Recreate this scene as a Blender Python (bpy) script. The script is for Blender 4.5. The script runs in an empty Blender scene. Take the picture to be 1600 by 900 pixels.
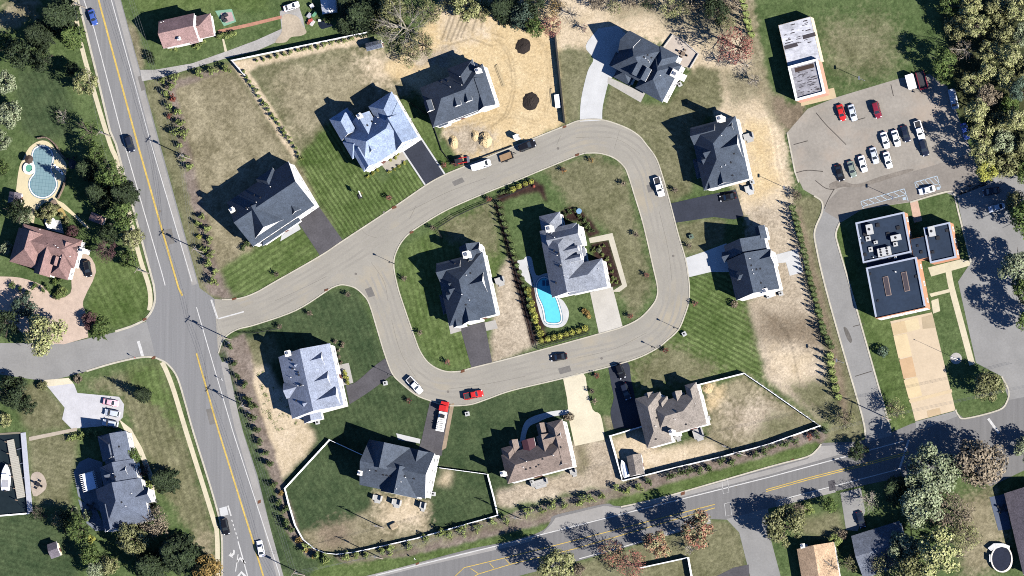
import bpy, math, random
import numpy as np
from mathutils import Vector, Matrix
from mathutils.geometry import tessellate_polygon

random.seed(7)
RNG = np.random.default_rng(11)
sc = bpy.context.scene
col = sc.collection

# ------------------------------------------------------------------ camera
S = 0.18                                   # metres of ground per photo pixel
DIST = 2400.0
TILT = math.atan(0.307)
cdir = Vector((0.945, -0.326, 0)).normalized()
CAM = cdir * (math.sin(TILT) * DIST) + Vector((0, 0, math.cos(TILT) * DIST))
FWD = (-CAM).normalized()
UP = (Vector((0, 1, 0)) - FWD * FWD.dot(Vector((0, 1, 0)))).normalized()
RIGHT = FWD.cross(UP).normalized()
cd = bpy.data.cameras.new('camera')
cam = bpy.data.objects.new('camera', cd)
col.objects.link(cam)
M3 = Matrix((RIGHT, UP, -FWD)).transposed()
cam.matrix_world = Matrix.Translation(CAM) @ M3.to_4x4()
cd.sensor_fit = 'HORIZONTAL'
cd.angle = 2 * math.atan(800 * S / DIST)
cd.clip_start = 10
cd.clip_end = 20000
sc.camera = cam

# ------------------------------------------------------------------ light
SUNV = Vector((1.30, -0.62, 1.0)).normalized()        # towards the sun
elev = math.asin(SUNV.z)
azim = math.atan2(SUNV.x, SUNV.y)
w = bpy.data.worlds.new('World')
sc.world = w
w.use_nodes = True
nt = w.node_tree
nt.nodes.clear()
sky = nt.nodes.new('ShaderNodeTexSky')
sky.sky_type = 'NISHITA'
sky.sun_disc = False
sky.altitude = 2500
sky.air_density = 0.7
sky.dust_density = 0.0
sky.ozone_density = 10.0
sky.sun_elevation = elev
sky.sun_rotation = azim
bg = nt.nodes.new('ShaderNodeBackground')
bg.inputs['Strength'].default_value = 0.085
wo = nt.nodes.new('ShaderNodeOutputWorld')
nt.links.new(sky.outputs[0], bg.inputs[0])
nt.links.new(bg.outputs[0], wo.inputs[0])
sl = bpy.data.lights.new('sun', 'SUN')
sl.energy = 5.0
sl.angle = math.radians(0.5)
sl.color = (1.0, 0.965, 0.915)
so = bpy.data.objects.new('sun', sl)
so.rotation_euler = SUNV.to_track_quat('Z', 'Y').to_euler()
col.objects.link(so)
vs = sc.view_settings
vs.view_transform = 'Standard'
vs.look = 'None'
vs.gamma = 1
vs.use_curve_mapping = False
vs.exposure = 1.2
sc.cycles.max_bounces = 5
sc.cycles.diffuse_bounces = 0
sc.cycles.glossy_bounces = 2
sc.cycles.transparent_max_bounces = 4
sc.cycles.use_denoising = False
sc.cycles.pixel_filter_type = 'BLACKMAN_HARRIS'
sc.cycles.filter_width = 1.0
KEXP = 2.0

# ------------------------------------------------------------------ helpers
def G(px, py, z=0.0):
    """Point of the plane at height z seen at photo pixel (px, py)."""
    d = FWD * DIST + RIGHT * ((px - 800) * S) + UP * ((450 - py) * S)
    t = (z - CAM.z) / d.z
    return CAM + d * t

def C(r, g, b, k=None):
    """albedo from a sunlit appearance (0..255 sRGB)"""
    def f(v):
        v /= 255.0
        return v / 12.92 if v <= 0.04045 else ((v + 0.055) / 1.055) ** 2.4
    k = k or KEXP
    return (f(r) / k, f(g) / k, f(b) / k)

def tag(o, label=None, cat=None, group=None, kind=None):
    if label: o['label'] = label
    if cat: o['category'] = cat
    if group: o['group'] = group
    if kind: o['kind'] = kind
    return o

def mesh_obj(name, verts, faces, mat=None, parent=None, smooth=False):
    me = bpy.data.meshes.new(name)
    me.from_pydata([tuple(v) for v in verts], [], faces)
    me.update()
    if smooth:
        me.polygons.foreach_set('use_smooth', [True] * len(me.polygons))
    o = bpy.data.objects.new(name, me)
    col.objects.link(o)
    if mat: me.materials.append(mat)
    if parent: o.parent = parent
    return o

def empty(name, loc, rz=0.0, parent=None):
    o = bpy.data.objects.new(name, None)
    col.objects.link(o)
    o.location = loc
    o.rotation_euler = (0, 0, rz)
    o.empty_display_size = 0.3
    if parent: o.parent = parent
    return o

def inst(name, me, parent=None, loc=(0, 0, 0), rz=0.0, scale=(1, 1, 1)):
    o = bpy.data.objects.new(name, me)
    col.objects.link(o)
    o.location = loc
    o.rotation_euler = (0, 0, rz)
    o.scale = scale
    if parent: o.parent = parent
    return o

class MB:
    """small mesh collector"""
    def __init__(s):
        s.v = []; s.f = []
    def add(s, vs, fs):
        n = len(s.v)
        s.v += [tuple(v) for v in vs]
        s.f += [tuple(i + n for i in f) for f in fs]
        return s
    def box(s, x0, x1, y0, y1, z0, z1):
        return s.add([(x0,y0,z0),(x1,y0,z0),(x1,y1,z0),(x0,y1,z0),(x0,y0,z1),(x1,y0,z1),(x1,y1,z1),(x0,y1,z1)],
                     [(3,2,1,0),(4,5,6,7),(0,1,5,4),(1,2,6,5),(2,3,7,6),(3,0,4,7)])
    def cyl(s, p0, p1, r0, r1=None, n=8, caps=True):
        r1 = r0 if r1 is None else r1
        p0 = Vector(p0); p1 = Vector(p1)
        d = (p1 - p0).normalized()
        a = Vector((1, 0, 0)) if abs(d.x) < 0.8 else Vector((0, 1, 0))
        e1 = d.cross(a).normalized(); e2 = d.cross(e1)
        vs = []
        for p, r in ((p0, r0), (p1, r1)):
            for i in range(n):
                t = 2 * math.pi * i / n
                vs.append(p + e1 * (r * math.cos(t)) + e2 * (r * math.sin(t)))
        fs = [(i, n + i, n + (i + 1) % n, (i + 1) % n) for i in range(n)]
        if caps:
            fs += [tuple(range(n)), tuple(range(2 * n - 1, n - 1, -1))]
        return s.add(vs, fs)
    def build(s, name, mat=None, parent=None, smooth=False):
        return mesh_obj(name, s.v, s.f, mat, parent, smooth)

def catmull(pts, n=6, closed=False):
    out = []
    m = len(pts)
    rng = range(m if closed else m - 1)
    for i in rng:
        if closed:
            p0, p1, p2, p3 = pts[(i-1) % m], pts[i], pts[(i+1) % m], pts[(i+2) % m]
        else:
            p0, p1, p2, p3 = pts[max(i-1,0)], pts[i], pts[i+1], pts[min(i+2,m-1)]
        for k in range(n):
            t = k / n
            out.append(tuple(0.5 * ((2*p1[j]) + (-p0[j]+p2[j])*t + (2*p0[j]-5*p1[j]+4*p2[j]-p3[j])*t*t
                                    + (-p0[j]+3*p1[j]-3*p2[j]+p3[j])*t**3) for j in range(2)))
    if not closed: out.append(tuple(pts[-1]))
    return out

def sheet(name, polys, mat, z, parent=None):
    """flat polygon (first = outline, further ones = holes) given in photo pixels"""
    P = [[G(x, y, z) for x, y in p] for p in polys]
    tris = tessellate_polygon(P)
    flat = [v for p in P for v in p]
    fs = []
    for t in tris:
        a, b, c = (flat[i] for i in t)
        if (b - a).cross(c - a).z < 0: t = (t[0], t[2], t[1])
        fs.append(tuple(t))
    return mesh_obj(name, flat, fs, mat, parent)

def slab(name, poly, mat, z0, z1, parent=None):
    """extruded polygon given in photo pixels (its top is what is traced)"""
    P = [G(x, y, z1) for x, y in poly]
    area = sum(P[i].x * P[(i+1) % len(P)].y - P[(i+1) % len(P)].x * P[i].y for i in range(len(P)))
    if area < 0: P.reverse()
    n = len(P)
    vs = [Vector((p.x, p.y, z1)) for p in P] + [Vector((p.x, p.y, z0)) for p in P]
    fs = [tuple(t) for t in tessellate_polygon([[Vector((p.x, p.y, 0)) for p in P]])]
    f2 = []
    for t in fs:
        a, b, c = (vs[i] for i in t)
        f2.append(t if (b - a).cross(c - a).z > 0 else (t[0], t[2], t[1]))
    f2 += [(i, n + i, n + (i + 1) % n, (i + 1) % n) for i in range(n)]
    return mesh_obj(name, vs, f2, mat, parent)

def ribbon_geo(mb, pts, width, z0, z1, closed=False):
    """strip of given width (m) along world points"""
    n = len(pts)
    L = []; R = []
    for i in range(n):
        a = pts[(i-1) % n] if (closed or i > 0) else pts[i]
        b = pts[(i+1) % n] if (closed or i < n-1) else pts[i]
        d = Vector((b[0]-a[0], b[1]-a[1]))
        if d.length < 1e-6: d = Vector((1, 0))
        d.normalize()
        nx, ny = -d.y * width / 2, d.x * width / 2
        L.append((pts[i][0] + nx, pts[i][1] + ny)); R.append((pts[i][0] - nx, pts[i][1] - ny))
    vs = []
    for i in range(n):
        vs += [(L[i][0], L[i][1], z1), (R[i][0], R[i][1], z1), (L[i][0], L[i][1], z0), (R[i][0], R[i][1], z0)]
    fs = []
    for i in range(n if closed else n - 1):
        a = 4 * i; b = 4 * ((i + 1) % n)
        fs.append((a + 1, b + 1, b, a))
        if z1 - z0 > 1e-4:
            fs += [(a, b, b + 2, a + 2), (a + 3, b + 3, b + 1, a + 1)]
    if not closed and z1 - z0 > 1e-4:
        e = 4 * (n - 1)
        fs += [(0, 2, 3, 1), (e + 1, e + 3, e + 2, e)]
    mb.add(vs, fs)

def ribbon(name, px, width, z0, z1, mat, closed=False, parent=None):
    mb = MB()
    ribbon_geo(mb, [G(x, y, z1) for x, y in px], width, z0, z1, closed)
    return mb.build(name, mat, parent)

# ------------------------------------------------------------------ materials
MATS = {}
def nmat(key):
    m = bpy.data.materials.new(key)
    m.use_nodes = True
    t = m.node_tree
    b = t.nodes['Principled BSDF']
    return m, t, b

def noise_node(t, scale, detail=3, rough=0.6, vec=None):
    n = t.nodes.new('ShaderNodeTexNoise')
    n.inputs['Scale'].default_value = scale
    n.inputs['Detail'].default_value = detail
    n.inputs['Roughness'].default_value = rough
    if vec is not None: t.links.new(vec, n.inputs['Vector'])
    return n

def position(t):
    return t.nodes.new('ShaderNodeNewGeometry').outputs['Position']

def mixc(t, fac, a, b, mode='MIX'):
    m = t.nodes.new('ShaderNodeMix')
    m.data_type = 'RGBA'; m.blend_type = mode
    for s, v in (('Factor', fac), ('A', a), ('B', b)):
        inp = [i for i in m.inputs if i.name == s and (i.type == 'VALUE' if s == 'Factor' else i.type == 'RGBA')][0]
        if hasattr(v, 'is_linked'): t.links.new(v, inp)
        elif isinstance(v, (int, float)): inp.default_value = v
        else: inp.default_value = (*v, 1)
    return [o for o in m.outputs if o.type == 'RGBA'][0]

def ramp(t, fac, lo, hi, a=0.0, b=1.0):
    r = t.nodes.new('ShaderNodeMapRange')
    r.inputs['From Min'].default_value = lo
    r.inputs['From Max'].default_value = hi
    r.inputs['To Min'].default_value = a
    r.inputs['To Max'].default_value = b
    t.links.new(fac, r.inputs['Value'])
    return r.outputs[0]

def mottled(key, c, amp=0.25, scales=(0.12, 1.3), rough=0.9, stretch=None, bump=0.0, spec=0.2, tint=None):
    """base colour varied by two noises in world space"""
    if key in MATS: return MATS[key]
    m, t, b = nmat(key)
    vec = position(t)
    if stretch:
        mp = t.nodes.new('ShaderNodeMapping')
        mp.inputs['Rotation'].default_value = (0, 0, stretch[0])
        mp.inputs['Scale'].default_value = (stretch[1], stretch[2], 1)
        t.links.new(vec, mp.inputs[0]); svec = mp.outputs[0]
    else: svec = vec
    n1 = noise_node(t, scales[0], 4, 0.6, svec)
    n2 = noise_node(t, scales[1], 3, 0.7, vec)
    f1 = ramp(t, n1.outputs[0], 0.3, 0.7, 1 - amp, 1 + amp)
    f2 = ramp(t, n2.outputs[0], 0.3, 0.7, 1 - amp * 0.8, 1 + amp * 0.8)
    mul = t.nodes.new('ShaderNodeMath'); mul.operation = 'MULTIPLY'
    t.links.new(f1, mul.inputs[0]); t.links.new(f2, mul.inputs[1])
    vm = t.nodes.new('ShaderNodeVectorMath'); vm.operation = 'SCALE'
    vm.inputs[0].default_value = c
    t.links.new(mul.outputs[0], vm.inputs['Scale'])
    out = vm.outputs[0]
    if tint:                                   # wandering dust or dirt of another colour
        n3 = noise_node(t, tint[1], 4, 0.65, vec)
        out = mixc(t, ramp(t, n3.outputs[0], 0.52, 0.75, 0, tint[2]), out, tint[0])
    t.links.new(out, b.inputs['Base Color'])
    b.inputs['Roughness'].default_value = rough
    b.inputs['Specular IOR Level'].default_value = spec
    MATS[key] = m
    return m

def plain(key, c, rough=0.6, metal=0.0, spec=0.4):
    if key in MATS: return MATS[key]
    m, t, b = nmat(key)
    n = noise_node(t, 2.5, 3, 0.6, position(t))
    f = ramp(t, n.outputs[0], 0.3, 0.7, 0.9, 1.08)
    vm = t.nodes.new('ShaderNodeVectorMath'); vm.operation = 'SCALE'
    vm.inputs[0].default_value = c
    t.links.new(f, vm.inputs['Scale'])
    t.links.new(vm.outputs[0], b.inputs['Base Color'])
    b.inputs['Roughness'].default_value = rough
    b.inputs['Metallic'].default_value = metal
    b.inputs['Specular IOR Level'].default_value = spec
    MATS[key] = m
    return m

def shingle(key, c):
    """asphalt shingles: courses follow the height, tabs vary in tone"""
    if key in MATS: return MATS[key]
    m, t, b = nmat(key)
    p = position(t)
    n1 = noise_node(t, 0.55, 4, 0.7, p)
    mp = t.nodes.new('ShaderNodeMapping')
    mp.inputs['Scale'].default_value = (1.0, 1.0, 5.0)
    t.links.new(p, mp.inputs[0])
    n2 = noise_node(t, 2.2, 2, 0.7, mp.outputs[0])
    n3 = noise_node(t, 0.09, 3, 0.5, p)
    f1 = ramp(t, n1.outputs[0], 0.3, 0.7, 0.8, 1.2)
    f2 = ramp(t, n2.outputs[0], 0.3, 0.7, 0.62, 1.38)
    f3 = ramp(t, n3.outputs[0], 0.3, 0.7, 0.86, 1.14)
    a = t.nodes.new('ShaderNodeMath'); a.operation = 'MULTIPLY'
    t.links.new(f1, a.inputs[0]); t.links.new(f2, a.inputs[1])
    a2 = t.nodes.new('ShaderNodeMath'); a2.operation = 'MULTIPLY'
    t.links.new(a.outputs[0], a2.inputs[0]); t.links.new(f3, a2.inputs[1])
    vm = t.nodes.new('ShaderNodeVectorMath'); vm.operation = 'SCALE'
    vm.inputs[0].default_value = c
    t.links.new(a2.outputs[0], vm.inputs['Scale'])
    t.links.new(vm.outputs[0], b.inputs['Base Color'])
    b.inputs['Roughness'].default_value = 0.85
    b.inputs['Specular IOR Level'].default_value = 0.25
    MATS[key] = m
    return m

def foliage(key, cols, scale=0.8, trans=0.05):
    """leaves: three tones by clump, a small shift per object"""
    if key in MATS: return MATS[key]
    m, t, b = nmat(key)
    p = position(t)
    n1 = noise_node(t, scale, 3, 0.7, p)
    n2 = noise_node(t, scale * 4, 2, 0.7, p)
    oi = t.nodes.new('ShaderNodeObjectInfo')
    c1 = mixc(t, ramp(t, n1.outputs[0], 0.38, 0.62), cols[0], cols[1])
    c2 = mixc(t, ramp(t, n2.outputs[0], 0.5, 0.7), c1, cols[2])
    vm = t.nodes.new('ShaderNodeVectorMath'); vm.operation = 'SCALE'
    t.links.new(c2, vm.inputs[0])
    t.links.new(ramp(t, oi.outputs['Random'], 0, 1, 0.8, 1.2), vm.inputs['Scale'])
    t.links.new(vm.outputs[0], b.inputs['Base Color'])
    b.inputs['Roughness'].default_value = 0.75
    b.inputs['Specular IOR Level'].default_value = 0.25
    if trans:
        tr = t.nodes.new('ShaderNodeBsdfTranslucent')
        t.links.new(vm.outputs[0], tr.inputs[0])
        ms = t.nodes.new('ShaderNodeMixShader')
        ms.inputs[0].default_value = trans
        t.links.new(b.outputs[0], ms.inputs[1]); t.links.new(tr.outputs[0], ms.inputs[2])
        t.links.new(ms.outputs[0], t.nodes['Material Output'].inputs['Surface'])
    MATS[key] = m
    return m

WHITE = plain('white_paint', (0.78, 0.77, 0.75), 0.55)
BLACK = plain('black_metal', (0.02, 0.02, 0.022), 0.5)
GLASS = plain('window_glass', (0.02, 0.025, 0.03), 0.08, 0, 0.6)
WOOD = mottled('weathered_wood', (0.16, 0.12, 0.09), 0.25, (0.8, 4))
RUBBER = plain('tyre_rubber', (0.02, 0.02, 0.02), 0.85)
CHROME = plain('bare_metal', (0.45, 0.46, 0.48), 0.35, 0.8)
CONCRETE = mottled('pale_concrete', C(205, 200, 192), 0.1, (0.3, 2.0))
# ------------------------------------------------------------------ ground sheet
def vnoise(x, y, seed):
    r = np.random.default_rng(seed)
    T = r.random((256, 256))
    xi = np.floor(x).astype(int); yi = np.floor(y).astype(int)
    fx = x - xi; fy = y - yi
    fx = fx * fx * (3 - 2 * fx); fy = fy * fy * (3 - 2 * fy)
    a = T[yi % 256, xi % 256]; b = T[yi % 256, (xi + 1) % 256]
    c = T[(yi + 1) % 256, xi % 256]; d = T[(yi + 1) % 256, (xi + 1) % 256]
    return (a * (1 - fx) + b * fx) * (1 - fy) + (c * (1 - fx) + d * fx) * fy

def fbm(x, y, seed, oct=4):
    s = 0; a = 0.5; tot = 0
    for i in range(oct):
        s = s + a * vnoise(x * 2 ** i + 17 * i, y * 2 ** i + 31 * i, seed + i); tot += a; a *= 0.6
    return s / tot

STEP = 1.5
gx = np.arange(-75, 1676, STEP); gy = np.arange(-75, 976, STEP)
NX, NY = len(gx), len(gy)
PX, PY = np.meshgrid(gx, gy)
def inside(poly, x, y):
    r = np.zeros(x.shape, bool)
    n = len(poly)
    for i in range(n):
        x1, y1 = poly[i]; x2, y2 = poly[(i + 1) % n]
        if y1 == y2: continue
        k = ((y1 > y) != (y2 > y)) & (x < (x2 - x1) * (y - y1) / (y2 - y1) + x1)
        r ^= k
    return r
def blur(a, k):
    for _ in range(2):
        for ax in (0, 1):
            c = np.cumsum(np.insert(np.pad(a, [(k, k) if i == ax else (0, 0) for i in (0, 1)], mode='edge'), 0, 0, axis=ax), axis=ax)
            n = 2 * k + 1
            sl1 = [slice(None)] * 2; sl0 = [slice(None)] * 2
            sl1[ax] = slice(n, None); sl0[ax] = slice(0, -n)
            a = (c[tuple(sl1)] - c[tuple(sl0)]) / n
    return a
W1x = fbm(PX / 14, PY / 14, 3) - 0.5; W1y = fbm(PX / 14, PY / 14, 9) - 0.5
W2x = fbm(PX / 4, PY / 4, 5, 2) - 0.5; W2y = fbm(PX / 4, PY / 4, 6, 2) - 0.5
N_big = fbm(PX / 60, PY / 60, 21); N_mid = fbm(PX / 18, PY / 18, 22); N_fine = fbm(PX / 4.5, PY / 4.5, 23, 3)
N_grit = np.random.default_rng(5).random(PX.shape)

KIND = {  # two tones each, as they look in full sun
    'lawn':   (C(82, 102, 60), C(116, 132, 86)),
    'lush':   (C(84, 104, 54), C(122, 138, 86)),
    'deep':   (C(66, 84, 56), C(96, 110, 76)),
    'olive':  (C(112, 112, 80), C(152, 148, 116)),
    'dry':    (C(134, 126, 98), C(184, 173, 143)),
    'tan':    (C(216, 196, 162), C(244, 224, 194)),
    'sand':   (C(228, 200, 152), C(244, 220, 176)),
    'dirt':   (C(186, 170, 146), C(222, 206, 182)),
    'mulch':  (C(128, 114, 102), C(168, 154, 142)),
    'bark':   (C(56, 42, 40), C(84, 64, 58)),
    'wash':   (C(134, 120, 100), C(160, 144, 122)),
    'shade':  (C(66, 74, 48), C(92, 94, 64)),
}
# polygon, kind, edge jitter px, blur cells, (stripe angle deg, period px, strength)
Z = [
 # --- left of the main road
 ([(-80,-80),(125,-80),(125,10),(150,110),(180,230),(240,450),(225,500),(100,540),(-80,540)], 'lawn', 6, 2, None),
 ([(0,0),(60,0),(60,25),(30,40),(0,38)], 'dry', 14, 3, None),
 ([(25,100),(90,110),(110,160),(120,210),(60,225),(28,200)], 'deep', 10, 3, (62,9,.10)),
 ([(150,400),(215,400),(238,470),(215,505),(140,520),(135,470)], 'lush', 4, 2, (62,10,.10)),
 ([(-80,590),(250,560),(300,690),(345,900),(345,980),(-80,980)], 'lawn', 4, 2, None),
 ([(120,600),(255,560),(290,690),(335,830),(330,880),(250,760),(215,690),(195,620)], 'olive', 8, 3, (75,12,.10)),
 ([(195,570),(255,562),(275,640),(290,690),(250,640),(200,600)], 'lush', 10, 4, (75,12,.12)),
 ([(30,600),(75,605),(100,640),(105,668),(45,680),(30,650)], 'olive', 6, 3, None),
 ([(42,680),(120,675),(120,720),(110,790),(55,790)], 'olive', 6, 3, (10,8,.07)),
 ([(-80,808),(60,800),(115,850),(130,980),(-80,980)], 'deep', 8, 3, (12,9,.08)),
 ([(300,830),(340,840),(336,890),(312,890)], 'dry', 14, 3, None),
 # --- north strip
 ([(188,-80),(560,-80),(575,55),(360,100),(225,130),(200,40)], 'lawn', 5, 2, None),
 ([(185,-80),(420,-80),(420,20),(300,15),(215,20)], 'lush', 10, 3, None),
 ([(196,30),(215,45),(225,105),(218,115)], 'dry', 5, 2, None),
 # --- north-west lots
 ([(226,128),(360,98),(385,120),(500,300),(420,400),(340,468),(310,450)], 'olive', 4, 2, None),
 ([(228,128),(262,128),(330,400),(340,455),(318,452)], 'olive', 3, 2, None),
 ([(256,130),(345,108),(360,112),(276,140),(292,200),(330,340),(352,430),(385,455),(362,467),(330,462),(318,440),(316,380),(300,320),(282,240),(268,170)], 'mulch', 4, 1, None),
 ([(277,138),(352,112),(372,122),(470,270),(462,330),(420,385),(345,430),(320,330),(290,205)], 'dry', 4, 2, None),
 ([(345,420),(420,372),(465,350),(502,402),(450,438),(400,456),(366,465),(348,440)], 'lush', 6, 2, (-33,9,.14)),
 ([(384,100),(575,60),(606,90),(640,150),(520,200),(474,252)], 'olive', 4, 2, None),
 ([(420,115),(540,90),(610,85),(640,140),(560,180),(500,195),(462,225)], 'dry', 22, 6, None),
 ([(560,85),(605,80),(625,120),(590,130)], 'tan', 20, 7, None),
 ([(358,98),(572,52),(578,66),(400,104),(390,112),(475,248),(462,255),(378,122)], 'tan', 3, 1, None),
 ([(463,250),(520,185),(560,250),(600,285),(655,235),(668,290),(540,374),(500,325)], 'lush', 5, 2, (57,6.5,.30)),
 ([(470,262),(500,330),(535,372),(500,325),(455,275)], 'dry', 5, 3, None),
 ([(622,150),(655,160),(700,250),(716,262),(696,272),(660,222)], 'lush', 3, 2, (60,7,.10)),
 # --- sandy building plot
 ([(600,110),(680,20),(700,-80),(900,-80),(876,60),(884,192),(840,216),(722,262),(676,172),(650,140)], 'sand', 6, 2, None),
 ([(680,20),(740,15),(770,50),(720,70),(690,70)], 'tan', 10, 4, None),
 ([(690,198),(760,195),(770,220),(735,248),(715,235)], 'dirt', 14, 3, None),
 ([(640,85),(700,70),(720,90),(650,110)], 'dirt', 14, 3, None),
 # --- north-east plots
 ([(866,-80),(1180,-80),(1175,130),(1220,180),(1240,310),(1228,340),(1160,340),(1120,190),(1060,70),(960,60),(920,80),(868,75)], 'tan', 8, 3, None),
 ([(930,10),(1140,-10),(1160,50),(1100,60),(1000,30)], 'dry', 26, 6, None),
 ([(868,78),(918,78),(926,105),(908,160),(905,190),(882,195)], 'olive', 4, 2, None),
 ([(940,188),(943,160),(955,128),(1000,160),(1040,165),(1092,100),(1130,112),(1132,165),(1100,185),(1085,240),(1080,300),(1048,318),(1012,228),(975,198)], 'olive', 4, 2, (24,8,.07)),
 ([(1125,60),(1180,60),(1215,180),(1240,310),(1228,345),(1165,335),(1150,220),(1130,170)], 'tan', 10, 3, None),
 ([(1165,190),(1205,190),(1215,290),(1175,320)], 'sand', 16, 4, None),
 ([(1125,120),(1180,100),(1200,150),(1140,170)], 'dry', 16, 4, None),
 ([(1152,-80),(1182,-80),(1182,40),(1220,170),(1232,200),(1205,190),(1165,60)], 'dry', 8, 3, None),
 ([(1165,330),(1240,310),(1262,440),(1170,470)], 'dirt', 8, 3, None),
 ([(1055,348),(1115,340),(1135,345),(1130,380),(1072,402)], 'olive', 4, 2, (-14,8,.08)),
 ([(1078,434),(1135,425),(1168,470),(1198,592),(1160,580),(1090,600),(990,612),(982,567),(1045,533),(1075,480)], 'lush', 4, 2, (28,7.5,.24)),
 ([(985,570),(1060,540),(1130,570),(1095,600),(992,610)], 'olive', 12, 5, None),
 ([(1168,470),(1250,430),(1275,470),(1295,610),(1285,660),(1200,595)], 'dirt', 6, 2, None),
 ([(1175,480),(1230,500),(1290,490),(1290,545),(1200,540)], 'wash', 22, 7, None),
 ([(1200,545),(1270,555),(1280,600),(1220,600)], 'tan', 18, 6, None),
 ([(1225,600),(1300,590),(1310,665),(1280,662)], 'olive', 14, 4, None),
 ([(1100,608),(1162,586),(1278,662),(1200,692),(1010,740),(1040,700),(1105,680)], 'dry', 8, 3, None),
 ([(1110,600),(1130,600),(1125,640),(1108,640)], 'sand', 8, 3, None),
 ([(1120,640),(1190,620),(1230,660),(1180,690)], 'dirt', 20, 6, None),
 ([(1200,640),(1278,662),(1220,688),(1170,695)], 'olive', 14, 5, None),
 ([(955,682),(1005,668),(1030,700),(1110,690),(1130,708),(972,750)], 'tan', 6, 3, None),
 # --- central island
 ([(615,412),(662,349),(750,305),(800,285),(905,242),(940,240),(982,275),(1027,450),(1000,497),(935,522),(737,575),(695,580),(657,550),(621,447)], 'lawn', 0, 1, None),
 ([(625,390),(690,350),(770,312),(785,400),(770,470),(745,575),(690,578),(655,545),(622,447)], 'lush', 4, 2, (76,9,.10)),
 ([(690,350),(775,312),(780,400),(750,390),(700,370)], 'olive', 8, 4, None),
 ([(780,420),(800,395),(840,540),(765,572),(770,500)], 'dirt', 4, 2, None),
 ([(772,318),(784,316),(842,536),(830,540)], 'bark', 2, 1, None),
 ([(826,448),(838,446),(858,528),(918,508),(922,516),(846,538)], 'bark', 2, 1, None),
 ([(775,305),(832,280),(850,290),(856,318),(842,300),(780,318)], 'bark', 3, 1, None),
 ([(785,318),(840,300),(850,345),(840,395),(800,395)], 'lawn', 4, 2, None),
 ([(850,262),(930,242),(975,262),(1020,440),(990,500),(965,455),(955,365),(890,320)], 'olive', 8, 3, None),
 ([(876,330),(890,322),(905,326),(925,345),(938,365),(920,372),(905,345),(880,345)], 'bark', 2, 1, None),
 ([(922,380),(951,375),(972,443),(955,450),(935,425)], 'bark', 2, 1, None),
 ([(880,495),(915,490),(918,512),(860,527),(850,515)], 'lawn', 4, 2, None),
 # --- south-west plots
 ([(345,540),(400,508),(462,485),(520,450),(560,452),(600,552),(612,585),(672,628),(707,635),(880,592),(900,690),(780,790),(700,850),(470,860),(400,650)], 'deep', 4, 2, (70,9,.08)),
 ([(382,530),(420,575),(470,650),(492,675),(490,700),(440,752),(420,715),(395,610)], 'tan', 6, 2, None),
 ([(380,530),(430,525),(435,560),(400,580)], 'olive', 6, 3, None),
 ([(342,548),(356,532),(380,520),(392,545),(400,620),(445,755),(470,840),(500,862),(480,870),(452,840),(420,740)], 'mulch', 4, 1, None),
 ([(340,552),(352,545),(380,640),(420,745),(448,838),(480,872),(520,882),(560,885),(470,905),(435,890),(400,740)], 'deep', 3, 2, (72,5,.12)),
 ([(711,640),(880,594),(892,642),(790,665),(782,720),(690,725),(694,690)], 'deep', 6, 3, None),
 ([(515,692),(655,690),(690,735),(760,742),(776,808),(668,836),(480,845),(446,766)], 'deep', 2, 2, (60,9,.07)),
 ([(582,768),(664,780),(674,782),(668,832),(560,860),(500,862),(472,842),(475,830),(525,820),(560,806),(580,790)], 'dry', 5, 2, None),
 ([(590,775),(664,785),(662,825),(600,820)], 'tan', 18, 5, None),
 ([(500,820),(560,815),(540,860),(490,850)], 'wash', 14, 5, None),
 ([(690,735),(705,735),(702,755),(682,758)], 'tan', 6, 3, None),
 ([(892,694),(944,684),(955,682),(972,752),(960,758),(780,794),(776,765),(880,740)], 'dirt', 6, 2, None),
 ([(942,646),(957,650),(960,670),(946,672)], 'dry', 4, 2, None),
 ([(900,690),(920,690),(915,740),(898,740)], 'dry', 8, 3, None),
 ([(912,583),(950,572),(957,606),(956,650),(938,646),(925,638)], 'lawn', 2, 1, None),
 # --- south verge
 ([(520,868),(650,843),(777,808),(972,754),(1280,668),(1300,680),(1285,694),(960,785),(860,815),(640,870),(540,882)], 'mulch', 4, 1, None),
 ([(500,880),(560,880),(700,858),(860,818),(860,830),(740,862),(570,902),(480,905)], 'lush', 3, 1, None),
 ([(945,784),(1040,757),(1275,690),(1282,697),(1262,714),(1040,777),(968,793)], 'lush', 3, 1, None),
 ([(515,872),(700,832),(780,815),(1000,760),(1000,766),(780,822),(560,880)], 'olive', 8, 3, None),
 # --- east side
 ([(1175,-80),(1480,-80),(1470,115),(1260,172),(1225,200),(1195,100)], 'lawn', 5, 2, None),
 ([(1290,30),(1400,40),(1390,110),(1300,120)], 'olive', 26, 8, None),
 ([(1205,150),(1260,165),(1262,195),(1232,208),(1212,185)], 'wash', 8, 2, None),
 ([(1240,310),(1275,305),(1286,320),(1274,360),(1290,450),(1350,660),(1350,690),(1290,690),(1310,620),(1270,460)], 'olive', 3, 2, None),
 ([(1242,325),(1250,322),(1310,560),(1330,660),(1318,665),(1300,580)], 'wash', 5, 2, None),
 ([(1306,360),(1320,345),(1340,420),(1390,500),(1430,655),(1425,672),(1396,676)], 'lush', 2, 2, None),
 ([(1425,318),(1480,300),(1495,325),(1515,405),(1450,420),(1440,345)], 'lawn', 2, 2, None),
 ([(1450,432),(1482,426),(1520,570),(1565,588),(1575,625),(1560,640),(1505,654),(1494,640),(1455,490)], 'lawn', 2, 2, None),
 # --- south-east gardens
 ([(825,898),(905,878),(1010,848),(1110,812),(1135,815),(1156,832),(1172,900),(1172,980),(800,980)], 'olive', 4, 2, None),
 ([(1205,800),(1310,768),(1420,745),(1545,745),(1560,980),(1220,980)], 'lawn', 4, 2, None),
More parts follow.
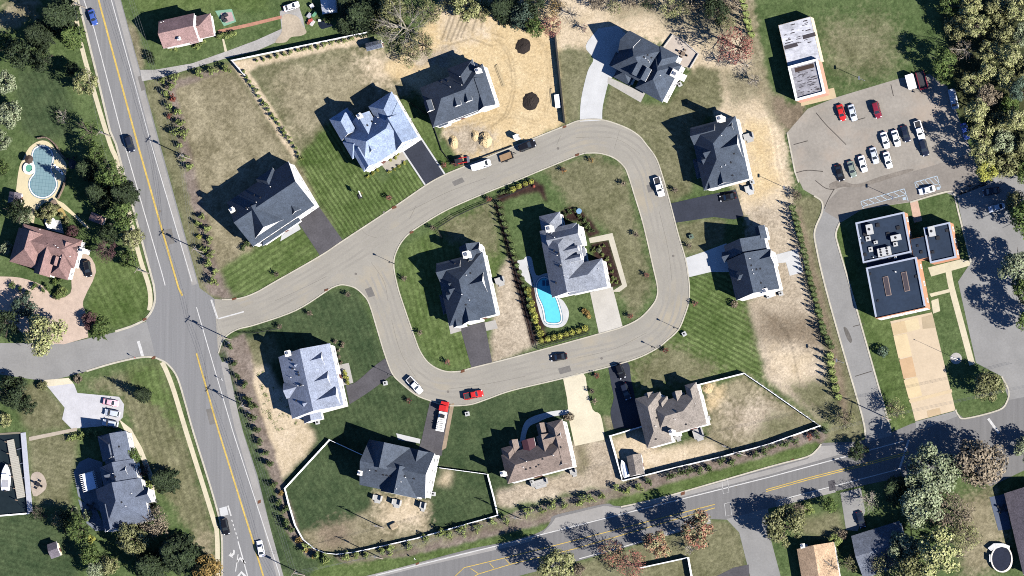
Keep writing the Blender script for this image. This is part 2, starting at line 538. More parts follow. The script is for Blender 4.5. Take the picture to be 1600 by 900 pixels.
 ([(1245,810),(1310,800),(1322,842),(1255,840)], 'olive', 6, 3, None),
 ([(1500,780),(1550,760),(1575,850),(1545,900),(1500,900)], 'dry', 16, 5, None),
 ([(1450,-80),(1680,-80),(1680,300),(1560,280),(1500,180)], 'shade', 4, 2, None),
]
base = np.stack([np.full(PX.shape, v) for v in KIND['lawn'][0]], -1)
tone = np.clip((N_mid * 0.55 + N_big * 0.25 + N_fine * 0.35 - 0.33) / 0.5, 0, 1)[..., None]
def kcol(k):
    a, b = KIND[k]
    return np.array(a) * (1 - tone) + np.array(b) * tone
colr = kcol('lawn')
smooth_ = np.zeros(PX.shape)
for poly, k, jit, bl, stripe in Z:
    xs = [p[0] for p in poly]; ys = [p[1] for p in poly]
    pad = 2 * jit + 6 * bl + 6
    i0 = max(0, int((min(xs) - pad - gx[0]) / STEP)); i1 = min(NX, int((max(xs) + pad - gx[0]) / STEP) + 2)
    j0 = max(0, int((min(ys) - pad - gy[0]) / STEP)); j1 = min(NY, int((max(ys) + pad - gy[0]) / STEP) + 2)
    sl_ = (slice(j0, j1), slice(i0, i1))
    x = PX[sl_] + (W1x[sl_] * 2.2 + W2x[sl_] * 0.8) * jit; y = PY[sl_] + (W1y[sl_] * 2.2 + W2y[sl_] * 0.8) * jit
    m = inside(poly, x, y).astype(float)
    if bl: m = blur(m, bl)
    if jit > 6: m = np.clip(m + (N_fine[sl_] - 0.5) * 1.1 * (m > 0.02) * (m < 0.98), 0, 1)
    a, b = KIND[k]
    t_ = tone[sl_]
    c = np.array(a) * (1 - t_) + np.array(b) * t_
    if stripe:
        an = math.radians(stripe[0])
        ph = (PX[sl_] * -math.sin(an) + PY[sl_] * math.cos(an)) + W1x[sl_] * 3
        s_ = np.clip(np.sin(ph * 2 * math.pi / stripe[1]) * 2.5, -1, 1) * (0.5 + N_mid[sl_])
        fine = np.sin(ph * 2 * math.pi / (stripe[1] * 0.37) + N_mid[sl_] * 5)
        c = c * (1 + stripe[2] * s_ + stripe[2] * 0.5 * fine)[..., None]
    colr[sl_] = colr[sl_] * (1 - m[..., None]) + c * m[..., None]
    smooth_[sl_] = smooth_[sl_] * (1 - m) + (0.6 if k in ('sand', 'tan') else 0.0) * m
# weeds, tyre ruts and grit that lie on the ground itself
colr *= (1 + (0.34 * (N_fine - 0.5) + 0.36 * (N_grit - 0.5)) * (1 - smooth_))[..., None]
ruts = [((676,18),(720,60)),]
for (ax_, ay_), (bx_, by_) in [((706,20),(690,62)),((712,20),(698,62)),((722,22),(704,64)),((729,22),(713,60)),((735,24),(720,58)),((745,26),(738,48)),((755,26),(752,44))]:
    d = np.hypot(bx_ - ax_, by_ - ay_)
    t_ = np.clip(((PX - ax_) * (bx_ - ax_) + (PY - ay_) * (by_ - ay_)) / d ** 2, 0, 1)
    dist = np.hypot(PX - ax_ - t_ * (bx_ - ax_), PY - ay_ - t_ * (by_ - ay_))
    colr *= (1 - 0.45 * np.exp(-(dist / 1.6) ** 2))[..., None]

def track(pts, wd, k):
    for (ax_, ay_), (bx_, by_) in zip(pts, pts[1:]):
        i0 = max(0, int((min(ax_, bx_) - 8 - gx[0]) / STEP)); i1 = int((max(ax_, bx_) + 8 - gx[0]) / STEP) + 1
        j0 = max(0, int((min(ay_, by_) - 8 - gy[0]) / STEP)); j1 = int((max(ay_, by_) + 8 - gy[0]) / STEP) + 1
        q = (slice(j0, j1), slice(i0, i1))
        xx = PX[q] + W2x[q] * 2; yy = PY[q] + W2y[q] * 2
        d = math.hypot(bx_ - ax_, by_ - ay_)
        t_ = np.clip(((xx - ax_) * (bx_ - ax_) + (yy - ay_) * (by_ - ay_)) / d ** 2, 0, 1)
        colr[q] *= (1 + k * np.exp(-(np.hypot(xx - ax_ - t_ * (bx_ - ax_), yy - ay_ - t_ * (by_ - ay_)) / wd) ** 2))[..., None]
# tyre tracks on the bare plots, footpaths across the lawns
for o_ in (0, 5):
    track(catmull([(772+o_,60),(792+o_,84),(800+o_,120),(798+o_,150),(786+o_,182),(760+o_,200)],4), 1.3, -.2)
    track(catmull([(800+o_,40),(846+o_,70),(856+o_,120),(850+o_,180)],4), 1.3, -.16)
    track(catmull([(700,196+o_),(740,190+o_),(790,178+o_),(840,190+o_)],4), 1.2, -.18)
    track(catmull([(1196+o_*1.6,178),(1206+o_*1.6,210),(1210+o_*1.6,250),(1222+o_*1.6,300)],4), 1.8, .14)
    track(catmull([(900+o_,698),(915+o_,740),(905+o_,760)],4), 1.4, -.14)
    track(catmull([(1190,480+o_),(1230,520+o_),(1250,600+o_)],4), 1.4, -.16)
for pts in ([(745,225),(752,235)],[(752,222),(760,236)],[(695,215),(702,235)],[(705,205),(716,230)],[(765,210),(772,228)],[(690,75),(730,62)],[(735,60),(770,72)],[(790,95),(800,110)],[(770,52),(786,58)]):
    track(pts, 1.5, -.3)
for pts in ([(300,140),(318,180),(345,210)],[(430,130),(480,150),(520,145)],[(960,300),(985,380),(1000,430)],[(660,380),(650,440),(660,500)],[(540,480),(570,540)],[(470,720),(520,740),(560,790)],[(230,590),(265,680),(300,790)],[(1240,40),(1300,90),(1380,80)],[(60,140),(80,200)],[(1180,560),(1225,545),(1285,520)]):
    track(catmull(pts,4), 2.2, .12)
corner = {}
O0 = np.array(G(0, 0, 0))
dwn = np.stack([PX, PY], -1)
d3 = (np.array(FWD) * DIST)[None, None] + np.array(RIGHT) * ((PX - 800) * S)[..., None] + np.array(UP) * ((450 - PY) * S)[..., None]
tt = (0 - CAM.z) / d3[..., 2]
P3 = np.array(CAM)[None, None] + d3 * tt[..., None]
P3[..., 2] = 0.0
# the creek bed at the far left is cut out of the ground
CREEK = [(-75,683),(32,676),(38,674),(46,802),(-75,812)]
keepv = ~inside(CREEK, PX, PY)
idx = np.arange(NX * NY).reshape(NY, NX)
quads = np.stack([idx[1:, :-1], idx[1:, 1:], idx[:-1, 1:], idx[:-1, :-1]], -1).reshape(-1, 4)
kq = keepv.reshape(-1)[quads].any(1)
quads = quads[kq]
me = bpy.data.meshes.new('ground')
me.vertices.add(NX * NY)
me.vertices.foreach_set('co', P3.reshape(-1).astype(np.float32))
me.loops.add(len(quads) * 4)
me.loops.foreach_set('vertex_index', quads.reshape(-1).astype(np.int32))
me.polygons.add(len(quads))
me.polygons.foreach_set('loop_start', np.arange(0, len(quads) * 4, 4, dtype=np.int32))
me.polygons.foreach_set('loop_total', np.full(len(quads), 4, dtype=np.int32))
me.update(calc_edges=True)
at = me.attributes.new('soil_colour', 'FLOAT_COLOR', 'POINT')
rgba = np.ones((NX * NY, 4), np.float32)
rgba[:, :3] = np.clip(colr.reshape(-1, 3), 0.004, 0.7)
at.data.foreach_set('color', rgba.reshape(-1))
gm, t, b = nmat('turf_and_soil')
a = t.nodes.new('ShaderNodeAttribute'); a.attribute_name = 'soil_colour'
p = position(t)
n1 = noise_node(t, 1.6, 4, 0.75, p); n2 = noise_node(t, 5.0, 2, 0.7, p)
f1 = ramp(t, n1.outputs[0], 0.3, 0.7, 0.72, 1.28); f2 = ramp(t, n2.outputs[0], 0.3, 0.7, 0.8, 1.2)
mu = t.nodes.new('ShaderNodeMath'); mu.operation = 'MULTIPLY'
t.links.new(f1, mu.inputs[0]); t.links.new(f2, mu.inputs[1])
vm = t.nodes.new('ShaderNodeVectorMath'); vm.operation = 'SCALE'
t.links.new(a.outputs['Color'], vm.inputs[0]); t.links.new(mu.outputs[0], vm.inputs['Scale'])
t.links.new(vm.outputs[0], b.inputs['Base Color'])
b.inputs['Roughness'].default_value = 1.0
b.inputs['Specular IOR Level'].default_value = 0.05
me.materials.append(gm)
ground = bpy.data.objects.new('ground', me)
col.objects.link(ground)
tag(ground, kind='structure')
far = mottled('far_country', C(92, 96, 66), 0.3, (0.02, 0.3))
mb = MB(); R_ = 4000
fx0, fy1 = G(-70, -70).x, G(-70, -70).y
fx1, fy0 = G(1670, 970).x, G(1670, 970).y
e = -0.03
mb.add([(-R_,-R_,e),(R_,-R_,e),(R_,fy0,e),(-R_,fy0,e)], [(0,1,2,3)])
mb.add([(-R_,fy1,e),(R_,fy1,e),(R_,R_,e),(-R_,R_,e)], [(0,1,2,3)])
mb.add([(-R_,fy0,e),(fx0,fy0,e),(fx0,fy1,e),(-R_,fy1,e)], [(0,1,2,3)])
mb.add([(fx1,fy0,e),(R_,fy0,e),(R_,fy1,e),(fx1,fy1,e)], [(0,1,2,3)])
tag(mb.build('terrain', far), kind='structure')

# ------------------------------------------------------------------ roads
def struct(o, label=None, cat=None):
    return tag(o, label, cat, kind='structure')

ASPH_MAIN = mottled('worn_asphalt', C(155, 154, 153), 0.10, (0.25, 2.5), stretch=(math.radians(-15.5), 4, 0.1))
ASPH_EST = mottled('estate_asphalt', C(182, 176, 163), 0.09, (0.10, 2.2), tint=(C(214, 196, 160), 0.06, 0.55))
ASPH_S = mottled('south_asphalt', C(144, 142, 140), 0.10, (0.25, 2.5), stretch=(math.radians(75.7), 4, 0.12))
ASPH_LOT = mottled('lot_asphalt', C(180, 172, 160), 0.13, (0.12, 1.2), tint=(C(206, 184, 162), 0.07, 0.5))
ASPH_DRIVE = mottled('drive_asphalt', C(168, 166, 162), 0.10, (0.15, 1.8))
ASPH_NEW = mottled('fresh_asphalt', C(104, 101, 104), 0.18, (0.25, 2.0))
ASPH_DARK = mottled('dark_asphalt', C(66, 70, 82), 0.14, (0.25, 2.0))
SHOULDER = mottled('shoulder_asphalt', C(182, 178, 172), 0.10, (0.2, 2.0))
KERB = mottled('kerb_concrete', C(222, 214, 194), 0.14, (0.4, 2.5))
WALK = mottled('tan_concrete', C(238, 226, 194), 0.09, (0.4, 2.0))
PALE = mottled('pale_grey_concrete', C(230, 230, 228), 0.08, (0.3, 3.5))
CREAM = mottled('cream_concrete', C(248, 236, 206), 0.09, (0.25, 2.0))
PINK = mottled('pink_pavers', C(226, 202, 182), 0.12, (0.5, 3.0))
BRICKP = mottled('brick_path', C(205, 150, 125), 0.15, (0.8, 4.0))
PAINT_W = mottled('road_paint_white', C(235, 233, 228), 0.14, (0.8, 3.0))
PAINT_Y = mottled('road_paint_yellow', C(232, 200, 110), 0.18, (0.8, 3.0))
PAINT_B = mottled('road_paint_blue', C(205, 222, 234), 0.1, (0.8, 3.0))
RUST = mottled('rusty_iron', C(130, 88, 66), 0.2, (0.8, 4.0))

w_edge = [(110,-70),(122,0),(150,112),(172,205),(181,225),(240,445)]
sw_corner_n = catmull([(240,445),(242,468),(236,487),(225,501)], 5)
main_poly = w_edge + sw_corner_n[1:] + [(229,502),(243,557)] + catmull([(237,559),(250,563),(262,570),(277,590),(290,632),(302,675),(336,785),(346,835),(347,900),(347,970)], 4) + \
    [(465,970),(441,900),(402,742),(380,675),(358,590)] + [(341,552),(335,467)] + [(312,450),(250,225),(189,0),(172,-70)]
struct(sheet('road', [main_poly], ASPH_MAIN, 0.02))
n_edge = catmull([(180,519),(205,511),(229,502)], 4)
struct(sheet('road', [[(-75,532),(0,536),(102,537)] + n_edge + [(243,557)] + catmull([(237,559),(215,559),(175,568),(135,580),(72,594),(0,585),(-75,580)], 4)], ASPH_DRIVE, 0.016))
outer = catmull([(335,467),(350,468),(375,466),(400,457),(430,440),(500,400),(536,376),(615,324),(666,289),(695,273),(721,262),(780,238),(837,215),(882,197),(907,188),(940,187),(975,198),(997,211),(1010,226),(1025,247),(1035,275),(1047,317),(1060,367),(1071,405),(1076,437),(1077,450),(1076,472),(1070,492),(1060,515),(1042,532),(1022,547),(980,565),(880,591),(800,610),(760,624),(735,632),(707,634),(690,632),(672,626),(650,617),(625,597),(612,582),(600,550),(590,517),(577,475),(567,460),(555,450),(543,446),(532,445),(520,449),(510,455),(462,485),(400,507),(370,515),(350,529),(341,552)], 5)
inner = catmull([(800,285),(750,305),(700,327),(662,349),(637,367),(622,387),(615,412),(621,447),(632,482),(647,525),(657,550),(672,569),(695,580),(720,580),(737,575),(800,559),(935,522),(975,510),(1000,497),(1017,480),(1026,465),(1027,447),(1020,415),(1005,350),(992,307),(982,275),(975,260),(960,247),(940,240),(922,239),(905,242),(850,264)], 5, True)
struct(sheet('road', [outer, inner], ASPH_EST, 0.03))
south = [(480,970),(520,914),(572,901),(650,880),(737,857),(800,845),(837,834)] + catmull([(837,834),(852,826),(860,815),(865,806),(900,797),(947,787),(958,790),(970,791)], 4) + \
    [(1040,775),(1200,729),(1262,713),(1275,703),(1285,692),(1340,690),(1392,676),(1424,662),(1495,645),(1508,655),(1560,641),(1576,625),(1680,600),(1680,700),(1600,735),(1548,760),(1500,728),(1412,745),(1307,767),(1235,785),(1200,795),(1135,812),(1110,811),(1007,847),(905,876),(825,896),(760,914),(640,970)]
struct(sheet('road', [south], ASPH_S, 0.02))
struct(sheet('road', [[(1135,811),(1200,794),(1205,845),(1225,920),(1235,970),(1190,970),(1172,900),(1155,832)]], ASPH_DRIVE, 0.026))
struct(sheet('road', [[(1480,302),(1495,308),(1517,410),(1497,440),(1525,567),(1565,588),(1576,625),(1680,605),(1680,250),(1560,270)]], ASPH_DRIVE, 0.026))
lot = [(1230,207),(1262,170),(1307,152),(1407,122),(1452,116),(1480,135),(1515,230),(1545,290),(1496,308),(1480,301),(1422,316),(1347,327),(1315,347),(1283,332),(1284,315),(1272,306),(1255,296),(1242,268)]
struct(sheet('parking_lot', [lot], ASPH_LOT, 0.016))
drv = catmull([(1284,322),(1280,342),(1273,360),(1275,385),(1290,450),(1318,550),(1347,650),(1352,692)], 4) + catmull([(1394,680),(1392,672),(1329,450),(1310,385),(1306,365),(1312,348),(1335,328)], 4)
struct(sheet('road', [drv], ASPH_DRIVE, 0.024))
struct(sheet('parking_lot', [[(1296,312),(1312,296),(1345,286),(1420,270),(1480,252),(1518,240),(1545,288),(1497,306),(1480,300),(1422,315),(1347,326),(1315,346),(1288,330)]], mottled('lane_asphalt', C(160,152,142), .14, (.15,1.5)), 0.026))
CRK = mottled('tar_crack', C(96,90,84), .2)
for q in ([(1275,176),(1290,194),(1306,210),(1322,226)],[(1244,270),(1262,266),(1286,268)],[(1274,282),(1290,294),(1304,296)],[(1303,296),(1294,312),(1288,326)],[(1330,190),(1352,184)],[(1392,132),(1396,150)],[(1333,510),(1350,506)],[(1336,588),(1362,580)],[(1240,226),(1262,220)]):
    struct(ribbon('tar_seam', catmull(q,4) if len(q) > 2 else q, .22, .034, .034, CRK))
struct(sheet('parking_lot', [catmull([(1296,288),(1312,282),(1340,288),(1375,276),(1420,264),(1424,268),(1380,282),(1345,292),(1318,292),(1300,296)],4,True)], mottled('dirt_stain', C(150,141,130), .22, (.4,2)), 0.032))
struct(sheet('road', [catmull([(1318,512),(1324,514),(1331,530),(1329,536),(1323,528)],4,True)], mottled('oil_stain', C(120,116,110), .2, (.6,2)), 0.03))
for q in ([(560,352),(572,366),(590,372)],[(640,330),(700,300),(760,278)],[(900,215),(960,216),(1000,240)],[(1030,330),(1044,390),(1050,440)],[(1010,520),(960,545),(900,560)],[(820,588),(760,600),(700,608)],[(612,500),(626,550),(650,590)],[(430,470),(470,452),(510,432)],[(580,410),(600,440),(606,470)],[(1040,300),(1052,298)],[(960,232),(968,204)],[(870,226),(876,212)],[(640,342),(650,322)]):
    struct(ribbon('tar_seam', catmull(q,5), .06, .043, .043, mottled('fine_crack', C(140,134,124), .2)))
for x, y in ((556,428),(700,612),(1052,400),(872,232),(600,332),(940,560),(250,330),(320,590),(1150,760)):
    struct(sheet('manhole', [[(x+2*math.cos(a*.5236), y+2*math.sin(a*.5236)) for a in range(12)]], mottled('iron_cover', C(138,132,124), .15), .046))
for q in ([(706,284),(722,277),(726,284),(710,291)],[(872,576),(890,571),(893,580),(875,585)],[(1010,290),(1020,286),(1024,298),(1013,301)],[(570,452),(580,448),(586,462),(576,465)],[(255,360),(268,357),(273,380),(260,383)],[(215,120),(222,118),(228,140),(221,142)],[(322,640),(330,638),(336,662),(328,664)]):
    struct(sheet('road_patch', [q], mottled('patch_asphalt', C(140,136,130), .12, (.3,2)), .038))
LANE = mottled('wheel_path', C(178, 172, 160), 0.09, (0.12, 2.2))
mid = catmull([(345,496),(380,488),(420,473),(480,440),(540,402),(600,362),(640,335),(700,300),(760,272),(840,240),(905,214),(945,213),(985,226),(1008,255),(1022,300),(1035,360),(1048,410),(1052,450),(1045,490),(1025,522),(985,542),(900,562),(800,585),(740,603),(690,604),(655,590),(632,560),(615,510),(600,465),(585,430)], 5)
mw = [G(x, y, .034) for x, y in mid]
for off in (-2.6, -1.0, 1.1, 2.7):
    pts = []
    for i in range(len(mw)):
        a_, b_ = mw[max(0, i-1)], mw[min(len(mw)-1, i+1)]
        d_ = Vector((b_.x-a_.x, b_.y-a_.y)).normalized(); k_ = off + .16*math.sin(i*.9+off)
        pts.append((mw[i].x - d_.y*k_, mw[i].y + d_.x*k_))
    mb = MB(); ribbon_geo(mb, pts, .62, .034, .034)
    struct(mb.build('wheel_track', LANE))
# kerbs
for nm, pts, closed in [('kerb', outer[4:], False), ('kerb', inner, True)]:
    struct(ribbon(nm, pts, 0.34, 0.0, 0.13, KERB, closed))
struct(ribbon('kerb', [(110,-70)] + w_edge[1:] + sw_corner_n[1:] + [(205,510),(180,518)], 0.6, 0.0, 0.12, KERB))
struct(ribbon('kerb', catmull([(135,580),(175,568),(215,559),(237,558),(250,562),(263,570),(277,590),(290,632),(302,675),(336,785),(346,835),(347,900)], 4), 0.5, 0.0, 0.12, KERB))
struct(ribbon('kerb', catmull([(1272,306),(1284,315),(1284,332),(1273,360),(1275,385),(1290,450),(1318,550),(1347,650),(1352,680)], 4), 0.45, 0.0, 0.14, KERB))
struct(ribbon('kerb', catmull([(1392,672),(1329,450),(1310,385),(1306,365),(1312,348)], 4), 0.45, 0.0, 0.14, KERB))
struct(ribbon('kerb', catmull([(1422,316),(1477,300),(1490,303),(1496,325),(1517,410)], 4), 0.45, 0.0, 0.14, KERB))
struct(ribbon('kerb', catmull([(1565,588),(1576,610),(1573,628),(1560,641),(1508,654),(1497,648),(1493,640)], 4), 0.4, 0.0, 0.14, KERB))
struct(ribbon('kerb', catmull([(970,792),(1040,776),(1200,730),(1260,714),(1276,703),(1283,694)], 4), 0.4, 0.0, 0.13, KERB))
struct(ribbon('kerb', [(1230,207),(1242,268),(1248,285)], 0.4, 0.0, 0.14, KERB))
# light shoulders of the main roads
struct(ribbon('road_shoulder', [(166,-70),(183,0),(243,225),(304,445)], 1.7, 0.03, 0.03, SHOULDER))
struct(ribbon('road_shoulder', [(350,565),(371,665),(395,745),(436,895),(455,960)], 2.0, 0.03, 0.03, SHOULDER))
struct(ribbon('road_shoulder', [(530,914),(650,884),(800,850),(833,841)], 1.2, 0.034, 0.034, SHOULDER))
struct(sheet('road_shoulder', [[(845,836),(862,818),(868,809),(945,790),(972,795),(1200,734),(1262,717),(1280,697),(1338,694),(1330,705),(1200,742),(1000,793)]], SHOULDER, 0.03))
struct(ribbon('road_shoulder', [(1006,844),(1060,828),(1110,814)], 1.3, 0.034, 0.034, SHOULDER))
struct(ribbon('road_shoulder', [(1212,788),(1305,765)], 1.5, 0.034, 0.034, SHOULDER))
# sidewalks
for pts, wd, m in [([(112,-60),(121,42),(146,140),(172,225),(186,262),(215,390),(232,445),(235,470),(233,485)], 1.3, WALK),
                 ([(253,566),(260,580),(272,612),(291,675),(332,806),(339,836),(340,900),(341,970)], 1.35, WALK),
                 ([(1482,424),(1487,450),(1503,510),(1519,570)], 1.7, WALK)]:
    struct(ribbon('sidewalk', catmull(pts, 4), wd, 0.0, 0.05, m))

# markings
def line(name, pts, wd, mat, z=0.05):
    return struct(ribbon(name, pts, wd, z, z, mat))
line('road_marking', [(136,-65),(154,0),(215,225),(279,450),(285,462)], 0.55, PAINT_Y)
line('road_marking', [(307,552),(342,675),(395,845),(409,892),(430,960)], 0.5, PAINT_Y)
line('road_marking', [(115,-60),(131,0),(147,45),(190,210),(253,427),(258,446)], 0.28, PAINT_W)
line('road_marking', [(157,-60),(174,0),(236,225),(300,440)], 0.26, PAINT_W)
line('road_marking', [(307,480),(325,542),(364,675),(400,785),(436,895),(452,955)], 0.26, PAINT_W)
line('road_marking', [(356,790),(361,806)], 0.45, PAINT_W)
line('road_marking', [(216,533),(223,557)], 0.9, PAINT_W)
line('road_marking', [(330,468),(340,498)], 0.55, PAINT_W)
line('road_marking', [(341,498),(381,487)], 0.38, PAINT_W)
for k in range(5):
    line('road_marking', [(362 + k*2.1, 812 + k*6.6), (363 + k*2.1, 815.5 + k*6.6)], 0.3, PAINT_W)
line('road_marking', [(372,846),(386,897),(400,955)], 0.35, PAINT_W)
line('road_marking', [(372,866),(368,893)], 0.3, PAINT_W)
for q in ((374,872),(376,894)):
    line('road_marking', [(q[0]-4,q[1]+7),(q[0]+1,q[1]),(q[0]+9,q[1]+8)], 0.7, PAINT_W)
struct(sheet('turn_arrow', [[(366,859),(367,861),(366.5,866),(363,869),(364,872),(357,868),(361,862.5),(361.6,865.5),(364,863.5),(364.5,859)]], PAINT_W, 0.052))
struct(sheet('road_patch', [[(342.5,794),(354,791),(357,804),(345,807.5)]], PALE, 0.045))
line('road_marking', [(587,899),(800,847),(1000,796),(1200,746),(1412,689)], 0.28, PAINT_W)
line('road_marking', [(640,968),(725,887),(800,869),(860,854),(1117,788)], 0.22, PAINT_Y)
line('road_marking', [(690,930),(747,897),(800,881),(900,857),(1117,793.5)], 0.22, PAINT_Y)
line('road_marking', [(1197,765),(1265,746),(1340,727),(1420,706)], 0.24, PAINT_Y)
line('road_marking', [(1197,768),(1265,749),(1340,730),(1420,709)], 0.24, PAINT_Y)
line('road_marking', [(905,873),(975,854),(1052,831),(1110,813)], 0.24, PAINT_W)
line('road_marking', [(1215,782),(1297,761),(1405,733)], 0.26, PAINT_W)
line('road_marking', [(1405,734),(1420,687)], 0.6, PAINT_W)
line('road_marking', [(1544,654),(1561,677)], 0.7, PAINT_W)
for (x0, y0) in ((1128,752),(1132,787)):
    line('road_marking', [(x0,y0),(x0+9,y0-2.3),(x0+11,y0+17),(x0+2,y0+19.5),(x0,y0)], 0.12, PAINT_W)
struct(sheet('road_patch', [[(1294,752),(1304,749.5),(1306,765),(1296,767.5)]], ASPH_NEW, 0.056))
for a_, b_ in (((735,888),(747,896)),((765,880),(772,888)),((790,874),(797,882))):
    line('road_marking', [a_, b_], 0.2, PAINT_Y)
# hatched accessible bays by the station
def bay(p0, p1, p2, p3, n):
    line('bay_marking', [p0, p1], 0.2, PAINT_B); line('bay_marking', [p3, p2], 0.18, PAINT_B)
    line('bay_marking', [p0, (p0[0]+4, p0[1]+12)], 0.18, PAINT_B); line('bay_marking', [p1, (p1[0]+6, p1[1]+19)], 0.18, PAINT_B)
    for k in range(n):
        t0 = (k + .2) / n; t1 = min(1, (k + 1.0) / n)
        line('bay_marking', [(p0[0]+(p1[0]-p0[0])*t0, p0[1]+(p1[1]-p0[1])*t0), (p3[0]+(p2[0]-p3[0])*t1, p3[1]+(p2[1]-p3[1])*t1)], 0.16, PAINT_B)
bay((1345,315),(1413,295),(1416,304),(1347,323), 7)
bay((1429,285),(1464,275),(1468,287),(1432,295), 5)
for x, y in ((1413,310),(1466,294)):
    struct(sheet('bay_marking', [[(x-3,y-1),(x+2,y-2.5),(x+3,y+2),(x-2,y+3)]], PAINT_B, 0.05))
# iron drain covers and storm inlets
for x, y, wd, hh in [(616,324,7,4),(643,363,6,3.5),(902,242,6,3.5),(882,198,6,3.5),(723,580,6,4),(405,784,5,5),(340,801,3,7),(652,881,5,3.5),(1067,771,6,5),(1238,719,5,3.5),(226,499,6,4),(240,559,6,4),(510,453,6,3),(366,467,7,3)]:
    struct(sheet('storm_drain', [[(x-wd/2,y-hh/2+1),(x+wd/2,y-hh/2-1),(x+wd/2,y+hh/2-1),(x-wd/2,y+hh/2+1)]], RUST, 0.135 if wd > 5.5 else 0.05))

# driveways, paths, patios
def pave(name, pts, mat, z=0.045, label=None):
    return struct(sheet(name, [pts], mat, z), label)
pave('driveway', [(464,345),(497,321),(536,376),(501,401)], ASPH_NEW)
pave('driveway', [(629,234),(657,216),(695,273),(666,290)], ASPH_DARK)
struct(ribbon('driveway_edging', [(628,234),(665,290)], 0.45, 0.0, 0.07, PALE))
struct(ribbon('driveway_edging', [(658,216),(695,272)], 0.45, 0.0, 0.07, PALE))
pave('driveway', catmull([(935,44),(915,72),(927,92),(918,112),(908,155),(906,190)],4) + catmull([(941,188),(942,165),(951,127)],4) + [(975,100),(985,60),(965,40)], PALE)
pave('path', [(950,120),(1008,146),(1001,160),(949,130)], CONCRETE, 0.052)
pave('driveway', [(1047,318),(1105,305),(1150,296),(1162,337),(1147,343),(1115,339),(1056,348)], ASPH_DARK)
pave('driveway', [(1071,403),(1098,394),(1135,380),(1140,425),(1110,425),(1077,433)], PALE)
pave('driveway', [(719,512),(757,503),(769,566),(737,576)], ASPH_NEW)
pave('path', [(700,502),(720,500),(721,517),(704,522)], CONCRETE)
pave('path', [(757,504),(774,500),(778,513),(760,517)], CONCRETE)
pave('driveway', [(922,457),(957,448),(973,511),(936,522)], mottled('beige_concrete', C(224,218,206), .08, (.3,2.5)))
pave('path', [(920,372),(957,364),(980,447),(968,456),(955,456),(972,445),(951,375),(922,380)], mottled('walk_concrete', C(226,218,196), .08, (.3,2.5)), 0.05)
pave('driveway', catmull([(540,602),(556,597),(585,572),(603,559)],4) + catmull([(613,585),(580,610),(546,632)],4), ASPH_NEW)
pave('driveway', [(672,627),(704,631),(694,690),(690,712),(650,712),(658,690)], ASPH_NEW)
pave('driveway', [(704,631),(710,630),(697,700),(690,704)], mottled('gravel_strip', C(186,164,138), .15, (.4,2.5)), 0.05)
pave('driveway', catmull([(880,592),(911,583),(918,610),(926,640),(938,648),(944,676),(944,687)],3) + [(898,697),(890,660),(886,622)], CREAM)
pave('path', catmull([(888,640),(860,643),(830,652),(818,664),(812,690)],4) + catmull([(820,690),(826,668),(840,660),(862,651),(890,648)],4), PALE, 0.05)
pave('driveway', catmull([(950,572),(980,565),(986,592),(992,620),(1002,668)],3) + catmull([(959,670),(954,645),(959,622),(956,605)],3), ASPH_DARK)
pave('driveway', catmull([(0,432),(32,434),(66,446),(85,466),(110,458),(112,430),(122,398),(138,398),(150,425),(130,470),(134,490),(138,527)],3) + [(100,538),(60,536),(20,510),(-10,480)], PINK)
pave('driveway', [(65,595),(107,591),(116,601),(121,614),(186,620),(194,632),(192,652),(180,664),(112,670),(97,655),(101,637),(75,605)], mottled('pale_pavers', C(226,224,226), .1, (.4,3)))
pave('path', [(66,594),(107,590.5),(115,599),(76,604)], CREAM, 0.05)
pave('path', [(186,655),(205,670),(222,700),(240,745),(243,780),(236,780),(232,745),(214,702),(198,680)], CREAM, 0.05)
pave('path', [(45,683),(120,668),(121,673),(46,689)], mottled('stone_path', C(206,192,172), .1, (.4,3)), 0.05)
pave('driveway', [(222,127),(219,109),(242,109),(300,99),(357,79),(400,63),(440,45),(437,18),(465,4),(474,30),(478,52),(445,60),(400,80),(350,92),(250,122)], mottled('gravel', C(192,188,182), .16, (.25,2)))
pave('driveway', catmull([(441,26),(452,22),(466,27),(472,38),(479,50),(470,56),(455,58),(446,66),(430,66),(440,50)],4,True), mottled('sandy_gravel', C(206,190,166), .16, (.25,2)), 0.055)
pave('path', [(340,47),(390,36),(440,24),(440,29),(392,41),(342,52)], BRICKP, 0.05)
pave('path', [(347,61),(350,61),(355,80),(351,81)], WALK, 0.05)
pave('driveway', [(1391,502),(1456,488),(1493,641),(1430,658)], mottled('apron_concrete', C(236,214,182), .07, (.2,1.5)))
for k, (q, cc) in enumerate([([(1392,506),(1413,501),(1418,519),(1396,524)], (232,206,164)), ([(1413,501),(1434,496),(1438,514),(1418,519)], (244,224,182)), ([(1396,525),(1417,521),(1425,556),(1404,560)], (246,222,178)),
                             ([(1405,562),(1425,557),(1432,588),(1412,592)], (228,192,150)), ([(1412,594),(1433,589),(1441,618),(1420,623)], (246,222,176)), ([(1440,496),(1457,491),(1462,512),(1442,514)], (208,188,156)),
                             ([(1420,625),(1487,608),(1488,613),(1422,630)], (240,216,176)), ([(1448,642),(1468,637),(1471,647),(1450,652)], (220,194,156))]):
    pave('driveway', q, mottled('apron_slab_%d' % k, C(*cc), .07, (.3,2)), 0.058)
pave('driveway', [(1430,659),(1493,642),(1497,650),(1450,668),(1432,672)], ASPH_DRIVE, 0.046)
pave('path', [(1450,418),(1502,405),(1517,408),(1515,415),(1455,432)], WALK)
pave('path', [(1452,459),(1489,450),(1490,455),(1455,464)], WALK)
pave('path', [(1422,317),(1434,313),(1441,345),(1428,348)], mottled('pink_walk', C(226,190,166), .1, (.4,2)))
pave('path', [(1455,470),(1466,466),(1469,486),(1458,490)], WALK)
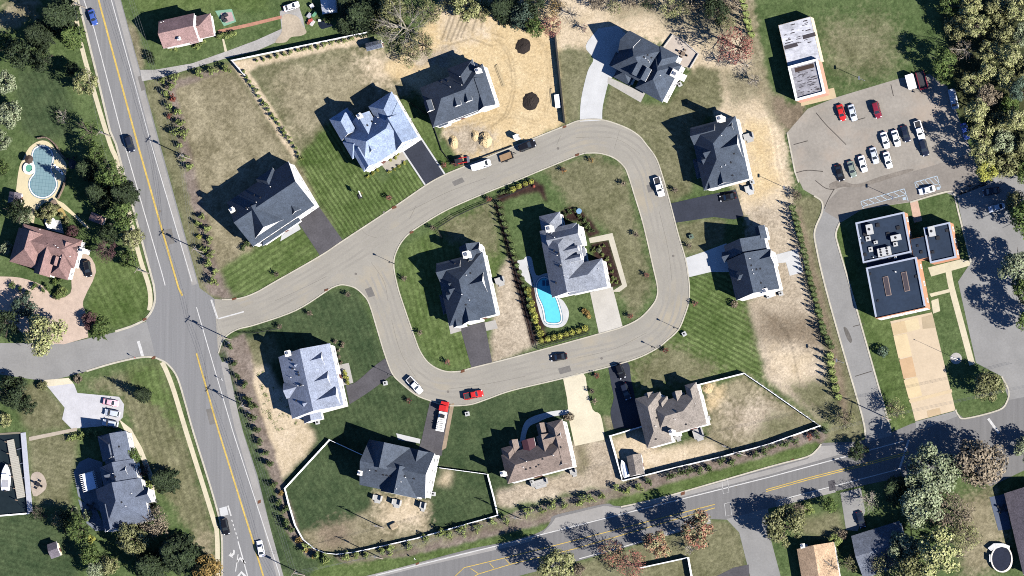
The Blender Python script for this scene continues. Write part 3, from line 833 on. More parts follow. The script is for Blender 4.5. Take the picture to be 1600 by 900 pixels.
pave('driveway', [(1252,166),(1307,153),(1303,137),(1250,150)], mottled('tan_slab', C(232,208,168), .08, (.4,2)))
pave('driveway', [(1313,770),(1345,762),(1352,800),(1340,830),(1322,828)], ASPH_DRIVE)
pave('driveway', [(1120,900),(1146,887),(1170,882),(1175,970),(1120,970)], ASPH_NEW, 0.035)
pave('patio', [(1196,402),(1246,389),(1255,425),(1234,431),(1228,410),(1200,413)], PALE)
pave('patio', [(1051,54),(1064,61),(1091,84),(1078,106),(1064,104),(1041,86),(1037,73)], mottled('patio_stone', C(220,206,192), .1, (.5,3)))
pave('patio', [(115,738),(124,722),(138,715),(160,722),(160,800),(140,792),(122,775)], mottled('grey_deck', C(150,156,166), .1, (.5,3)))
pave('patio', [(122,780),(150,795),(166,828),(150,830),(132,815)], mottled('blue_stone', C(140,148,160), .2, (.8,3)))
pave('patio', [(1546,777),(1569,772),(1580,827),(1560,829)], mottled('slate_patio', C(110,120,140), .1, (.5,3)))
pave('patio', catmull([(48,745),(58,737),(68,743),(73,757),(68,768),(52,775)], 3, True), mottled('round_patio', C(206,190,172), .12, (.5,3)))
pave('patio', [(68,340),(95,345),(100,365),(72,358)], PALE)
pave('patio', [(530,570),(545,567),(552,598),(537,602)], CONCRETE)
pave('path', [(440,368),(466,350),(470,358),(438,377)], PALE)
pave('patio', [(594,255),(629,236),(637,248),(606,270)], mottled('beige_walk', C(206,198,182), .1, (.4,2)))
pave('path', [(619,677),(657,686),(656,693),(622,687)], PALE)
pave('patio', [(336,17),(362,14),(369,34),(350,41)], mottled('green_play_mat', C(150,196,166), .12, (.5,3)))
pave('patio', [(344,20),(362,19),(366,32),(353,36)], mottled('pink_play_mat', C(214,186,184), .15, (.5,3)), 0.05)
# ------------------------------------------------------------------ houses
def unit_window():
    mb = MB()   # x across, z up, y outwards; unit size
    f = 0.09
    mb.box(-.5,.5,0,.06,0,f).box(-.5,.5,0,.06,1-f,1).box(-.5,-.5+f,0,.06,f,1-f).box(.5-f,.5,0,.06,f,1-f).box(-.5+f,.5-f,0.0,.045,.48,.53)
    me = bpy.data.meshes.new('window'); me.from_pydata(mb.v, [], mb.f); me.materials.append(WHITE)
    pb = MB(); pb.add([(-.5+f,.02,f),(.5-f,.02,f),(.5-f,.02,1-f),(-.5+f,.02,1-f)], [(3,2,1,0)])
    pe = bpy.data.meshes.new('pane'); pe.from_pydata(pb.v, [], pb.f); pe.materials.append(GLASS)
    return me, pe
WIN_ME, PANE_ME = unit_window()
def unit_door():
    mb = MB(); mb.box(-.5,.5,0,.08,0,1); 
    for i in (0, 1):
        for j in (0, 1, 2):
            mb.box(-.4+.42*i,-.02+.42*i,.08,.1,.06+.31*j,.31+.31*j)
    me = bpy.data.meshes.new('door'); me.from_pydata(mb.v, [], mb.f); me.materials.append(plain('door_paint', (.12,.05,.04), .5))
    mb = MB(); mb.box(-.5,.5,0,.06,0,1)
    for j in range(4): mb.box(-.47,.47,.06,.075,.03+.245*j,.23+.245*j)
    ge = bpy.data.meshes.new('garage_door'); ge.from_pydata(mb.v, [], mb.f); ge.materials.append(WHITE)
    return me, ge
DOOR_ME, GAR_ME = unit_door()
PIPE = MB().cyl((0,0,-.3),(0,0,.55),.09,.09,8)
PIPE_ME = bpy.data.meshes.new('vent_pipe'); PIPE_ME.from_pydata(PIPE.v, [], PIPE.f); PIPE_ME.materials.append(WHITE)
VB = MB().box(-.22,.22,-.22,.22,-.2,.22)
VBOX_ME = bpy.data.meshes.new('roof_vent'); VBOX_ME.from_pydata(VB.v, [], VB.f); VBOX_ME.materials.append(BLACK)

NWIN = 0
class House:
    def __init__(s, name, label, cat, d0, d1, centre, roof, wall=None, e=5.8, pitch=0.76, trim=None, fascia=0.22):
        s.name, s.label, s.cat = name, label, cat
        s.roof, s.wallm, s.trim = roof, wall or SIDING, trim or WHITE
        s.e, s.pitch, s.fas = e, pitch, fascia
        p = G(*d0, e); q = G(*d1, e)
        s.th = math.atan2(q.y - p.y, q.x - p.x)
        c = G(*centre, e)
        s.c = Vector((c.x, c.y, 0))
        s.w = []
        s.extra = []
    def loc(s, px, py, z):
        p = G(px, py, z) - s.c
        return Vector((p.x * math.cos(s.th) + p.y * math.sin(s.th), -p.x * math.sin(s.th) + p.y * math.cos(s.th), z))
    def M(s, a, c, axis='x', ends='hh', e=None, pitch=None, mat=None):
        """rectangle by two opposite eave corners"""
        e = e or s.e
        A = s.loc(*a, e); B = s.loc(*c, e)
        k = len(s.w)
        g = 0.017 * k
        s.w.append(dict(x0=min(A.x,B.x)-g, x1=max(A.x,B.x)+g, y0=min(A.y,B.y)-g, y1=max(A.y,B.y)+g, z=e + 0.007*k, axis=axis, ends=ends, pitch=(pitch or s.pitch), mat=mat))
        return s
    def W(s, p, q, depth, ends='g', par=False, e=None, pitch=None, mat=None):
        """rectangle by its front eave edge p-q, going depth photo pixels towards the house centre;
        par: ridge parallel to that edge"""
        e = e or s.e
        A = s.loc(*p, e); B = s.loc(*q, e); D = depth * S
        mid = (A + B) / 2
        if abs(A.x - B.x) > abs(A.y - B.y):
            y = mid.y; sg = -1 if y > 0 else 1
            x0, x1 = sorted((A.x, B.x)); y0, y1 = sorted((y, y + sg * D))
            axis = 'x' if par else 'y'
            outer_lo = sg > 0
        else:
            x = mid.x; sg = -1 if x > 0 else 1
            y0, y1 = sorted((A.y, B.y)); x0, x1 = sorted((x, x + sg * D))
            axis = 'y' if par else 'x'
            outer_lo = sg > 0
        if par: en = (ends * 2)[:2]
        else: en = ends[0] + 'g' if outer_lo else 'g' + ends[0]
        k = len(s.w); g = 0.017 * k
        s.w.append(dict(x0=x0-g, x1=x1+g, y0=y0-g, y1=y1+g, z=e + 0.007*k, axis=axis, ends=en, pitch=(pitch or s.pitch * (1.0 if par else (1.45 if ends[0] == 'g' else 1.12))), mat=mat))
        return s
    def roof_z(s, x, y):
        best = 0
        for r in s.w:
            if r['x0'] <= x <= r['x1'] and r['y0'] <= y <= r['y1']:
                dx = min(x - r['x0'], r['x1'] - x); dy = min(y - r['y0'], r['y1'] - y)
                if r['axis'] == 'x': d = dy if 'h' not in r['ends'] else min(dx, dy)
                else: d = dx if 'h' not in r['ends'] else min(dx, dy)
                best = max(best, r['z'] + d * r['pitch'])
        return best
    def build(s, chim=(), doors=(), pipes=(), vents=(), windows=True, win_max=40):
        global NWIN
        root = empty(s.name, s.c, s.th)
        tag(root, s.label, s.cat)
        rb = {}; fb = MB(); wb = MB()
        walls = []
        for r in s.w:
            swap = r['axis'] == 'y'
            if swap: X0, X1, Y0, Y1 = r['y0'], r['y1'], r['x0'], r['x1']
            else: X0, X1, Y0, Y1 = r['x0'], r['x1'], r['y0'], r['y1']
            def P(x, y, z): return (y, x, z) if swap else (x, y, z)
            z, pt = r['z'], r['pitch']
            half = (Y1 - Y0) / 2; ym = (Y0 + Y1) / 2
            hl, hr = r['ends'][0] == 'h', r['ends'][1] == 'h'
            lo = X0 + (half if hl else 0); hi = X1 - (half if hr else 0)
            if lo > hi: lo = hi = (lo + hi) / 2
            h = half * pt
            m = r['mat'] or s.roof
            R = rb.setdefault(m.name, (m, MB()))[1]
            A, B, Cc, D = P(X0,Y0,z), P(X1,Y0,z), P(X1,Y1,z), P(X0,Y1,z)
            R0, R1 = P(lo,ym,z+h), P(hi,ym,z+h)
            vs = [A,B,Cc,D,R0,R1]
            fs = [(0,1,5,4),(2,3,4,5)] if hi - lo > 0.02 else [(0,1,4),(2,3,4)]
            if hl: fs.append((3,0,4))
            if hr: fs.append((1,2,5 if hi - lo > 0.02 else 4))
            if swap: fs = [f[::-1] for f in fs]
            R.add(vs, fs)
            f = s.fas
            # eave boards, soffit, rake boards
            def quad(a_, b_): fb.add([a_, b_, (b_[0],b_[1],b_[2]-f), (a_[0],a_[1],a_[2]-f)], [(0,1,2,3)])
            quad(A, B); quad(Cc, D)
            if hl: quad(D, A)
            else: quad(A, R0); quad(R0, D)
            if hr: quad(B, Cc)
            else: quad(B, R1); quad(R1, Cc)
            fb.add([P(X0,Y0,z-f),P(X1,Y0,z-f),P(X1,Y1,z-f),P(X0,Y1,z-f)], [(0,1,2,3)])
            # ridge cap
            # walls
            il = 0.4 if hl else 0.22; ir = 0.4 if hr else 0.22
            a0, a1, b0, b1 = X0 + il, X1 - ir, Y0 + 0.4, Y1 - 0.4
            if a1 - a0 < 0.3 or b1 - b0 < 0.3: continue
            zt = z + 0.4 * pt - 0.08
            for (u0, v0, u1, v1) in ((a0,b0,a1,b0),(a1,b0,a1,b1),(a1,b1,a0,b1),(a0,b1,a0,b0)):
                wb.add([P(u0,v0,0),P(u1,v1,0),P(u1,v1,zt),P(u0,v0,zt)], [(0,1,2,3)])
            if not hl: wb.add([P(a0,b0,zt),P(a0,b1,zt),P(a0,ym,z+h-.1)], [(0,1,2)])
            if not hr: wb.add([P(a1,b0,zt),P(a1,b1,zt),P(a1,ym,z+h-.1)], [(0,1,2)])
            if swap: walls.append((b0,b1,a0,a1,z))
            else: walls.append((a0,a1,b0,b1,z))
        main = max(rb.values(), key=lambda q: len(q[1].v))
        for key, (m, R) in rb.items():
            R.build('roof' if m is main[0] else 'porch_roof', m, root)
        fb.build('fascia', s.trim, root)
        wb.build('wall', s.wallm, root)
        # openings on the walls turned towards the open side
        cs, sn = math.cos(s.th), math.sin(s.th)
        cnt = 0
        def covered(x, y, z, me_):
            for i, (x0,x1,y0,y1,zz) in enumerate(walls):
                if i != me_ and x0 - .05 < x < x1 + .05 and y0 - .05 < y < y1 + .05 and zz > z: return True
            return False
        used = []
        for (px, py, kind, wd, hh) in doors:
            q = s.loc(px, py, 0.0)
            best = None
            for i, (x0,x1,y0,y1,zz) in enumerate(walls):
                for (nx, ny, pos, lo, hi, oth) in ((1,0,x1,y0,y1,q.y),(-1,0,x0,y0,y1,q.y),(0,1,y1,x0,x1,q.x),(0,-1,y0,x0,x1,q.x)):
                    if lo + wd/2 < oth < hi - wd/2:
                        d = abs((q.x if nx else q.y) - pos)
                        pp = (pos + nx*.15, oth) if nx else (oth, pos + ny*.15)
                        if covered(pp[0], pp[1], 1.0, i): continue
                        if best is None or d < best[0]: best = (d, nx, ny, pos, oth)
            if best:
                _, nx, ny, pos, oth = best
                p = (pos + nx*.005, oth, .12) if nx else (oth, pos + ny*.005, .12)
                inst('garage_door' if kind == 'g' else 'front_door', GAR_ME if kind == 'g' else DOOR_ME, root, p, math.atan2(ny, nx) - math.pi/2, (wd, 1, hh))
                used.append((p[0], p[1], wd))
        if windows:
            for i, (x0,x1,y0,y1,zz) in enumerate(walls):
                for (nx, ny) in ((1,0),(-1,0),(0,1),(0,-1)):
                    wx = nx*cs - ny*sn; wy = nx*sn + ny*cs
                    if wx * 0.945 - wy * 0.326 < 0.12: continue
                    lo, hi = (y0, y1) if nx else (x0, x1)
                    pos = (x1 if nx > 0 else x0) if nx else (y1 if ny > 0 else y0)
                    L = hi - lo
                    n = int(L / 3.0)
                    if L > 2.2 and n == 0: n = 1
                    for k in range(n):
                        t_ = lo + L * (k + .5) / n
                        for zz0, hh in ((0.9, 1.45), (3.55, 1.4)):
                            if zz0 + hh > zz - .25: continue
                            pp = (pos + nx*.15, t_) if nx else (t_, pos + ny*.15)
                            if covered(pp[0], pp[1], zz0, i): continue
                            if zz0 < 3 and any(math.hypot(pp[0]-u[0], pp[1]-u[1]) < u[2]/2 + .8 for u in used): continue
                            if cnt >= win_max: continue
                            cnt += 1
                            p = (pos + nx*.004, t_, zz0) if nx else (t_, pos + ny*.004, zz0)
                            wo_ = inst('window', WIN_ME, root, p, math.atan2(ny, nx) - math.pi/2, (1.0 + .25*((k*7+i) % 2), 1, hh))
                            inst('pane', PANE_ME, wo_)
        NWIN += cnt
        rf = [c_ for c_ in root.children if c_.name.split('.')[0] == 'roof'][0]
        for (px, py, top, sz) in chim:
            sz *= .8
            q = s.loc(px, py, top)
            mb = MB().box(q.x-sz/2, q.x+sz/2, q.y-sz/2, q.y+sz/2, 0.05, top)
            mb.box(q.x-sz/2-.12, q.x+sz/2+.12, q.y-sz/2-.12, q.y+sz/2+.12, top-.25, top-.05)
            ch = mb.build('chimney', s.wallm if s.wallm is SIDING else SIDING, rf)
            MB().box(q.x-sz*.25, q.x+sz*.25, q.y-sz*.25, q.y+sz*.25, top+.002, top+.3).build('chimney_cap', CHROME, root)
        for lst, me_, nm in ((pipes, PIPE_ME, 'vent_pipe'), (vents, VBOX_ME, 'roof_vent')):
            for (px, py) in lst:
                z = 8.0
                for _ in range(4):
                    q = s.loc(px, py, z); z = s.roof_z(q.x, q.y)
                    if z < 1: break
                if z > 1: inst(nm, me_, root, (q.x, q.y, z))
        return root

SIDING = mottled('cream_siding', (0.72, 0.69, 0.64), 0.05, (0.3, 3.0))
SIDING_G = mottled('grey_siding', (0.42, 0.45, 0.5), 0.06, (0.3, 3.0))
BRICK = mottled('orange_brick', (0.46, 0.22, 0.13), 0.12, (0.5, 5.0))
TANWALL = mottled('tan_block', (0.6, 0.5, 0.36), 0.08, (0.5, 4.0))
R_DARK = shingle('charcoal_shingle', C(80, 90, 104))
R_DARK2 = shingle('slate_shingle', C(84, 93, 106))
R_BLUE = shingle('pale_blue_shingle', C(168, 184, 210))
R_LIGHT = shingle('light_grey_shingle', C(148, 153, 163))
R_PALE = shingle('silver_blue_shingle', C(164, 172, 190))
R_BROWN = shingle('brown_shingle', C(148, 132, 122))
R_TAUPE = shingle('taupe_shingle', C(162, 152, 142))
R_ROSE = shingle('rose_shingle', C(174, 142, 137))
R_PINKB = shingle('mauve_brown_shingle', C(158, 126, 120))
R_GREYB = shingle('blue_grey_shingle', C(108, 116, 132))
R_TANS = shingle('tan_shingle', C(214, 182, 148))
R_MAUVE = shingle('mauve_shingle', C(126, 118, 126))
R_SLATE = shingle('dark_slate_shingle', C(120, 126, 138))
R_MAROON = plain('maroon_metal', C(96, 60, 66), 0.5)
R_METAL = plain('white_metal_roof', C(235, 238, 245), 0.4)

h = House('house', 'charcoal roofed house with a white side wall, nearest the main road and estate entrance', 'house', (354.5,316.2), (442.3,257.4), (420,320), R_DARK)
h.M((354.5,316.2),(491.5,321),'x','gg').W((396.4,375.9),(449,341),40).W((452,338),(480,326),30,e=5.2).W((399,278),(427,264),34,'h')
h.W((410,383),(470,346),10,'h',True,e=3.0)
h.build(chim=[(362,328,10.2,1.5)], doors=[(478,345,'g',4.8,2.3),(450,362,'d',1.2,2.3)], pipes=[(387,327),(390,325),(401,316),(423,292)], vents=[(385,325),(393,320),(407,309),(398,305)])

h = House('house', 'pale blue roofed house with striped green lawn and a dark driveway edged in white', 'house', (569,268), (652.9,213.6), (592,212), R_BLUE, pitch=.78)
h.M((537,214),(652.9,213.6),'x','hh').M((575.6,166.4),(653.2,213.9),'y','hh',e=5.6)
h.W((512,182),(545,177-4),40,'h',e=4.6).W((551,190),(577,174),44,'g').W((535.5,222),(551,248),28,'h',e=5.0)
h.W((618,236),(652,214.5),46,'g',e=5.5).W((569,268),(592,253),34,'g',e=5.3).W((574,243),(597,229),20,'g',e=6.6)
h.build(chim=[(561,181,9.8,1.5)], doors=[(640,228,'g',4.8,2.3),(606,262,'d',1.2,2.3)], pipes=[(604,183),(610,184),(591,184),(587,193)], vents=[(574,196),(581,190)])

h = House('house', 'charcoal roofed house under construction in the bare sandy plot', 'house', (673,199), (775,160), (716,155), R_DARK2)
h.M((656,137),(774.5,161.8),'x','hh').W((699,108),(738,92),46,'h').W((747,174),(774,163),48,'g',e=5.5).W((673,186),(692,178.5),20,'h',e=4.8)
h.W((686,199),(700,193.5),26,'h',e=5.0).W((711,167),(721,163),18,'g',e=8.7).W((728,160),(738,156),18,'g',e=8.7).W((712,188),(748,173),12,'h',True,e=3.2)
h.W((663,160),(673,156),16,'g',e=8.0)
h.W((742,104),(752,126),30,'h',e=5.2)
h.build(chim=[(746,110,9.0,1.5)], doors=[(728,196,'d',1.2,2.3)], pipes=[(704,136),(722,133),(719,120)], vents=[(690,128),(700,127)])

h = House('house', 'charcoal roofed house with a curved pale grey driveway and a stone rear patio', 'house', (984.4,48), (1031,73), (1012,104), R_DARK)
h.M((984.4,48),(1010.9,134),'x','hh').W((1067,103),(1033,159),50,'h',True).W((1031.9,70.4),(1060,88),40,'h').W((984,49),(965,79),24,'g').W((964,82),(951,101),22,'h',e=3.3)
h.W((958.8,120),(983.7,133.4),30,'h',True,e=3.4).W((984,113),(994,119),20,'g',e=8.2).W((998,121),(1008,127),20,'g',e=8.2)
h.build(chim=[(1054,115,8.8,2.4)], pipes=[(1009,91),(1013,94),(1015,97),(1032,118)], vents=[(1006,89),(1012,86),(1018,90)], doors=[(1000,142,'d',1.2,2.3)])

h = House('house', 'charcoal roofed house north of the wide black driveway with a parked black car', 'house', (1078,200), (1144.8,182.4), (1122,238), R_DARK)
h.M((1078,200),(1171,279),'y','hh').W((1151,208),(1164,247),56,'g').W((1078,201),(1086,228),40,'g',pitch=.95).W((1096,237),(1104,266),38,'g',e=5.7,pitch=.95).W((1104,297),(1121,292),34,'g',e=5.3)
h.W((1121,290),(1146,283.5),44,'g').W((1082,250),(1090,278),24,'h',True,e=3.3).W((1143,187),(1150,209),30,'g',e=5.4)
h.build(chim=[(1124,185,9.8,1.9)], doors=[(1135,296,'g',4.8,2.3),(1108,306,'d',1.2,2.3)], pipes=[(1128,212),(1128,261),(1134,258)], vents=[(1142,254),(1147,240),(1145,274)])

h = House('house', 'charcoal roofed house with a pale concrete driveway and a square white rear patio', 'house', (1134,372), (1185,358), (1176,408), R_DARK)
h.M((1135.7,407),(1218,451),'y','gg').M((1131,384),(1198,388),'y','gg',e=5.4).W((1137,419),(1143,436),30,'h',e=5.2).W((1144,449),(1150,464),30,'h',e=5.2).W((1127,395),(1133,409),34,'g',e=5.0)
h.W((1204,390),(1210,414),40,'g').W((1150,427),(1153,437),18,'h',e=8.2).W((1180,356),(1194,352.5),20,'g',e=4.6)
h.build(chim=[(1195,455,9.0,1.7)], pipes=[(1172,404),(1176,422),(1178,428)], vents=[(1174,415),(1182,421),(1188,420),(1189,442)])

h = House('house', 'charcoal roofed house on the central island, west of the tan bare strip', 'house', (681,412), (735,398), (728,445), R_DARK)
h.M((681,412),(775,491),'y','hh').W((753,423),(766,459),56,'g').W((681,413),(689,441),40,'g',pitch=.95).W((697,449),(705,477),38,'g',e=5.7,pitch=.95).W((709,512),(724,508),34,'g',e=5.3)
h.W((724,506),(750,499.5),44,'g').W((686,462),(694,490),24,'h',True,e=3.3).W((748,381),(753,398),26,'g',e=5.2).W((718,387),(748,379),26,'g',e=4.6).W((701,440),(704,447),18,'g',e=8.0)
h.build(chim=[(728,397.6,9.8,2.1)], doors=[(740,508,'g',4.8,2.3),(762,508,'d',1.1,2.2)], pipes=[(729,430),(734,469),(722,460)], vents=[(735,427),(711,412),(728,476)])

h = House('house', 'light grey roofed house beside the bright turquoise swimming pool', 'house', (872.8,464.4), (950.5,446.7), (893,405), R_LIGHT, pitch=.64)
h.M((843,361),(920,452),'y','gh').W((938,404),(951,447),62,'h').W((903,350),(911,382),52,'g').W((902,383),(905,392),26,'g',e=7.9).W((906,397),(909,406),26,'g',e=7.9).W((843,339),(874,330.5),34,'h',e=4.8)
h.W((912,385),(919,416),16,'h',True,e=3.2).W((934,413),(939,428),30,'g',e=5.6).W((902,352),(907,366),30,'g',e=5.9)
h.build(chim=[(857,357,9.4,2.0)], doors=[(942,455,'g',4.8,2.3),(925,388,'d',1.2,2.3)], pipes=[(867,371),(877,414),(871,399),(882,431)], vents=[(866,392),(873,396),(875,416),(869,442)])

h = House('house', 'silver blue roofed house with four gables and a curved dark driveway', 'house', (434.8,558), (501.7,548-8), (485,600), R_PALE, pitch=.55)
h.M((435,558),(537,633),'y','gg').W((502,549),(509,571),46,'g',e=7.0,pitch=1.0).W((512,580),(518,603),46,'g',e=7.0,pitch=1.0).W((524,606),(533,630),56,'g',e=7.0,pitch=1.0).W((520,551),(532,598),20,'h',True,e=3.3)
h.W((442,600),(449,622),34,'g',e=6.2).W((476,661),(503,654),26,'g',e=3.2).W((490,575),(493,583),16,'g',e=7.4)
h.build(chim=[(449,552,9.6,1.7)], pipes=[(461,577),(474,602),(455,590),(466,603)], vents=[(456,563),(457,576),(466,582),(467,586),(470,602),(463,626)], doors=[(540,625,'g',4.8,2.3),(530,590,'d',1.2,2.3)])

h = House('house', 'dark slate roofed house inside the curved white fence with three white rear stoops', 'house', (576.7,686.6), (680,708), (620,735), R_DARK2, pitch=.64)
h.M((576.7,686.6),(664.5,779),'x','gg').W((578,687),(641,700),40,'g').W((643,702),(672,707),42,'g',e=5.5).W((595,767.5),(652,778.5),44,'g',e=5.5)
h.build(chim=[(562,739,8.6,1.4)], pipes=[(578,735),(634,746),(627,753),(620,764)], vents=[(588,736),(599,742),(605,743),(610,744),(632,744),(647,748)], doors=[(612,776,'d',1.8,2.2),(584,770,'d',1.8,2.2)])

h = House('house', 'brown roofed house with a maroon porch roof beside the cream driveway', 'house', (791.7,756.3), (895,729), (842,715), R_BROWN)
h.M((783,711),(895,729),'x','hh').W((854,661),(878.4,654.5),70,'h').W((783,701),(806,694),36,'h',e=5.4).W((838,683),(860,677),40,'g',e=5.4).W((838,664),(853,660),26,'g',e=4.6)
h.W((815.5,689),(834,684.5),36,'g',e=5.9,pitch=.35,mat=R_MAROON).W((876,672),(880,690),28,'g',e=5.8).W((796,690),(808,686.5),30,'g',e=4.8)
h.build(chim=[(785,740,9.0,1.4)], pipes=[(823,721),(865,712),(818,730)], vents=[(822,733),(829,731),(838,729),(842,726),(848,717),(876,699)], doors=[(845,752,'d',2.4,2.2),(888,690,'g',4.8,2.3)])

h = House('house', 'taupe roofed house with the small gabled shed and white fence in its yard', 'house', (1012.8,699.6), (1104.5,674), (1047,650), R_TAUPE)
h.M((992,623),(1050,690),'y','hh').M((1013,633),(1104.5,662.8),'x','hh').W((1024,624),(1042,619),36,'h').W((1050,614),(1064,610),36,'g',e=5.3).W((1070,602),(1087.4,597.5),54,'h').W((1086,625),(1090,638),34,'g',e=5.8)
h.W((1088,612),(1100,652),14,'h',True,e=3.3).W((1007,616),(1020,613),26,'g',e=5.0)
h.build(chim=[(1048.7,675,9.4,1.4)], pipes=[(1025,666),(1055,655)], vents=[(1026,653),(1072,663),(1058,644),(1025,686)], doors=[(1088,676,'d',1.8,2.2)])

h = House('house', 'blue grey roofed house with a white pergola and octagonal deck behind it', 'house', (151.7,682), (190.7,671.6), (188,752), R_GREYB, pitch=.82)
h.M((156,684),(212,742),'y','hg').M((156,731),(221,775),'y','gg',e=5.9).M((149.6,765.5),(234,812),'y','hg').W((197,721),(206,750),36,'g').W((231,762),(238,784),44,'g',e=5.2).W((153,683),(189,672),40,'h',e=5.4)
h.W((165,831),(190,824),40,'g',e=5.2).W((203,726),(214,752),18,'h',True,e=3.4)
h.build(pipes=[(178,714),(177,740),(188,757),(206,771),(197,791)], vents=[(186,698),(180,745),(190,785)])

h = House('house', 'mauve brown roofed house beside the pink paver court, west of the main road', 'house', (36,349.5), (128.6,375.5), (75,392), R_PINKB, pitch=.66, e=4.4)
h.M((36,349.5),(116,420),'x','hh').W((14.5,408.8),(60,421),56,'h').W((77,430),(106,437.5),58,'h').W((53,426),(78,433),50,'g',e=4.6).W((120,382),(126,398),30,'g',e=4.4)
h.W((81,413),(90,416),14,'g',e=5.6)
h.build(chim=[(127,391,5.6,1.7)], pipes=[(63,359),(87,384),(91,387),(95,402),(110,401)], vents=[(46,368),(57,369)])

h = House('house', 'rose roofed house with a lower hipped wing, north of the gravel drive', 'house', (248,33), (299,21.5), (290,46), R_ROSE, e=5.4, pitch=.72)
h.M((248,33),(310.5,63.5),'x','gg').M((303,26.5),(334.5,55.5),'x','gh',e=3.2).W((297,68.5),(311,66),12,'h',e=3.0)
h.build(pipes=[(252,35),(256,34)], doors=[(306,73,'d',1.1,2.1)], chim=[(279,60,7.6,.9)])

h = House('house', 'tan roofed single storey house at the bottom edge beside the side street', 'house', (1245,858), (1297,848), (1285,900), R_TANS, e=3.0, pitch=.4)
h.M((1245,858),(1316,925),'y','gg')
h.build(chim=[(1254,853,4.2,1.3)])
h = House('house', 'dark slate roofed house in deep tree shade at the bottom of the photo', 'house', (1330,837), (1409,812), (1375,855), R_SLATE, e=3.0, pitch=.35)
h.M((1330,837.5),(1424,880),'x','gg')
h.build()
h = House('house', 'mauve roofed house cut by the right edge beside the round raised pool', 'house', (1569,771), (1600,763), (1600,830), R_MAUVE, e=3.1, pitch=.38)
h.M((1569,771),(1668,880),'y','gg')
h.build(windows=False)
h = House('cabin', 'low cabin with half white metal roof at the top edge beside the yard clutter', 'cabin', (508,22), (528,18), (512,0), R_METAL, e=2.8, pitch=.3)
h.M((496,-30),(526,18),'y','gg')
h.build(windows=False)
# sheds
def shed(label, p0, p1, a, c_, roof, axis, e=2.3, wall=None, pitch=.5):
    hh = House('shed', label, 'shed', p0, p1, ((a[0]+c_[0])/2, (a[1]+c_[1])/2), roof, wall or SIDING, e=e, pitch=pitch, fascia=.12)
    hh.M(a, c_, axis, 'gg')
    return hh.build(doors=[(c_[0], (a[1]+c_[1])/2, 'd', 1.0, 1.9)], win_max=2)
shed('gabled taupe roofed shed in the corner of the white fenced yard', (979,713), (1001,708.5), (979,713), (1007,740), R_TAUPE, 'y')
shed('small white shed with dark roof at the end of the long white fence', (571,68), (595,62), (571,68), (598,74), R_GREYB, 'x')
shed('grey shed on the cream pool terrace', (15,299), (27,301), (15,299), (31,320), R_MAUVE, 'y', wall=SIDING)
shed('pinkish roofed shed under the dark evergreens by the main road', (143,331), (158,337), (143,331), (160,352), R_ROSE, 'y', wall=TANWALL)
shed('little mauve roofed shed alone on the bottom left lawn', (73,851), (87,846), (73.5,851), (95,868), R_MAUVE, 'x', wall=TANWALL)

# ------------------------------------------------------------------ flat roofed buildings
def flat_block(root, a, c_, th, h, wallm, roofm, capm, par=0.45, cap=0.35):
    """block by two opposite parapet corners (pixels) in the frame of root"""
    def L(px, py, z):
        p = G(px, py, z) - root.location
        return (p.x*math.cos(th) + p.y*math.sin(th), -p.x*math.sin(th) + p.y*math.cos(th))
    A = L(*a, h); B = L(*c_, h)
    x0, x1 = sorted((A[0], B[0])); y0, y1 = sorted((A[1], B[1]))
    mb = MB()
    for (u0,v0,u1,v1) in ((x0,y0,x1,y0),(x1,y0,x1,y1),(x1,y1,x0,y1),(x0,y1,x0,y0)):
        mb.add([(u0,v0,0),(u1,v1,0),(u1,v1,h-.05),(u0,v0,h-.05)], [(0,1,2,3)])
    mb.build('wall', wallm, root)
    MB().add([(x0+.05,y0+.05,h-par),(x1-.05,y0+.05,h-par),(x1-.05,y1-.05,h-par),(x0+.05,y1-.05,h-par)], [(0,1,2,3)]).build('roof', roofm, root)
    return x0, x1, y0, y1
def parapet(root, x0, x1, y0, y1, h, capm, cap=0.4, par=0.5, gaps=()):
    mb = MB()
    if 's' not in gaps: mb.box(x0-.03, x1+.03, y0-.03, y0+cap, h-par-.2, h)
    if 'n' not in gaps: mb.box(x0-.03, x1+.03, y1-cap, y1+.03, h-par-.2, h)
    if 'w' not in gaps: mb.box(x0-.03, x0+cap, y0+cap+.004, y1-cap-.004, h-par-.2, h)
    if 'e' not in gaps: mb.box(x1-cap, x1+.03, y0+cap+.004, y1-cap-.004, h-par-.2, h)
    mb.build('parapet', capm, root)
def frame(p, q, h):
    a = G(*p, h); b = G(*q, h)
    return math.atan2(b.y - a.y, b.x - a.x)
MEMB = mottled('black_membrane', C(54, 68, 88), 0.16, (0.15, 0.9))
COPING = plain('coping_metal', C(200, 208, 225), 0.5)
WORN = mottled('weathered_white_roof', C(226, 226, 232), 0.28, (0.35, 1.2), stretch=(math.radians(-14), 0.5, 1.8))
th = frame((1337,348), (1413,331), 4.6)
c0 = G(1410, 410, 4.6); fs = empty('fire_station', (c0.x, c0.y, 0), th)
tag(fs, 'black flat roofed brick station in three joined blocks with tan front apron', 'fire station')
b1 = flat_block(fs, (1336.5,348), (1424,394), th, 4.7, BRICK, MEMB, COPING); parapet(fs, *b1, 4.7, COPING)
b2 = flat_block(fs, (1422,374), (1455,401), th, 4.55, BRICK, MEMB, COPING, par=.12)
b3 = flat_block(fs, (1443,356), (1494,402), th, 4.9, BRICK, MEMB, COPING); parapet(fs, *b3, 4.9, COPING)
b4 = flat_block(fs, (1353,418.5), (1446,480), th, 6.0, BRICK, MEMB, COPING)
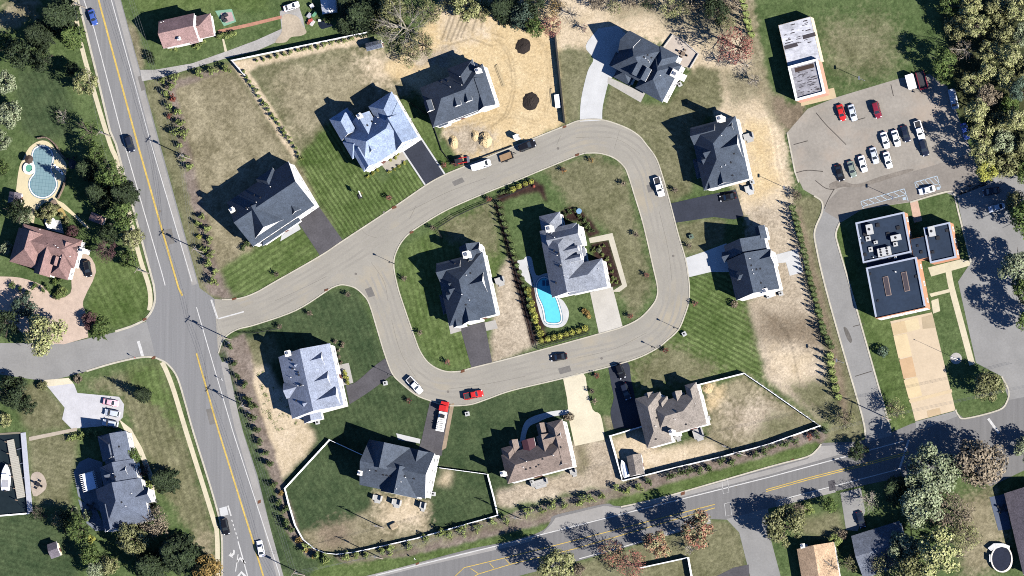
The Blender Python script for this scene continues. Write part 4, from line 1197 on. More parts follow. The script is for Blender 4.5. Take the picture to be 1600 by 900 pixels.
# long bay block measured to its own south edge
parapet(fs, *b4, 6.0, COPING, gaps=('s',))
xm = (b4[0] + b4[1]) / 2
for k, (px, py) in enumerate(((1386,447),(1415,440))):
    p = G(px, py, 5.8) - fs.location
    x = p.x*math.cos(th) + p.y*math.sin(th); y = -p.x*math.sin(th) + p.y*math.cos(th)
    f_ = MB().box(x-.75,x+.75,y-2.7,y+2.7,5.5,5.8).build('skylight', mottled('skylight_frame', C(170,150,140), .1), fs)
    MB().box(x-.6,x+.6,y-2.55,y+2.55,5.802,5.83).build('pane', plain('dusty_glass', C(92,84,88), .4), f_)
for k in range(4):
    x = b4[0] + (b4[1]-b4[0]) * (k + .5) / 4
    inst('bay_door', GAR_ME, fs, (x, b4[2] - .02, .1), -math.pi, (3.3, 1, 4.2))
for (bx, hh) in ((b1, 4.7), (b3, 4.9), (b4, 6.0)):
    for k in range(3):
        y = bx[2] + (bx[3]-bx[2]) * (k + .5) / 3
        wo_ = inst('window', WIN_ME, fs, (bx[1] + .01, y, 1.0), -math.pi/2, (1.3, 1, 1.4)); inst('pane', PANE_ME, wo_)
for (px, py, z) in ((1345,372,4.2),(1348,380,4.2),(1372,352,4.2),(1352,366,4.2),(1388,366,4.2),(1404,356,4.2),(1352,398,4.25),(1365,402,4.25),(1376,404,4.25),(1390,402,4.25),(1360,428,5.5),(1400,425,5.5),(1432,432,5.5),(1372,470,5.5),(1434,384,4.45),(1440,394,4.45),(1466,372,4.4),(1458,394,4.4),(1480,360,4.4)):
    p = G(px, py, z) - fs.location
    x = p.x*math.cos(th) + p.y*math.sin(th); y = -p.x*math.sin(th) + p.y*math.cos(th)
    k_ = 1.0 + .7*((px*7+py) % 3)/2
    inst('vent_pipe' if (px+py) % 2 else 'roof_vent', PIPE_ME if (px+py) % 2 else VBOX_ME, fs, (x, y, z), 0, (k_*1.3, k_*1.3, k_))
# connecting roof between the first block and the bays
b5 = flat_block(fs, (1350,392), (1433,417), th, 4.3, BRICK, MEMB, COPING, par=.06)

th2 = frame((1216,40), (1267,26), 4.2)
c0 = G(1250, 90, 4.2); wh = empty('warehouse', (c0.x, c0.y, 0), th2)
tag(wh, 'long flat building with stained white roofs and a tan slab in front', 'warehouse')
q1 = flat_block(wh, (1216,39.5), (1282,94), th2, 3.9, TANWALL, WORN, COPING, par=.12)
q2 = flat_block(wh, (1231,104), (1289,145), th2, 5.4, mottled('salmon_wall', (0.5,.27,.19), .08), mottled('grimy_roof', C(176,174,180), .32, (.4,1.3), stretch=(math.radians(-14), .5, 1.8)), WHITE, par=.5)
parapet(wh, *q2, 5.4, WHITE, cap=.55)
DKP = mottled('dark_roof_patch', C(84, 78, 82), .2)
for (ax, ay, bx, by) in ((1225,72,1246,69),(1254,57,1274,53)):
    p = G(ax, ay, 3.9) - wh.location; q = G(bx, by, 3.9) - wh.location
    f = lambda v: (v.x*math.cos(th2)+v.y*math.sin(th2), -v.x*math.sin(th2)+v.y*math.cos(th2))
    (xa, ya), (xb, yb) = f(p), f(q)
    MB().box(xa, xb, min(ya,yb)-.55, min(ya,yb)+.55, 3.78, 3.82).build('roof_patch', DKP, wh)
MB().box(q2[0]+1.6, q2[1]-1.4, q2[3]-2.1, q2[3]-.9, 4.9, 4.925).build('roof_patch', mottled('wet_stain', C(84,68,62), .25), wh)
rs = random.Random(4)
mb = MB()
for k in range(26):
    x = rs.uniform(q1[0]+.6, q1[1]-1.6); y = rs.uniform(q1[2]+5, q1[3]-.6); l_ = rs.uniform(.4,1.6)
    mb.box(x, x+l_, y, y+rs.uniform(.12,.3), 3.78, 3.80+.0005*k)
for k in range(34):
    x = rs.uniform(q2[0]+.9, q2[1]-2.0); y = rs.uniform(q2[2]+.9, q2[3]-2.4); l_ = rs.uniform(.4,1.5)
    mb.box(x, x+l_, y, y+rs.uniform(.1,.25), 4.9, 4.92+.0005*k)
mb.build('roof_stain', DKP, wh)
# rooftop machines
def unit_box(name, label, px, py, z, w_, d_, h_, rz, fans=0, cat='air conditioner', m=None, group=None):
    p = G(px, py, z)
    r = empty(name, (p.x, p.y, z), rz)
    tag(r, label, cat, group)
    body = MB().box(-w_/2, w_/2, -d_/2, d_/2, 0.02, h_)
    body.box(-w_/2-.05, w_/2+.05, -d_/2-.05, d_/2+.05, h_*.86, h_*.93)
    body.build('casing', m or plain('machine_white', C(225,225,222), .5), r)
    n = max(1, fans)
    cols = 2 if n > 2 else n
    for k in range(n):
        fx = -w_/2 + w_ * ((k % cols) + .5) / cols; fy = -d_/2 + d_ * ((k // cols) + .5) / max(1, math.ceil(n/cols))
        MB().cyl((fx, fy, h_-.01), (fx, fy, h_+.08), min(w_, d_)/4.2 if n == 1 else min(w_/cols, d_/math.ceil(n/cols))*.42, n=14).build('fan', BLACK, r)
    return r
for (lab, px, py, z, a_, b_, c_, fn) in (
    ('rounded white rooftop unit nearest the left parapet of the station', 1360,359,4.2,1.6,2.7,1.5,1),
    ('white rooftop unit in the middle of the square station block', 1401,372,4.2,2.7,1.5,1.4,1),
    ('largest white rooftop unit with six fans, behind the truck bays', 1383,394,4.0,3.6,2.3,1.5,6),
    ('white rooftop unit on the right hand station block', 1457,362,4.4,1.6,2.7,1.5,1),
    ('small square white vent box beside the six fan unit', 1400,382,4.2,1.1,1.1,.9,1),
    ('low grey rooftop hatch left of the middle unit', 1357,373,4.2,1.3,1.3,.5,1),
    ('little white rooftop vent below the grey hatch', 1369,379,4.2,1.0,.8,.7,1),
    ('small pale rooftop hatch near the six fan unit', 1361,390,4.2,1.1,1.3,.5,1),
    ('small pinkish vent between the station blocks', 1400,403,4.0,.7,.7,.7,1)):
    unit_box('rooftop_unit', lab, px, py, z, a_, b_, c_, th, fn, 'rooftop unit')
for (lab, px, py, rz) in (
    ('pair of air conditioners by the pale blue roofed house, nearest its rear corner', 627,167,-.6),
    ('white generator box beside the pale blue roofed house', 639,186,-.6),
    ('air conditioner at the lower right corner of the house by the black car', 1176,285,.2),
    ('air conditioner under the right wall of the house with four gables', 497,660,.2),
    ('air conditioner by the right wall of the fenced slate roofed house', 678,772,-.1),
    ('air conditioner behind the taupe roofed house', 1107,654,.2),
    ('air conditioner behind the charcoal house with the square patio, lower left one', 1202,463,.2),
    ('air conditioner behind the charcoal house with the square patio, lower right one', 1221,459,.2),
    ('air conditioner beside the stone patio house with the curved drive', 1063,132,.5),
    ('air conditioner at the back of the brown roofed house', 832,754,.2),
    ('grey utility box on the lawn opposite the tan driveway', 731,647,.2),
    ('green utility box on the lawn north of the pale concrete driveway', 1081,370,.3),
    ('pale utility box on the lawn near the white pickup bend', 603,599,.2),
    ('small white box on the bright striped lawn beside the road bend', 1070,522,.5)):
    unit_box('utility_box' if 'box' in lab else 'air_conditioner', lab, px, py, 0.0, 1.1, 1.1, .9, rz, 1, 'utility box' if 'box' in lab else 'air conditioner',
             m=plain('green_casing', C(120,140,120), .6) if 'green' in lab else None)
# ------------------------------------------------------------------ trees and shrubs
F = {
 'green':   foliage('leaf_green', (C(66, 90, 42), C(104, 126, 62), C(150, 164, 96)), .7),
 'olive':   foliage('leaf_olive', (C(106, 110, 64), C(158, 160, 106), C(206, 202, 154)), .7),
 'yellow':  foliage('leaf_yellow', (C(126, 136, 76), C(188, 188, 124), C(236, 230, 182)), .7),
 'pale':    foliage('leaf_pale', (C(112, 128, 90), C(164, 174, 134), C(218, 222, 186)), .7),
 'dark':    foliage('leaf_dark', (C(37, 51, 32), C(63, 79, 48), C(88, 103, 63)), .8),
 'blue':    foliage('leaf_bluegreen', (C(65, 86, 70), C(98, 119, 98), C(136, 152, 131)), .8),
 'orange':  foliage('leaf_orange', (C(157, 103, 63), C(211, 143, 81), C(181, 169, 98)), .9),
 'red':     foliage('leaf_red', (C(160, 92, 88), C(196, 128, 116), C(160, 156, 110)), .9),
 'maple':   foliage('leaf_maple', (C(196, 104, 96), C(170, 176, 122), C(226, 222, 172)), .6),
 'gold':    foliage('leaf_gold', (C(150, 120, 66), C(198, 164, 96), C(132, 120, 72)), .9),
 'purple':  foliage('leaf_purple', (C(86, 58, 63), C(126, 88, 91), C(103, 81, 74)), .9),
 'brown':   foliage('leaf_brown', (C(122, 108, 88), C(166, 150, 126), C(196, 182, 156)), .9),
 'bush':    foliage('leaf_bush', (C(112, 132, 70), C(160, 174, 98), C(196, 204, 132)), 1.6),
 'ball':    foliage('leaf_ball', (C(145, 150, 60), C(197, 197, 96), C(228, 225, 126)), 1.8),
 'conif':   foliage('leaf_conifer', (C(66, 86, 50), C(104, 122, 70), C(140, 154, 96)), 1.5),
 'redbush': foliage('leaf_redbush', (C(140, 70, 62), C(172, 92, 78), C(140, 116, 84)), 1.8),
}
BARK = mottled('tree_bark', C(120,108,98), .25, (.8,4))
BARKP = mottled('pale_bark', C(186,176,162), .2, (.8,4))

def quads_mesh(name, c, n, size, mat, rng, aspect=0.62):
    """leaf cards: centres c, facing n, edge size (array)"""
    k = len(c)
    n = n / np.maximum(np.linalg.norm(n, axis=1, keepdims=True), 1e-6)
    r = rng.normal(size=(k, 3))
    e1 = np.cross(n, r); e1 /= np.maximum(np.linalg.norm(e1, axis=1, keepdims=True), 1e-6)
    e2 = np.cross(n, e1)
    s = size[:, None]
    a = e1 * s; b = e2 * s * aspect
    v = np.stack([c - a * .5, c - b * .5 + a * .1, c + a * .5, c + b * .5 + a * .1], 1).reshape(-1, 3)
    me = bpy.data.meshes.new(name)
    me.vertices.add(4 * k); me.vertices.foreach_set('co', v.reshape(-1).astype(np.float32))
    me.loops.add(4 * k); me.loops.foreach_set('vertex_index', np.arange(4 * k, dtype=np.int32))
    me.polygons.add(k)
    me.polygons.foreach_set('loop_start', np.arange(0, 4 * k, 4, dtype=np.int32))
    me.polygons.foreach_set('loop_total', np.full(k, 4, dtype=np.int32))
    me.update(calc_edges=True)
    me.materials.append(mat)
    return me

def broad_crown(r, h, base, seed, leaf, dens=1.0, open_=0.0):
    """points and normals of a lobed crown: radius r, from base to h"""
    rng = np.random.default_rng(seed)
    nl = int(rng.integers(17, 23)) + int(r)
    cz = (base + h) / 2; hz = (h - base) / 2
    C_, N_ = [], []
    for i in range(nl):
        u = rng.uniform(-0.55, 1.0); a = i * 2.399 + rng.uniform(-.5, .5)
        rr = math.sqrt(max(0, 1 - u * u)) * rng.uniform(.5, .86)
        lc = np.array([rr * math.cos(a) * r, rr * math.sin(a) * r, cz + u * hz * .72])
        lr = r * rng.uniform(.19, .39)
        area = 4 * math.pi * lr * lr
        k = int(dens * area / (leaf * leaf) * 1.05 * rng.uniform(.6, 1.1))
        d = rng.normal(size=(k, 3)); d /= np.linalg.norm(d, axis=1, keepdims=True)
        rad = lr * (0.5 + 0.62 * rng.random(k) ** .6)
        pts = lc + d * rad[:, None] * np.array([1, 1, .8])
        if open_:
            keep = rng.random(k) > open_
            pts, d = pts[keep], d[keep]
        C_.append(pts); N_.append(d * 1.0 + rng.normal(size=d.shape) * .32 + np.array([0, 0, .15]))
    k = int(dens * 4 * r * r / (leaf * leaf) * .16)       # a few leaves inside
    d = rng.normal(size=(k, 3)); d /= np.linalg.norm(d, axis=1, keepdims=True)
    C_.append(np.array([0, 0, cz]) + d * (rng.random(k) ** .4)[:, None] * np.array([r * .62, r * .62, hz * .62])); N_.append(rng.normal(size=(k, 3)))
    return np.concatenate(C_), np.concatenate(N_), rng

def branches(mb, r, h, rng, n=9, depth=2, thick=.16, spread=1.0, base=None, start=.25):
    mb.cyl((0,0,0), (0,0,h*.55), thick*1.5, thick*.9, 7)
    mb.cyl((0,0,h*.55), (rng.uniform(-.3,.3),rng.uniform(-.3,.3),h*.9), thick*.9, thick*.2, 6)
    def grow(p, d, l, t_, lev):
        q = p + d * l
        mb.cyl(p, q, t_, t_*.5, 5 if lev < 2 else 3, caps=False)
        if lev >= depth: return
        for _ in range(3 if lev else 4):
            s_ = rng.uniform(.35, 1.0)
            nd = (d + Vector((rng.uniform(-.7,.7), rng.uniform(-.7,.7), rng.uniform(-.15,.5)))).normalized()
            grow(p + d * l * s_, nd, l * rng.uniform(.4,.7), t_*.5, lev + 1)
    for i in range(n):
        a = i * 2.399 + rng.uniform(-.3,.3); z = h * rng.uniform(start, .7)
        d = Vector((math.cos(a)*spread, math.sin(a)*spread, rng.uniform(.3,.9))).normalized()
        grow(Vector((0,0,z)), d, r * rng.uniform(.55,.85), thick*.6, 0)

TCACHE = {}
def tree_mesh(kind, r, h, variant):
    key = (kind, round(r * 1.5), variant)
    if key in TCACHE: return TCACHE[key]
    seed = variant * 101 + sum(map(ord, ''.join(kind))) * 7 + int(r * 10)
    R_ = random.Random(seed)
    tb = MB()
    shape, leafk = kind
    if shape == 'broad':
        leaf = min(.62, max(.26, .13 * r ** .8))
        c, n, rng = broad_crown(r, h, h * .12, seed, leaf, 1.0)
        cm = quads_mesh('crown', c, n, leaf * rng.uniform(.8, 1.9, len(c)), F[leafk], rng)
        branches(tb, r, h * .8, R_, 6, 1, .1 + r * .022)
    elif shape == 'thin':
        leaf = min(.5, max(.26, .11 * r ** .8))
        c, n, rng = broad_crown(r, h, h * .25, seed, leaf, .55, .35)
        cm = quads_mesh('crown', c, n, leaf * rng.uniform(.7, 1.5, len(c)), F[leafk], rng)
        branches(tb, r * .95, h * .9, R_, 12, 2, .1 + r * .022)
    elif shape == 'bare':
        leaf = .35
        c, n, rng = broad_crown(r, h, h * .35, seed, leaf, .16, .3)
        cm = quads_mesh('crown', c, n, leaf * rng.uniform(.5, 1.0, len(c)), F[leafk], rng)
        branches(tb, r * .8, h * .95, R_, 16, 3, .09 + r * .02, .9)
    elif shape == 'conifer':
        rng = np.random.default_rng(seed)
        leaf = min(.5, max(.2, .14 * r ** .7))
        C_, N_ = [], []
        L = max(7, int(h / .55))
        for i in range(L):
            f = i / (L - 1); z = h * (.06 + .92 * f); rr = r * (1 - f) ** .8 + .08
            nb = max(5, int(13 * (rr / r) + 4))
            for j in range(nb):
                a = 2 * math.pi * (j + rng.random()) / nb; ln = rr * rng.uniform(.78, 1.12)
                k = max(2, int(ln / leaf * 4.4))
                t_ = rng.random(k) ** .55
                pts = np.stack([np.cos(a) * ln * t_, np.sin(a) * ln * t_, z - t_ * ln * .25 + .0 * t_], -1)
                pts += rng.normal(size=pts.shape) * np.array([leaf * .45, leaf * .45, leaf * .3])
                C_.append(pts); N_.append(np.array([math.cos(a) * .5, math.sin(a) * .5, .8]) + rng.normal(size=pts.shape) * .45)
        c = np.concatenate(C_); n = np.concatenate(N_)
        cm = quads_mesh('crown', c, n, leaf * rng.uniform(.8, 1.7, len(c)), F[leafk], rng)
        tb.cyl((0,0,0), (0,0,h*.9), .06 + r*.05, .03, 6)
    me = bpy.data.meshes.new('trunk'); me.from_pydata(tb.v, [], tb.f)
    me.materials.append(BARKP if shape == 'bare' else BARK)
    TCACHE[key] = (me, cm, r)
    return TCACHE[key]

NT = 0
def tree(x, y, rpx, shape, leafk, label, name=None, hf=None, group=None):
    """tree whose crown centre is seen at photo pixel (x, y), crown radius rpx pixels"""
    global NT
    NT += 1
    r = rpx * S
    if 95 < x < 225 and 190 < y < 410 and r > 2 and not hf: hf = {'broad': 3.2, 'thin': 2.8, 'bare': 2, 'conifer': 3.6}[shape]
    if x < 135 and y < 140 and not hf: hf = {'broad': 2.8, 'thin': 2.8, 'bare': 2, 'conifer': 3.2}[shape]
    h = r * (hf or {'broad': 1.9, 'thin': 1.9, 'bare': 2.0, 'conifer': 2.6}[shape])
    h = min(h, 19)
    tm, cm, r0 = tree_mesh((shape, leafk), r, h, NT % 2)
    p = G(x, y, h * (.62 if shape != 'conifer' else .45))
    nm = name or {'broad': 'broadleaf_tree', 'thin': 'thinning_tree', 'bare': 'bare_tree', 'conifer': 'conifer_tree'}[shape]
    root = empty(nm, (p.x, p.y, 0), NT * 2.4)
    tag(root, label, 'tree', group)
    k = r / r0
    root.scale = (k, k, k)
    inst('trunk', tm, root); inst('crown', cm, root)
    return root

T = tree
# ---- top left
T(85,22,31,'conifer','dark','large dark evergreen beside the main road at the top edge, nearest the blue car')
T(54,52,25,'conifer','dark','dark evergreen left of the large roadside one at the top left')
T(108,55,20,'conifer','green','mid green evergreen hanging over the top of the roadside sidewalk')
T(62,92,22,'broad','dark','dark round tree at the upper edge of the top left garden lawn')
T(28,82,26,'broad','dark','dark tree at the left edge in the shade of the top left evergreens')
T(6,66,17,'broad','green','light green tree cut by the left edge near the top')
T(8,130,20,'broad','pale','pale bush-like tree at the left edge, highest of the pale ones')
T(12,178,24,'broad','pale','pale bush-like tree at the left edge beside the dark green lawn')
T(4,222,17,'broad','pale','pale bush-like tree at the left edge level with the pool hot tub')
T(4,262,14,'broad','green','green shrub tree at the left edge beside the cream pool terrace')
T(132,128,22,'broad','yellow','yellow green tree overhanging the roadside sidewalk at the upper left')
T(112,108,14,'broad','dark','dark understorey tree behind the yellow green roadside tree')
T(138,206,20,'thin','green','sparse dull green tree above the roadside hedge, between the two utility poles')
T(98,182,14,'bare','green','nearly leafless young tree on the dark striped garden lawn','bare_tree',1.4)
T(150,238,16,'broad','green','round green shrub tree at the garden corner, level with the dark road car')
T(132,262,20,'conifer','dark','dark evergreen east of the pool terrace, topmost of the screen')
T(172,272,23,'broad','green','bright sided tree in the roadside screen, below the dark road car')
T(150,300,24,'conifer','dark','dark evergreen in the middle of the roadside screen, above the pinkish shed')
T(188,302,22,'conifer','dark','dark evergreen close to the main road, above the mixed ones')
T(192,335,24,'broad','green','wide green tree over the main road edge, beside the pinkish shed')
T(170,366,17,'broad','dark','dark tree below the pinkish shed')
T(205,372,18,'broad','olive','olive tree leaning over the sidewalk near the road pole')
T(166,392,19,'thin','purple','purple leaved tree south of the pinkish shed','purple_tree')
T(196,402,16,'broad','green','small green tree at the head of the roadside lawn')
T(112,362,11,'broad','purple','small purple tree at the corner of the mauve brown house','purple_tree')
T(28,328,20,'broad','dark','dark tree left of the grey pool shed')
T(40,338,15,'thin','pale','spiky pale plant tree between the grey pool shed and the mauve brown house')
T(76,330,14,'broad','olive','flowering bush between pool terrace and mauve brown house','garden_bush',1.2)
T(10,388,12,'broad','pale','pale ball shaped tree west of the mauve brown house','ball_tree',1.3)
T(38,478,21,'broad','blue','blue green ball shaped tree in the pink paver court','ball_tree',1.6)
T(66,522,35,'broad','yellow','big yellow green tree on the corner of the side street')
T(10,505,24,'broad','dark','dark tree at the left edge beside the pink paver court')
T(152,512,22,'conifer','green','spreading green conifer at the end of the pink paver court','conifer_tree',1.2)
T(140,500,14,'broad','purple','dark purple bush on the edge of the pink paver court','purple_tree',1.2)
T(96,457,10,'broad','bush','round bush in the little island of the pink court, nearest the house','garden_bush',1.1)
T(88,463,7,'broad','green','low bush in the little island of the pink court, left side','garden_bush',1.1)
T(20,612,28,'broad','dark','dark tree by the left edge below the side street')
T(42,632,17,'broad','dark','dark tree standing east of the left edge one, on the small lawn')
T(122,592,8,'broad','brown','round tan bush at the mouth of the pale paver drive','garden_bush',1.1)
T(66,603,9,'broad','olive','low olive bush left of the pale paver drive mouth','garden_bush',1.1)
T(218,616,13,'conifer','dark','tall narrow dark evergreen alone on the lawn by the side street corner','conifer_tree',4.0)
T(257,750,22,'conifer','dark','big dark evergreen on the front lawn of the blue grey roofed house','conifer_tree',1.9)
T(212,714,13,'broad','green','green bush at the upper front of the blue grey roofed house','garden_bush',1.2)
T(226,735,11,'thin','purple','small purple tree at the front of the blue grey roofed house','purple_tree')
T(232,757,9,'broad','bush','small green bush at the front step of the blue grey roofed house','garden_bush',1.1)
T(240,792,12,'broad','dark','round dark bush at the lower front of the blue grey roofed house','garden_bush',1.2)
T(243,818,26,'thin','brown','large brownish tree at the lower corner of the blue grey roofed house')
T(205,842,30,'broad','olive','large olive tree below the blue grey roofed house')
T(270,862,36,'conifer','dark','largest dark evergreen at the bottom left, beside the gold tree')
T(228,885,28,'conifer','dark','dark evergreen at the bottom edge left of the largest one')
T(296,872,22,'conifer','dark','dark evergreen between the largest one and the gold tree')
T(326,890,24,'broad','gold','gold leaved tree at the bottom edge beside the turn lane','gold_tree')
T(128,828,21,'broad','green','green tree left of the blue grey house, lower garden screen upper part')
T(108,812,20,'broad','dark','dark tree at the top of the lower garden screen')
T(140,868,20,'broad','green','green tree in the lower garden screen, nearest the little shed')
T(150,888,17,'broad','pale','pale green tree at the bottom edge of the lower garden screen')
T(168,885,18,'broad','olive','dull tree at the bottom edge between the garden screen and the evergreens')
T(62,803,15,'thin','dark','dark thin bush at the end of the seawall','garden_bush',1.2)
T(92,812,15,'thin','olive','small sparse tree beside the seawall bush')
T(8,655,12,'broad','yellow','yellowish bush at the left edge above the creek','garden_bush',1.2)
T(140,842,10,'broad','ball','yellow flowering bush beside the blue stone terrace','garden_bush',1.2)
# ---- top middle
T(628,42,52,'bare','olive','great half bare tree with olive outer leaves above the white shed')
T(606,42,22,'broad','olive','olive leaved tree at the left flank of the great half bare tree')
T(612,18,24,'broad','olive','olive leaved tree at the top edge left of the great half bare tree')
T(660,70,24,'thin','olive','olive tree at the lower right flank of the great half bare tree')
T(640,88,18,'thin','olive','small olive tree below the great half bare tree, nearest the sandy plot house')
T(672,20,24,'thin','olive','pale olive tree at the right flank of the great half bare tree')
T(560,22,34,'conifer','dark','large dark evergreen between the cabin and the great half bare tree')
T(538,36,20,'conifer','dark','dark evergreen right behind the cabin')
T(545,6,22,'conifer','dark','dark evergreen at the top edge right of the cabin')
T(511,28,8,'broad','green','small green tree in front of the cabin','garden_bush',1.3)
T(728,8,26,'broad','yellow','bright yellow green tree at the top edge above the sandy plot')
T(752,18,15,'broad','olive','olive tree between the bright yellow one and the dark shade')
T(786,14,24,'conifer','dark','dark evergreen at the top edge above the sandy plot')
T(815,26,24,'broad','blue','blue green tree at the corner of the sandy plot')
T(832,10,20,'broad','dark','dark tree at the top edge next to the red shrub tree')
T(838,44,16,'broad','green','green tree right of the blue green one, at the edge of the sand')
T(860,40,19,'thin','red','red leaved shrub tree at the corner of the sandy plot','red_tree')
T(870,12,16,'thin','gold','yellowish thin tree at the top edge right of the red shrub tree')
T(892,22,20,'bare','brown','tangle of bare brown branches at the top edge')
T(1048,14,18,'thin','yellow','thin yellow green tree at the top edge above the dry field')
T(1015,2,18,'thin','dark','dark thin tree at the top edge above the stone patio house')
T(1092,2,22,'thin','brown','brownish thin tree at the top edge, left of the small conifer row')
T(1120,16,22,'broad','dark','dense tree throwing the big ragged shadow on the dry field','broadleaf_tree',2.4)
T(1150,72,34,'thin','red','tall reddish thinning tree beside the stone patio','thinning_tree',2.9)
T(1163,100,20,'bare','brown','brown bare tree below the tall reddish tree')
T(1178,126,15,'bare','brown','small brown scrub tree at the edge of the dry strip')
T(932,4,17,'thin','brown','brownish thin tree at the top edge, above the curved pale driveway')
T(958,10,14,'thin','olive','low olive brush tree at the top edge, above the curved pale driveway')
T(985,4,15,'thin','brown','brown brush tree at the top edge, left of the dark thin tree')
T(912,44,10,'bare','red','small reddish scrub at the edge of the olive strip beside the black fence')
T(1072,6,16,'thin','olive','olive thin tree at the top edge, between the yellow green and brownish ones')
T(1140,8,18,'thin','brown','brown thin tree at the top edge beside the slim conifer row')
T(1134,34,16,'thin','olive','olive thin tree below the brown one, beside the slim conifer row')
T(1126,96,13,'bare','brown','brown scrub at the edge of the olive lawn below the stone patio')
T(700,2,14,'thin','olive','olive thin tree at the top edge above the rutted sand')
T(768,4,16,'broad','olive','olive tree at the top edge between the bright yellow one and the dark evergreen')
# ---- wood on the right
wood = [(1478,6,20,'green','green crown at the top left of the wood'),(1512,8,22,'yellow','yellow green crown at the top edge of the wood, second from its left'),(1550,10,24,'olive','olive crown at the top edge of the wood'),
 (1588,12,22,'yellow','yellowish crown at the top right corner of the wood'),(1488,38,22,'olive','olive crown on the lawn side of the wood, near its top'),(1525,40,20,'yellow','yellow green crown in the upper wood'),
 (1562,46,24,'olive','broad olive crown in the upper wood'),(1598,52,20,'pale','pale crown at the right edge of the upper wood'),(1474,92,22,'green','dark green tree standing forward onto the lawn'),
 (1545,80,18,'yellow','yellow crown right of the bare grey tree'),(1580,86,22,'yellow','bright yellow green crown near the right edge, upper wood'),(1600,108,18,'olive','olive crown at the right edge, below the bright yellow one'),
 (1546,112,18,'yellow','yellow crown in the middle of the wood'),(1518,130,18,'yellow','yellowish crown above the shaded van'),(1572,124,18,'yellow','yellow green crown in the middle right of the wood'),
 (1596,142,20,'blue','blue green crown at the right edge of the wood'),(1545,148,18,'brown','brownish crown in the middle of the wood'),(1572,162,18,'green','green crown right of the brownish one'),
 (1528,172,22,'yellow','yellow crown nearest the shaded van'),(1558,188,20,'olive','olive crown below the brownish one'),(1592,186,20,'yellow','yellow green crown at the right edge of the lower wood'),
 (1528,208,22,'yellow','yellow crown over the parking lot corner'),(1562,218,22,'pale','pale crown in the lower wood'),(1596,226,20,'olive','olive crown at the right edge near the foot of the wood'),
 (1534,240,22,'yellow','yellowish crown near the lower parking lot side of the wood'),(1568,254,24,'olive','olive crown at the foot of the wood'),(1540,266,18,'ball','yellow leaved crown at the lowest left foot of the wood'),(1598,264,20,'green','green crown at the lowest right foot of the wood')]
for (x, y, r, k, lab) in wood:
    T(x, y, r, 'broad', k, lab, hf=4.1, group='trees of the wood by the parking lot')
T(1506,78,22,'bare','brown','grey brown bare tree among the green crowns at the lawn side of the wood','bare_tree',2.4)
T(1472,118,14,'broad','green','green tree in front of the wood beside the parked trailers','broadleaf_tree',5)
T(1592,418,30,'broad','pale','pale green tree at the right edge beside the station road','broadleaf_tree',3.2)
T(1612,340,34,'broad','green','tall tree mostly outside the right edge shading the station road','broadleaf_tree',3.2)
T(1618,505,30,'broad','green','tree outside the right edge throwing shade on the lower station road','broadleaf_tree',3.4)
T(1604,455,24,'broad','green','tree at the right edge between the pale green one and the lower shade','broadleaf_tree',3.6)
T(1585,318,22,'broad','olive','olive tree at the right edge over the silver car','broadleaf_tree',3.2)
T(1606,700,24,'broad','pale','pale green tree at the right edge by the crossing')
T(1545,602,26,'broad','olive','olive autumn tree on the rounded grass island by the crossing','broadleaf_tree',2.0)
T(1400,640,19,'thin','olive','small olive tree beside the utility pole at the end of the curved drive')
T(1320,655,18,'thin','olive','small olive tree at the corner of the white fence and the curved drive')
T(1245,306,0.1+9,'thin','brown','sparse little tree at the corner where the curved drive begins')
# ---- lower right
T(1455,738,42,'broad','pale','largest pale green tree right of the shaded slate roofed house','broadleaf_tree',2.5)
T(1440,790,36,'broad','pale','pale green tree below the largest one','broadleaf_tree',2.6)
T(1532,722,40,'broad','brown','wide brownish tree at the crossing','broadleaf_tree',2.0)
T(1490,800,34,'thin','brown','thinning brown tree beside the dry garden')
T(1470,868,40,'broad','yellow','big pale yellow tree at the bottom edge right of the slate roofed house','broadleaf_tree',2.5)
T(1420,890,30,'broad','olive','olive tree at the bottom edge below the slate roofed house','broadleaf_tree',2.5)
T(1505,840,26,'thin','olive','thin olive tree at the edge of the dry garden')
T(1412,852,28,'broad','pale','pale green tree leaning over the right side of the slate roof','broadleaf_tree',2.2)
T(1380,884,22,'thin','olive','sparse olive tree in front of the slate roof at the bottom edge','thinning_tree',2.0)
T(1358,783,22,'bare','pale','pale nearly bare tree beside the shaded drive')
T(1400,765,26,'conifer','dark','dark evergreen behind the road, above the slate roofed house')
T(1340,735-30,16,'broad','dark','dark tree at the street corner by the white fence end')
T(1224,822,32,'broad','olive','large olive tree at the side street corner above the tan roofed house')
T(1243,800,17,'thin','brown','brownish tree behind the large olive corner tree')
T(1262,796,11,'broad','bush','green bush on the small corner lawn, left one','garden_bush',1.2)
T(1300,790,13,'broad','green','green bush at the right of the small corner lawn','garden_bush',1.2)
T(1303,845,12,'broad','bush','bright green bush between the tan and slate roofed houses','garden_bush',1.3)
T(1318,836,8,'thin','brown','small brown bush by the slate roofed house','garden_bush',1.3)
T(1300,885,16,'bare','brown','bare tree in front of the tan roof')
T(1330,880,14,'thin','olive','thin olive tree at the bottom edge between the tan and slate roofs')
# ---- street trees on the south road
T(868,882,29,'broad','yellow','yellow green street tree at the bottom edge, leftmost of the street row','broadleaf_tree',2.9)
T(955,862,22,'thin','maple','orange red street tree, second in the street row','red_tree',3.3)
T(985,882,24,'thin','red','dark red thin tree next to the white corner fence','red_tree',2.2)
T(1026,848,23,'broad','maple','red and green street tree in the middle of the row','red_tree',3.3)
T(1088,826,30,'broad','maple','largest red and green street tree at the right of the row','red_tree',3.0)
T(1078,858,13,'bare','olive','small bare tree behind the largest red street tree')
T(905,890,10,'broad','brown','small brown bush beside the leftmost street tree','garden_bush',1.2)
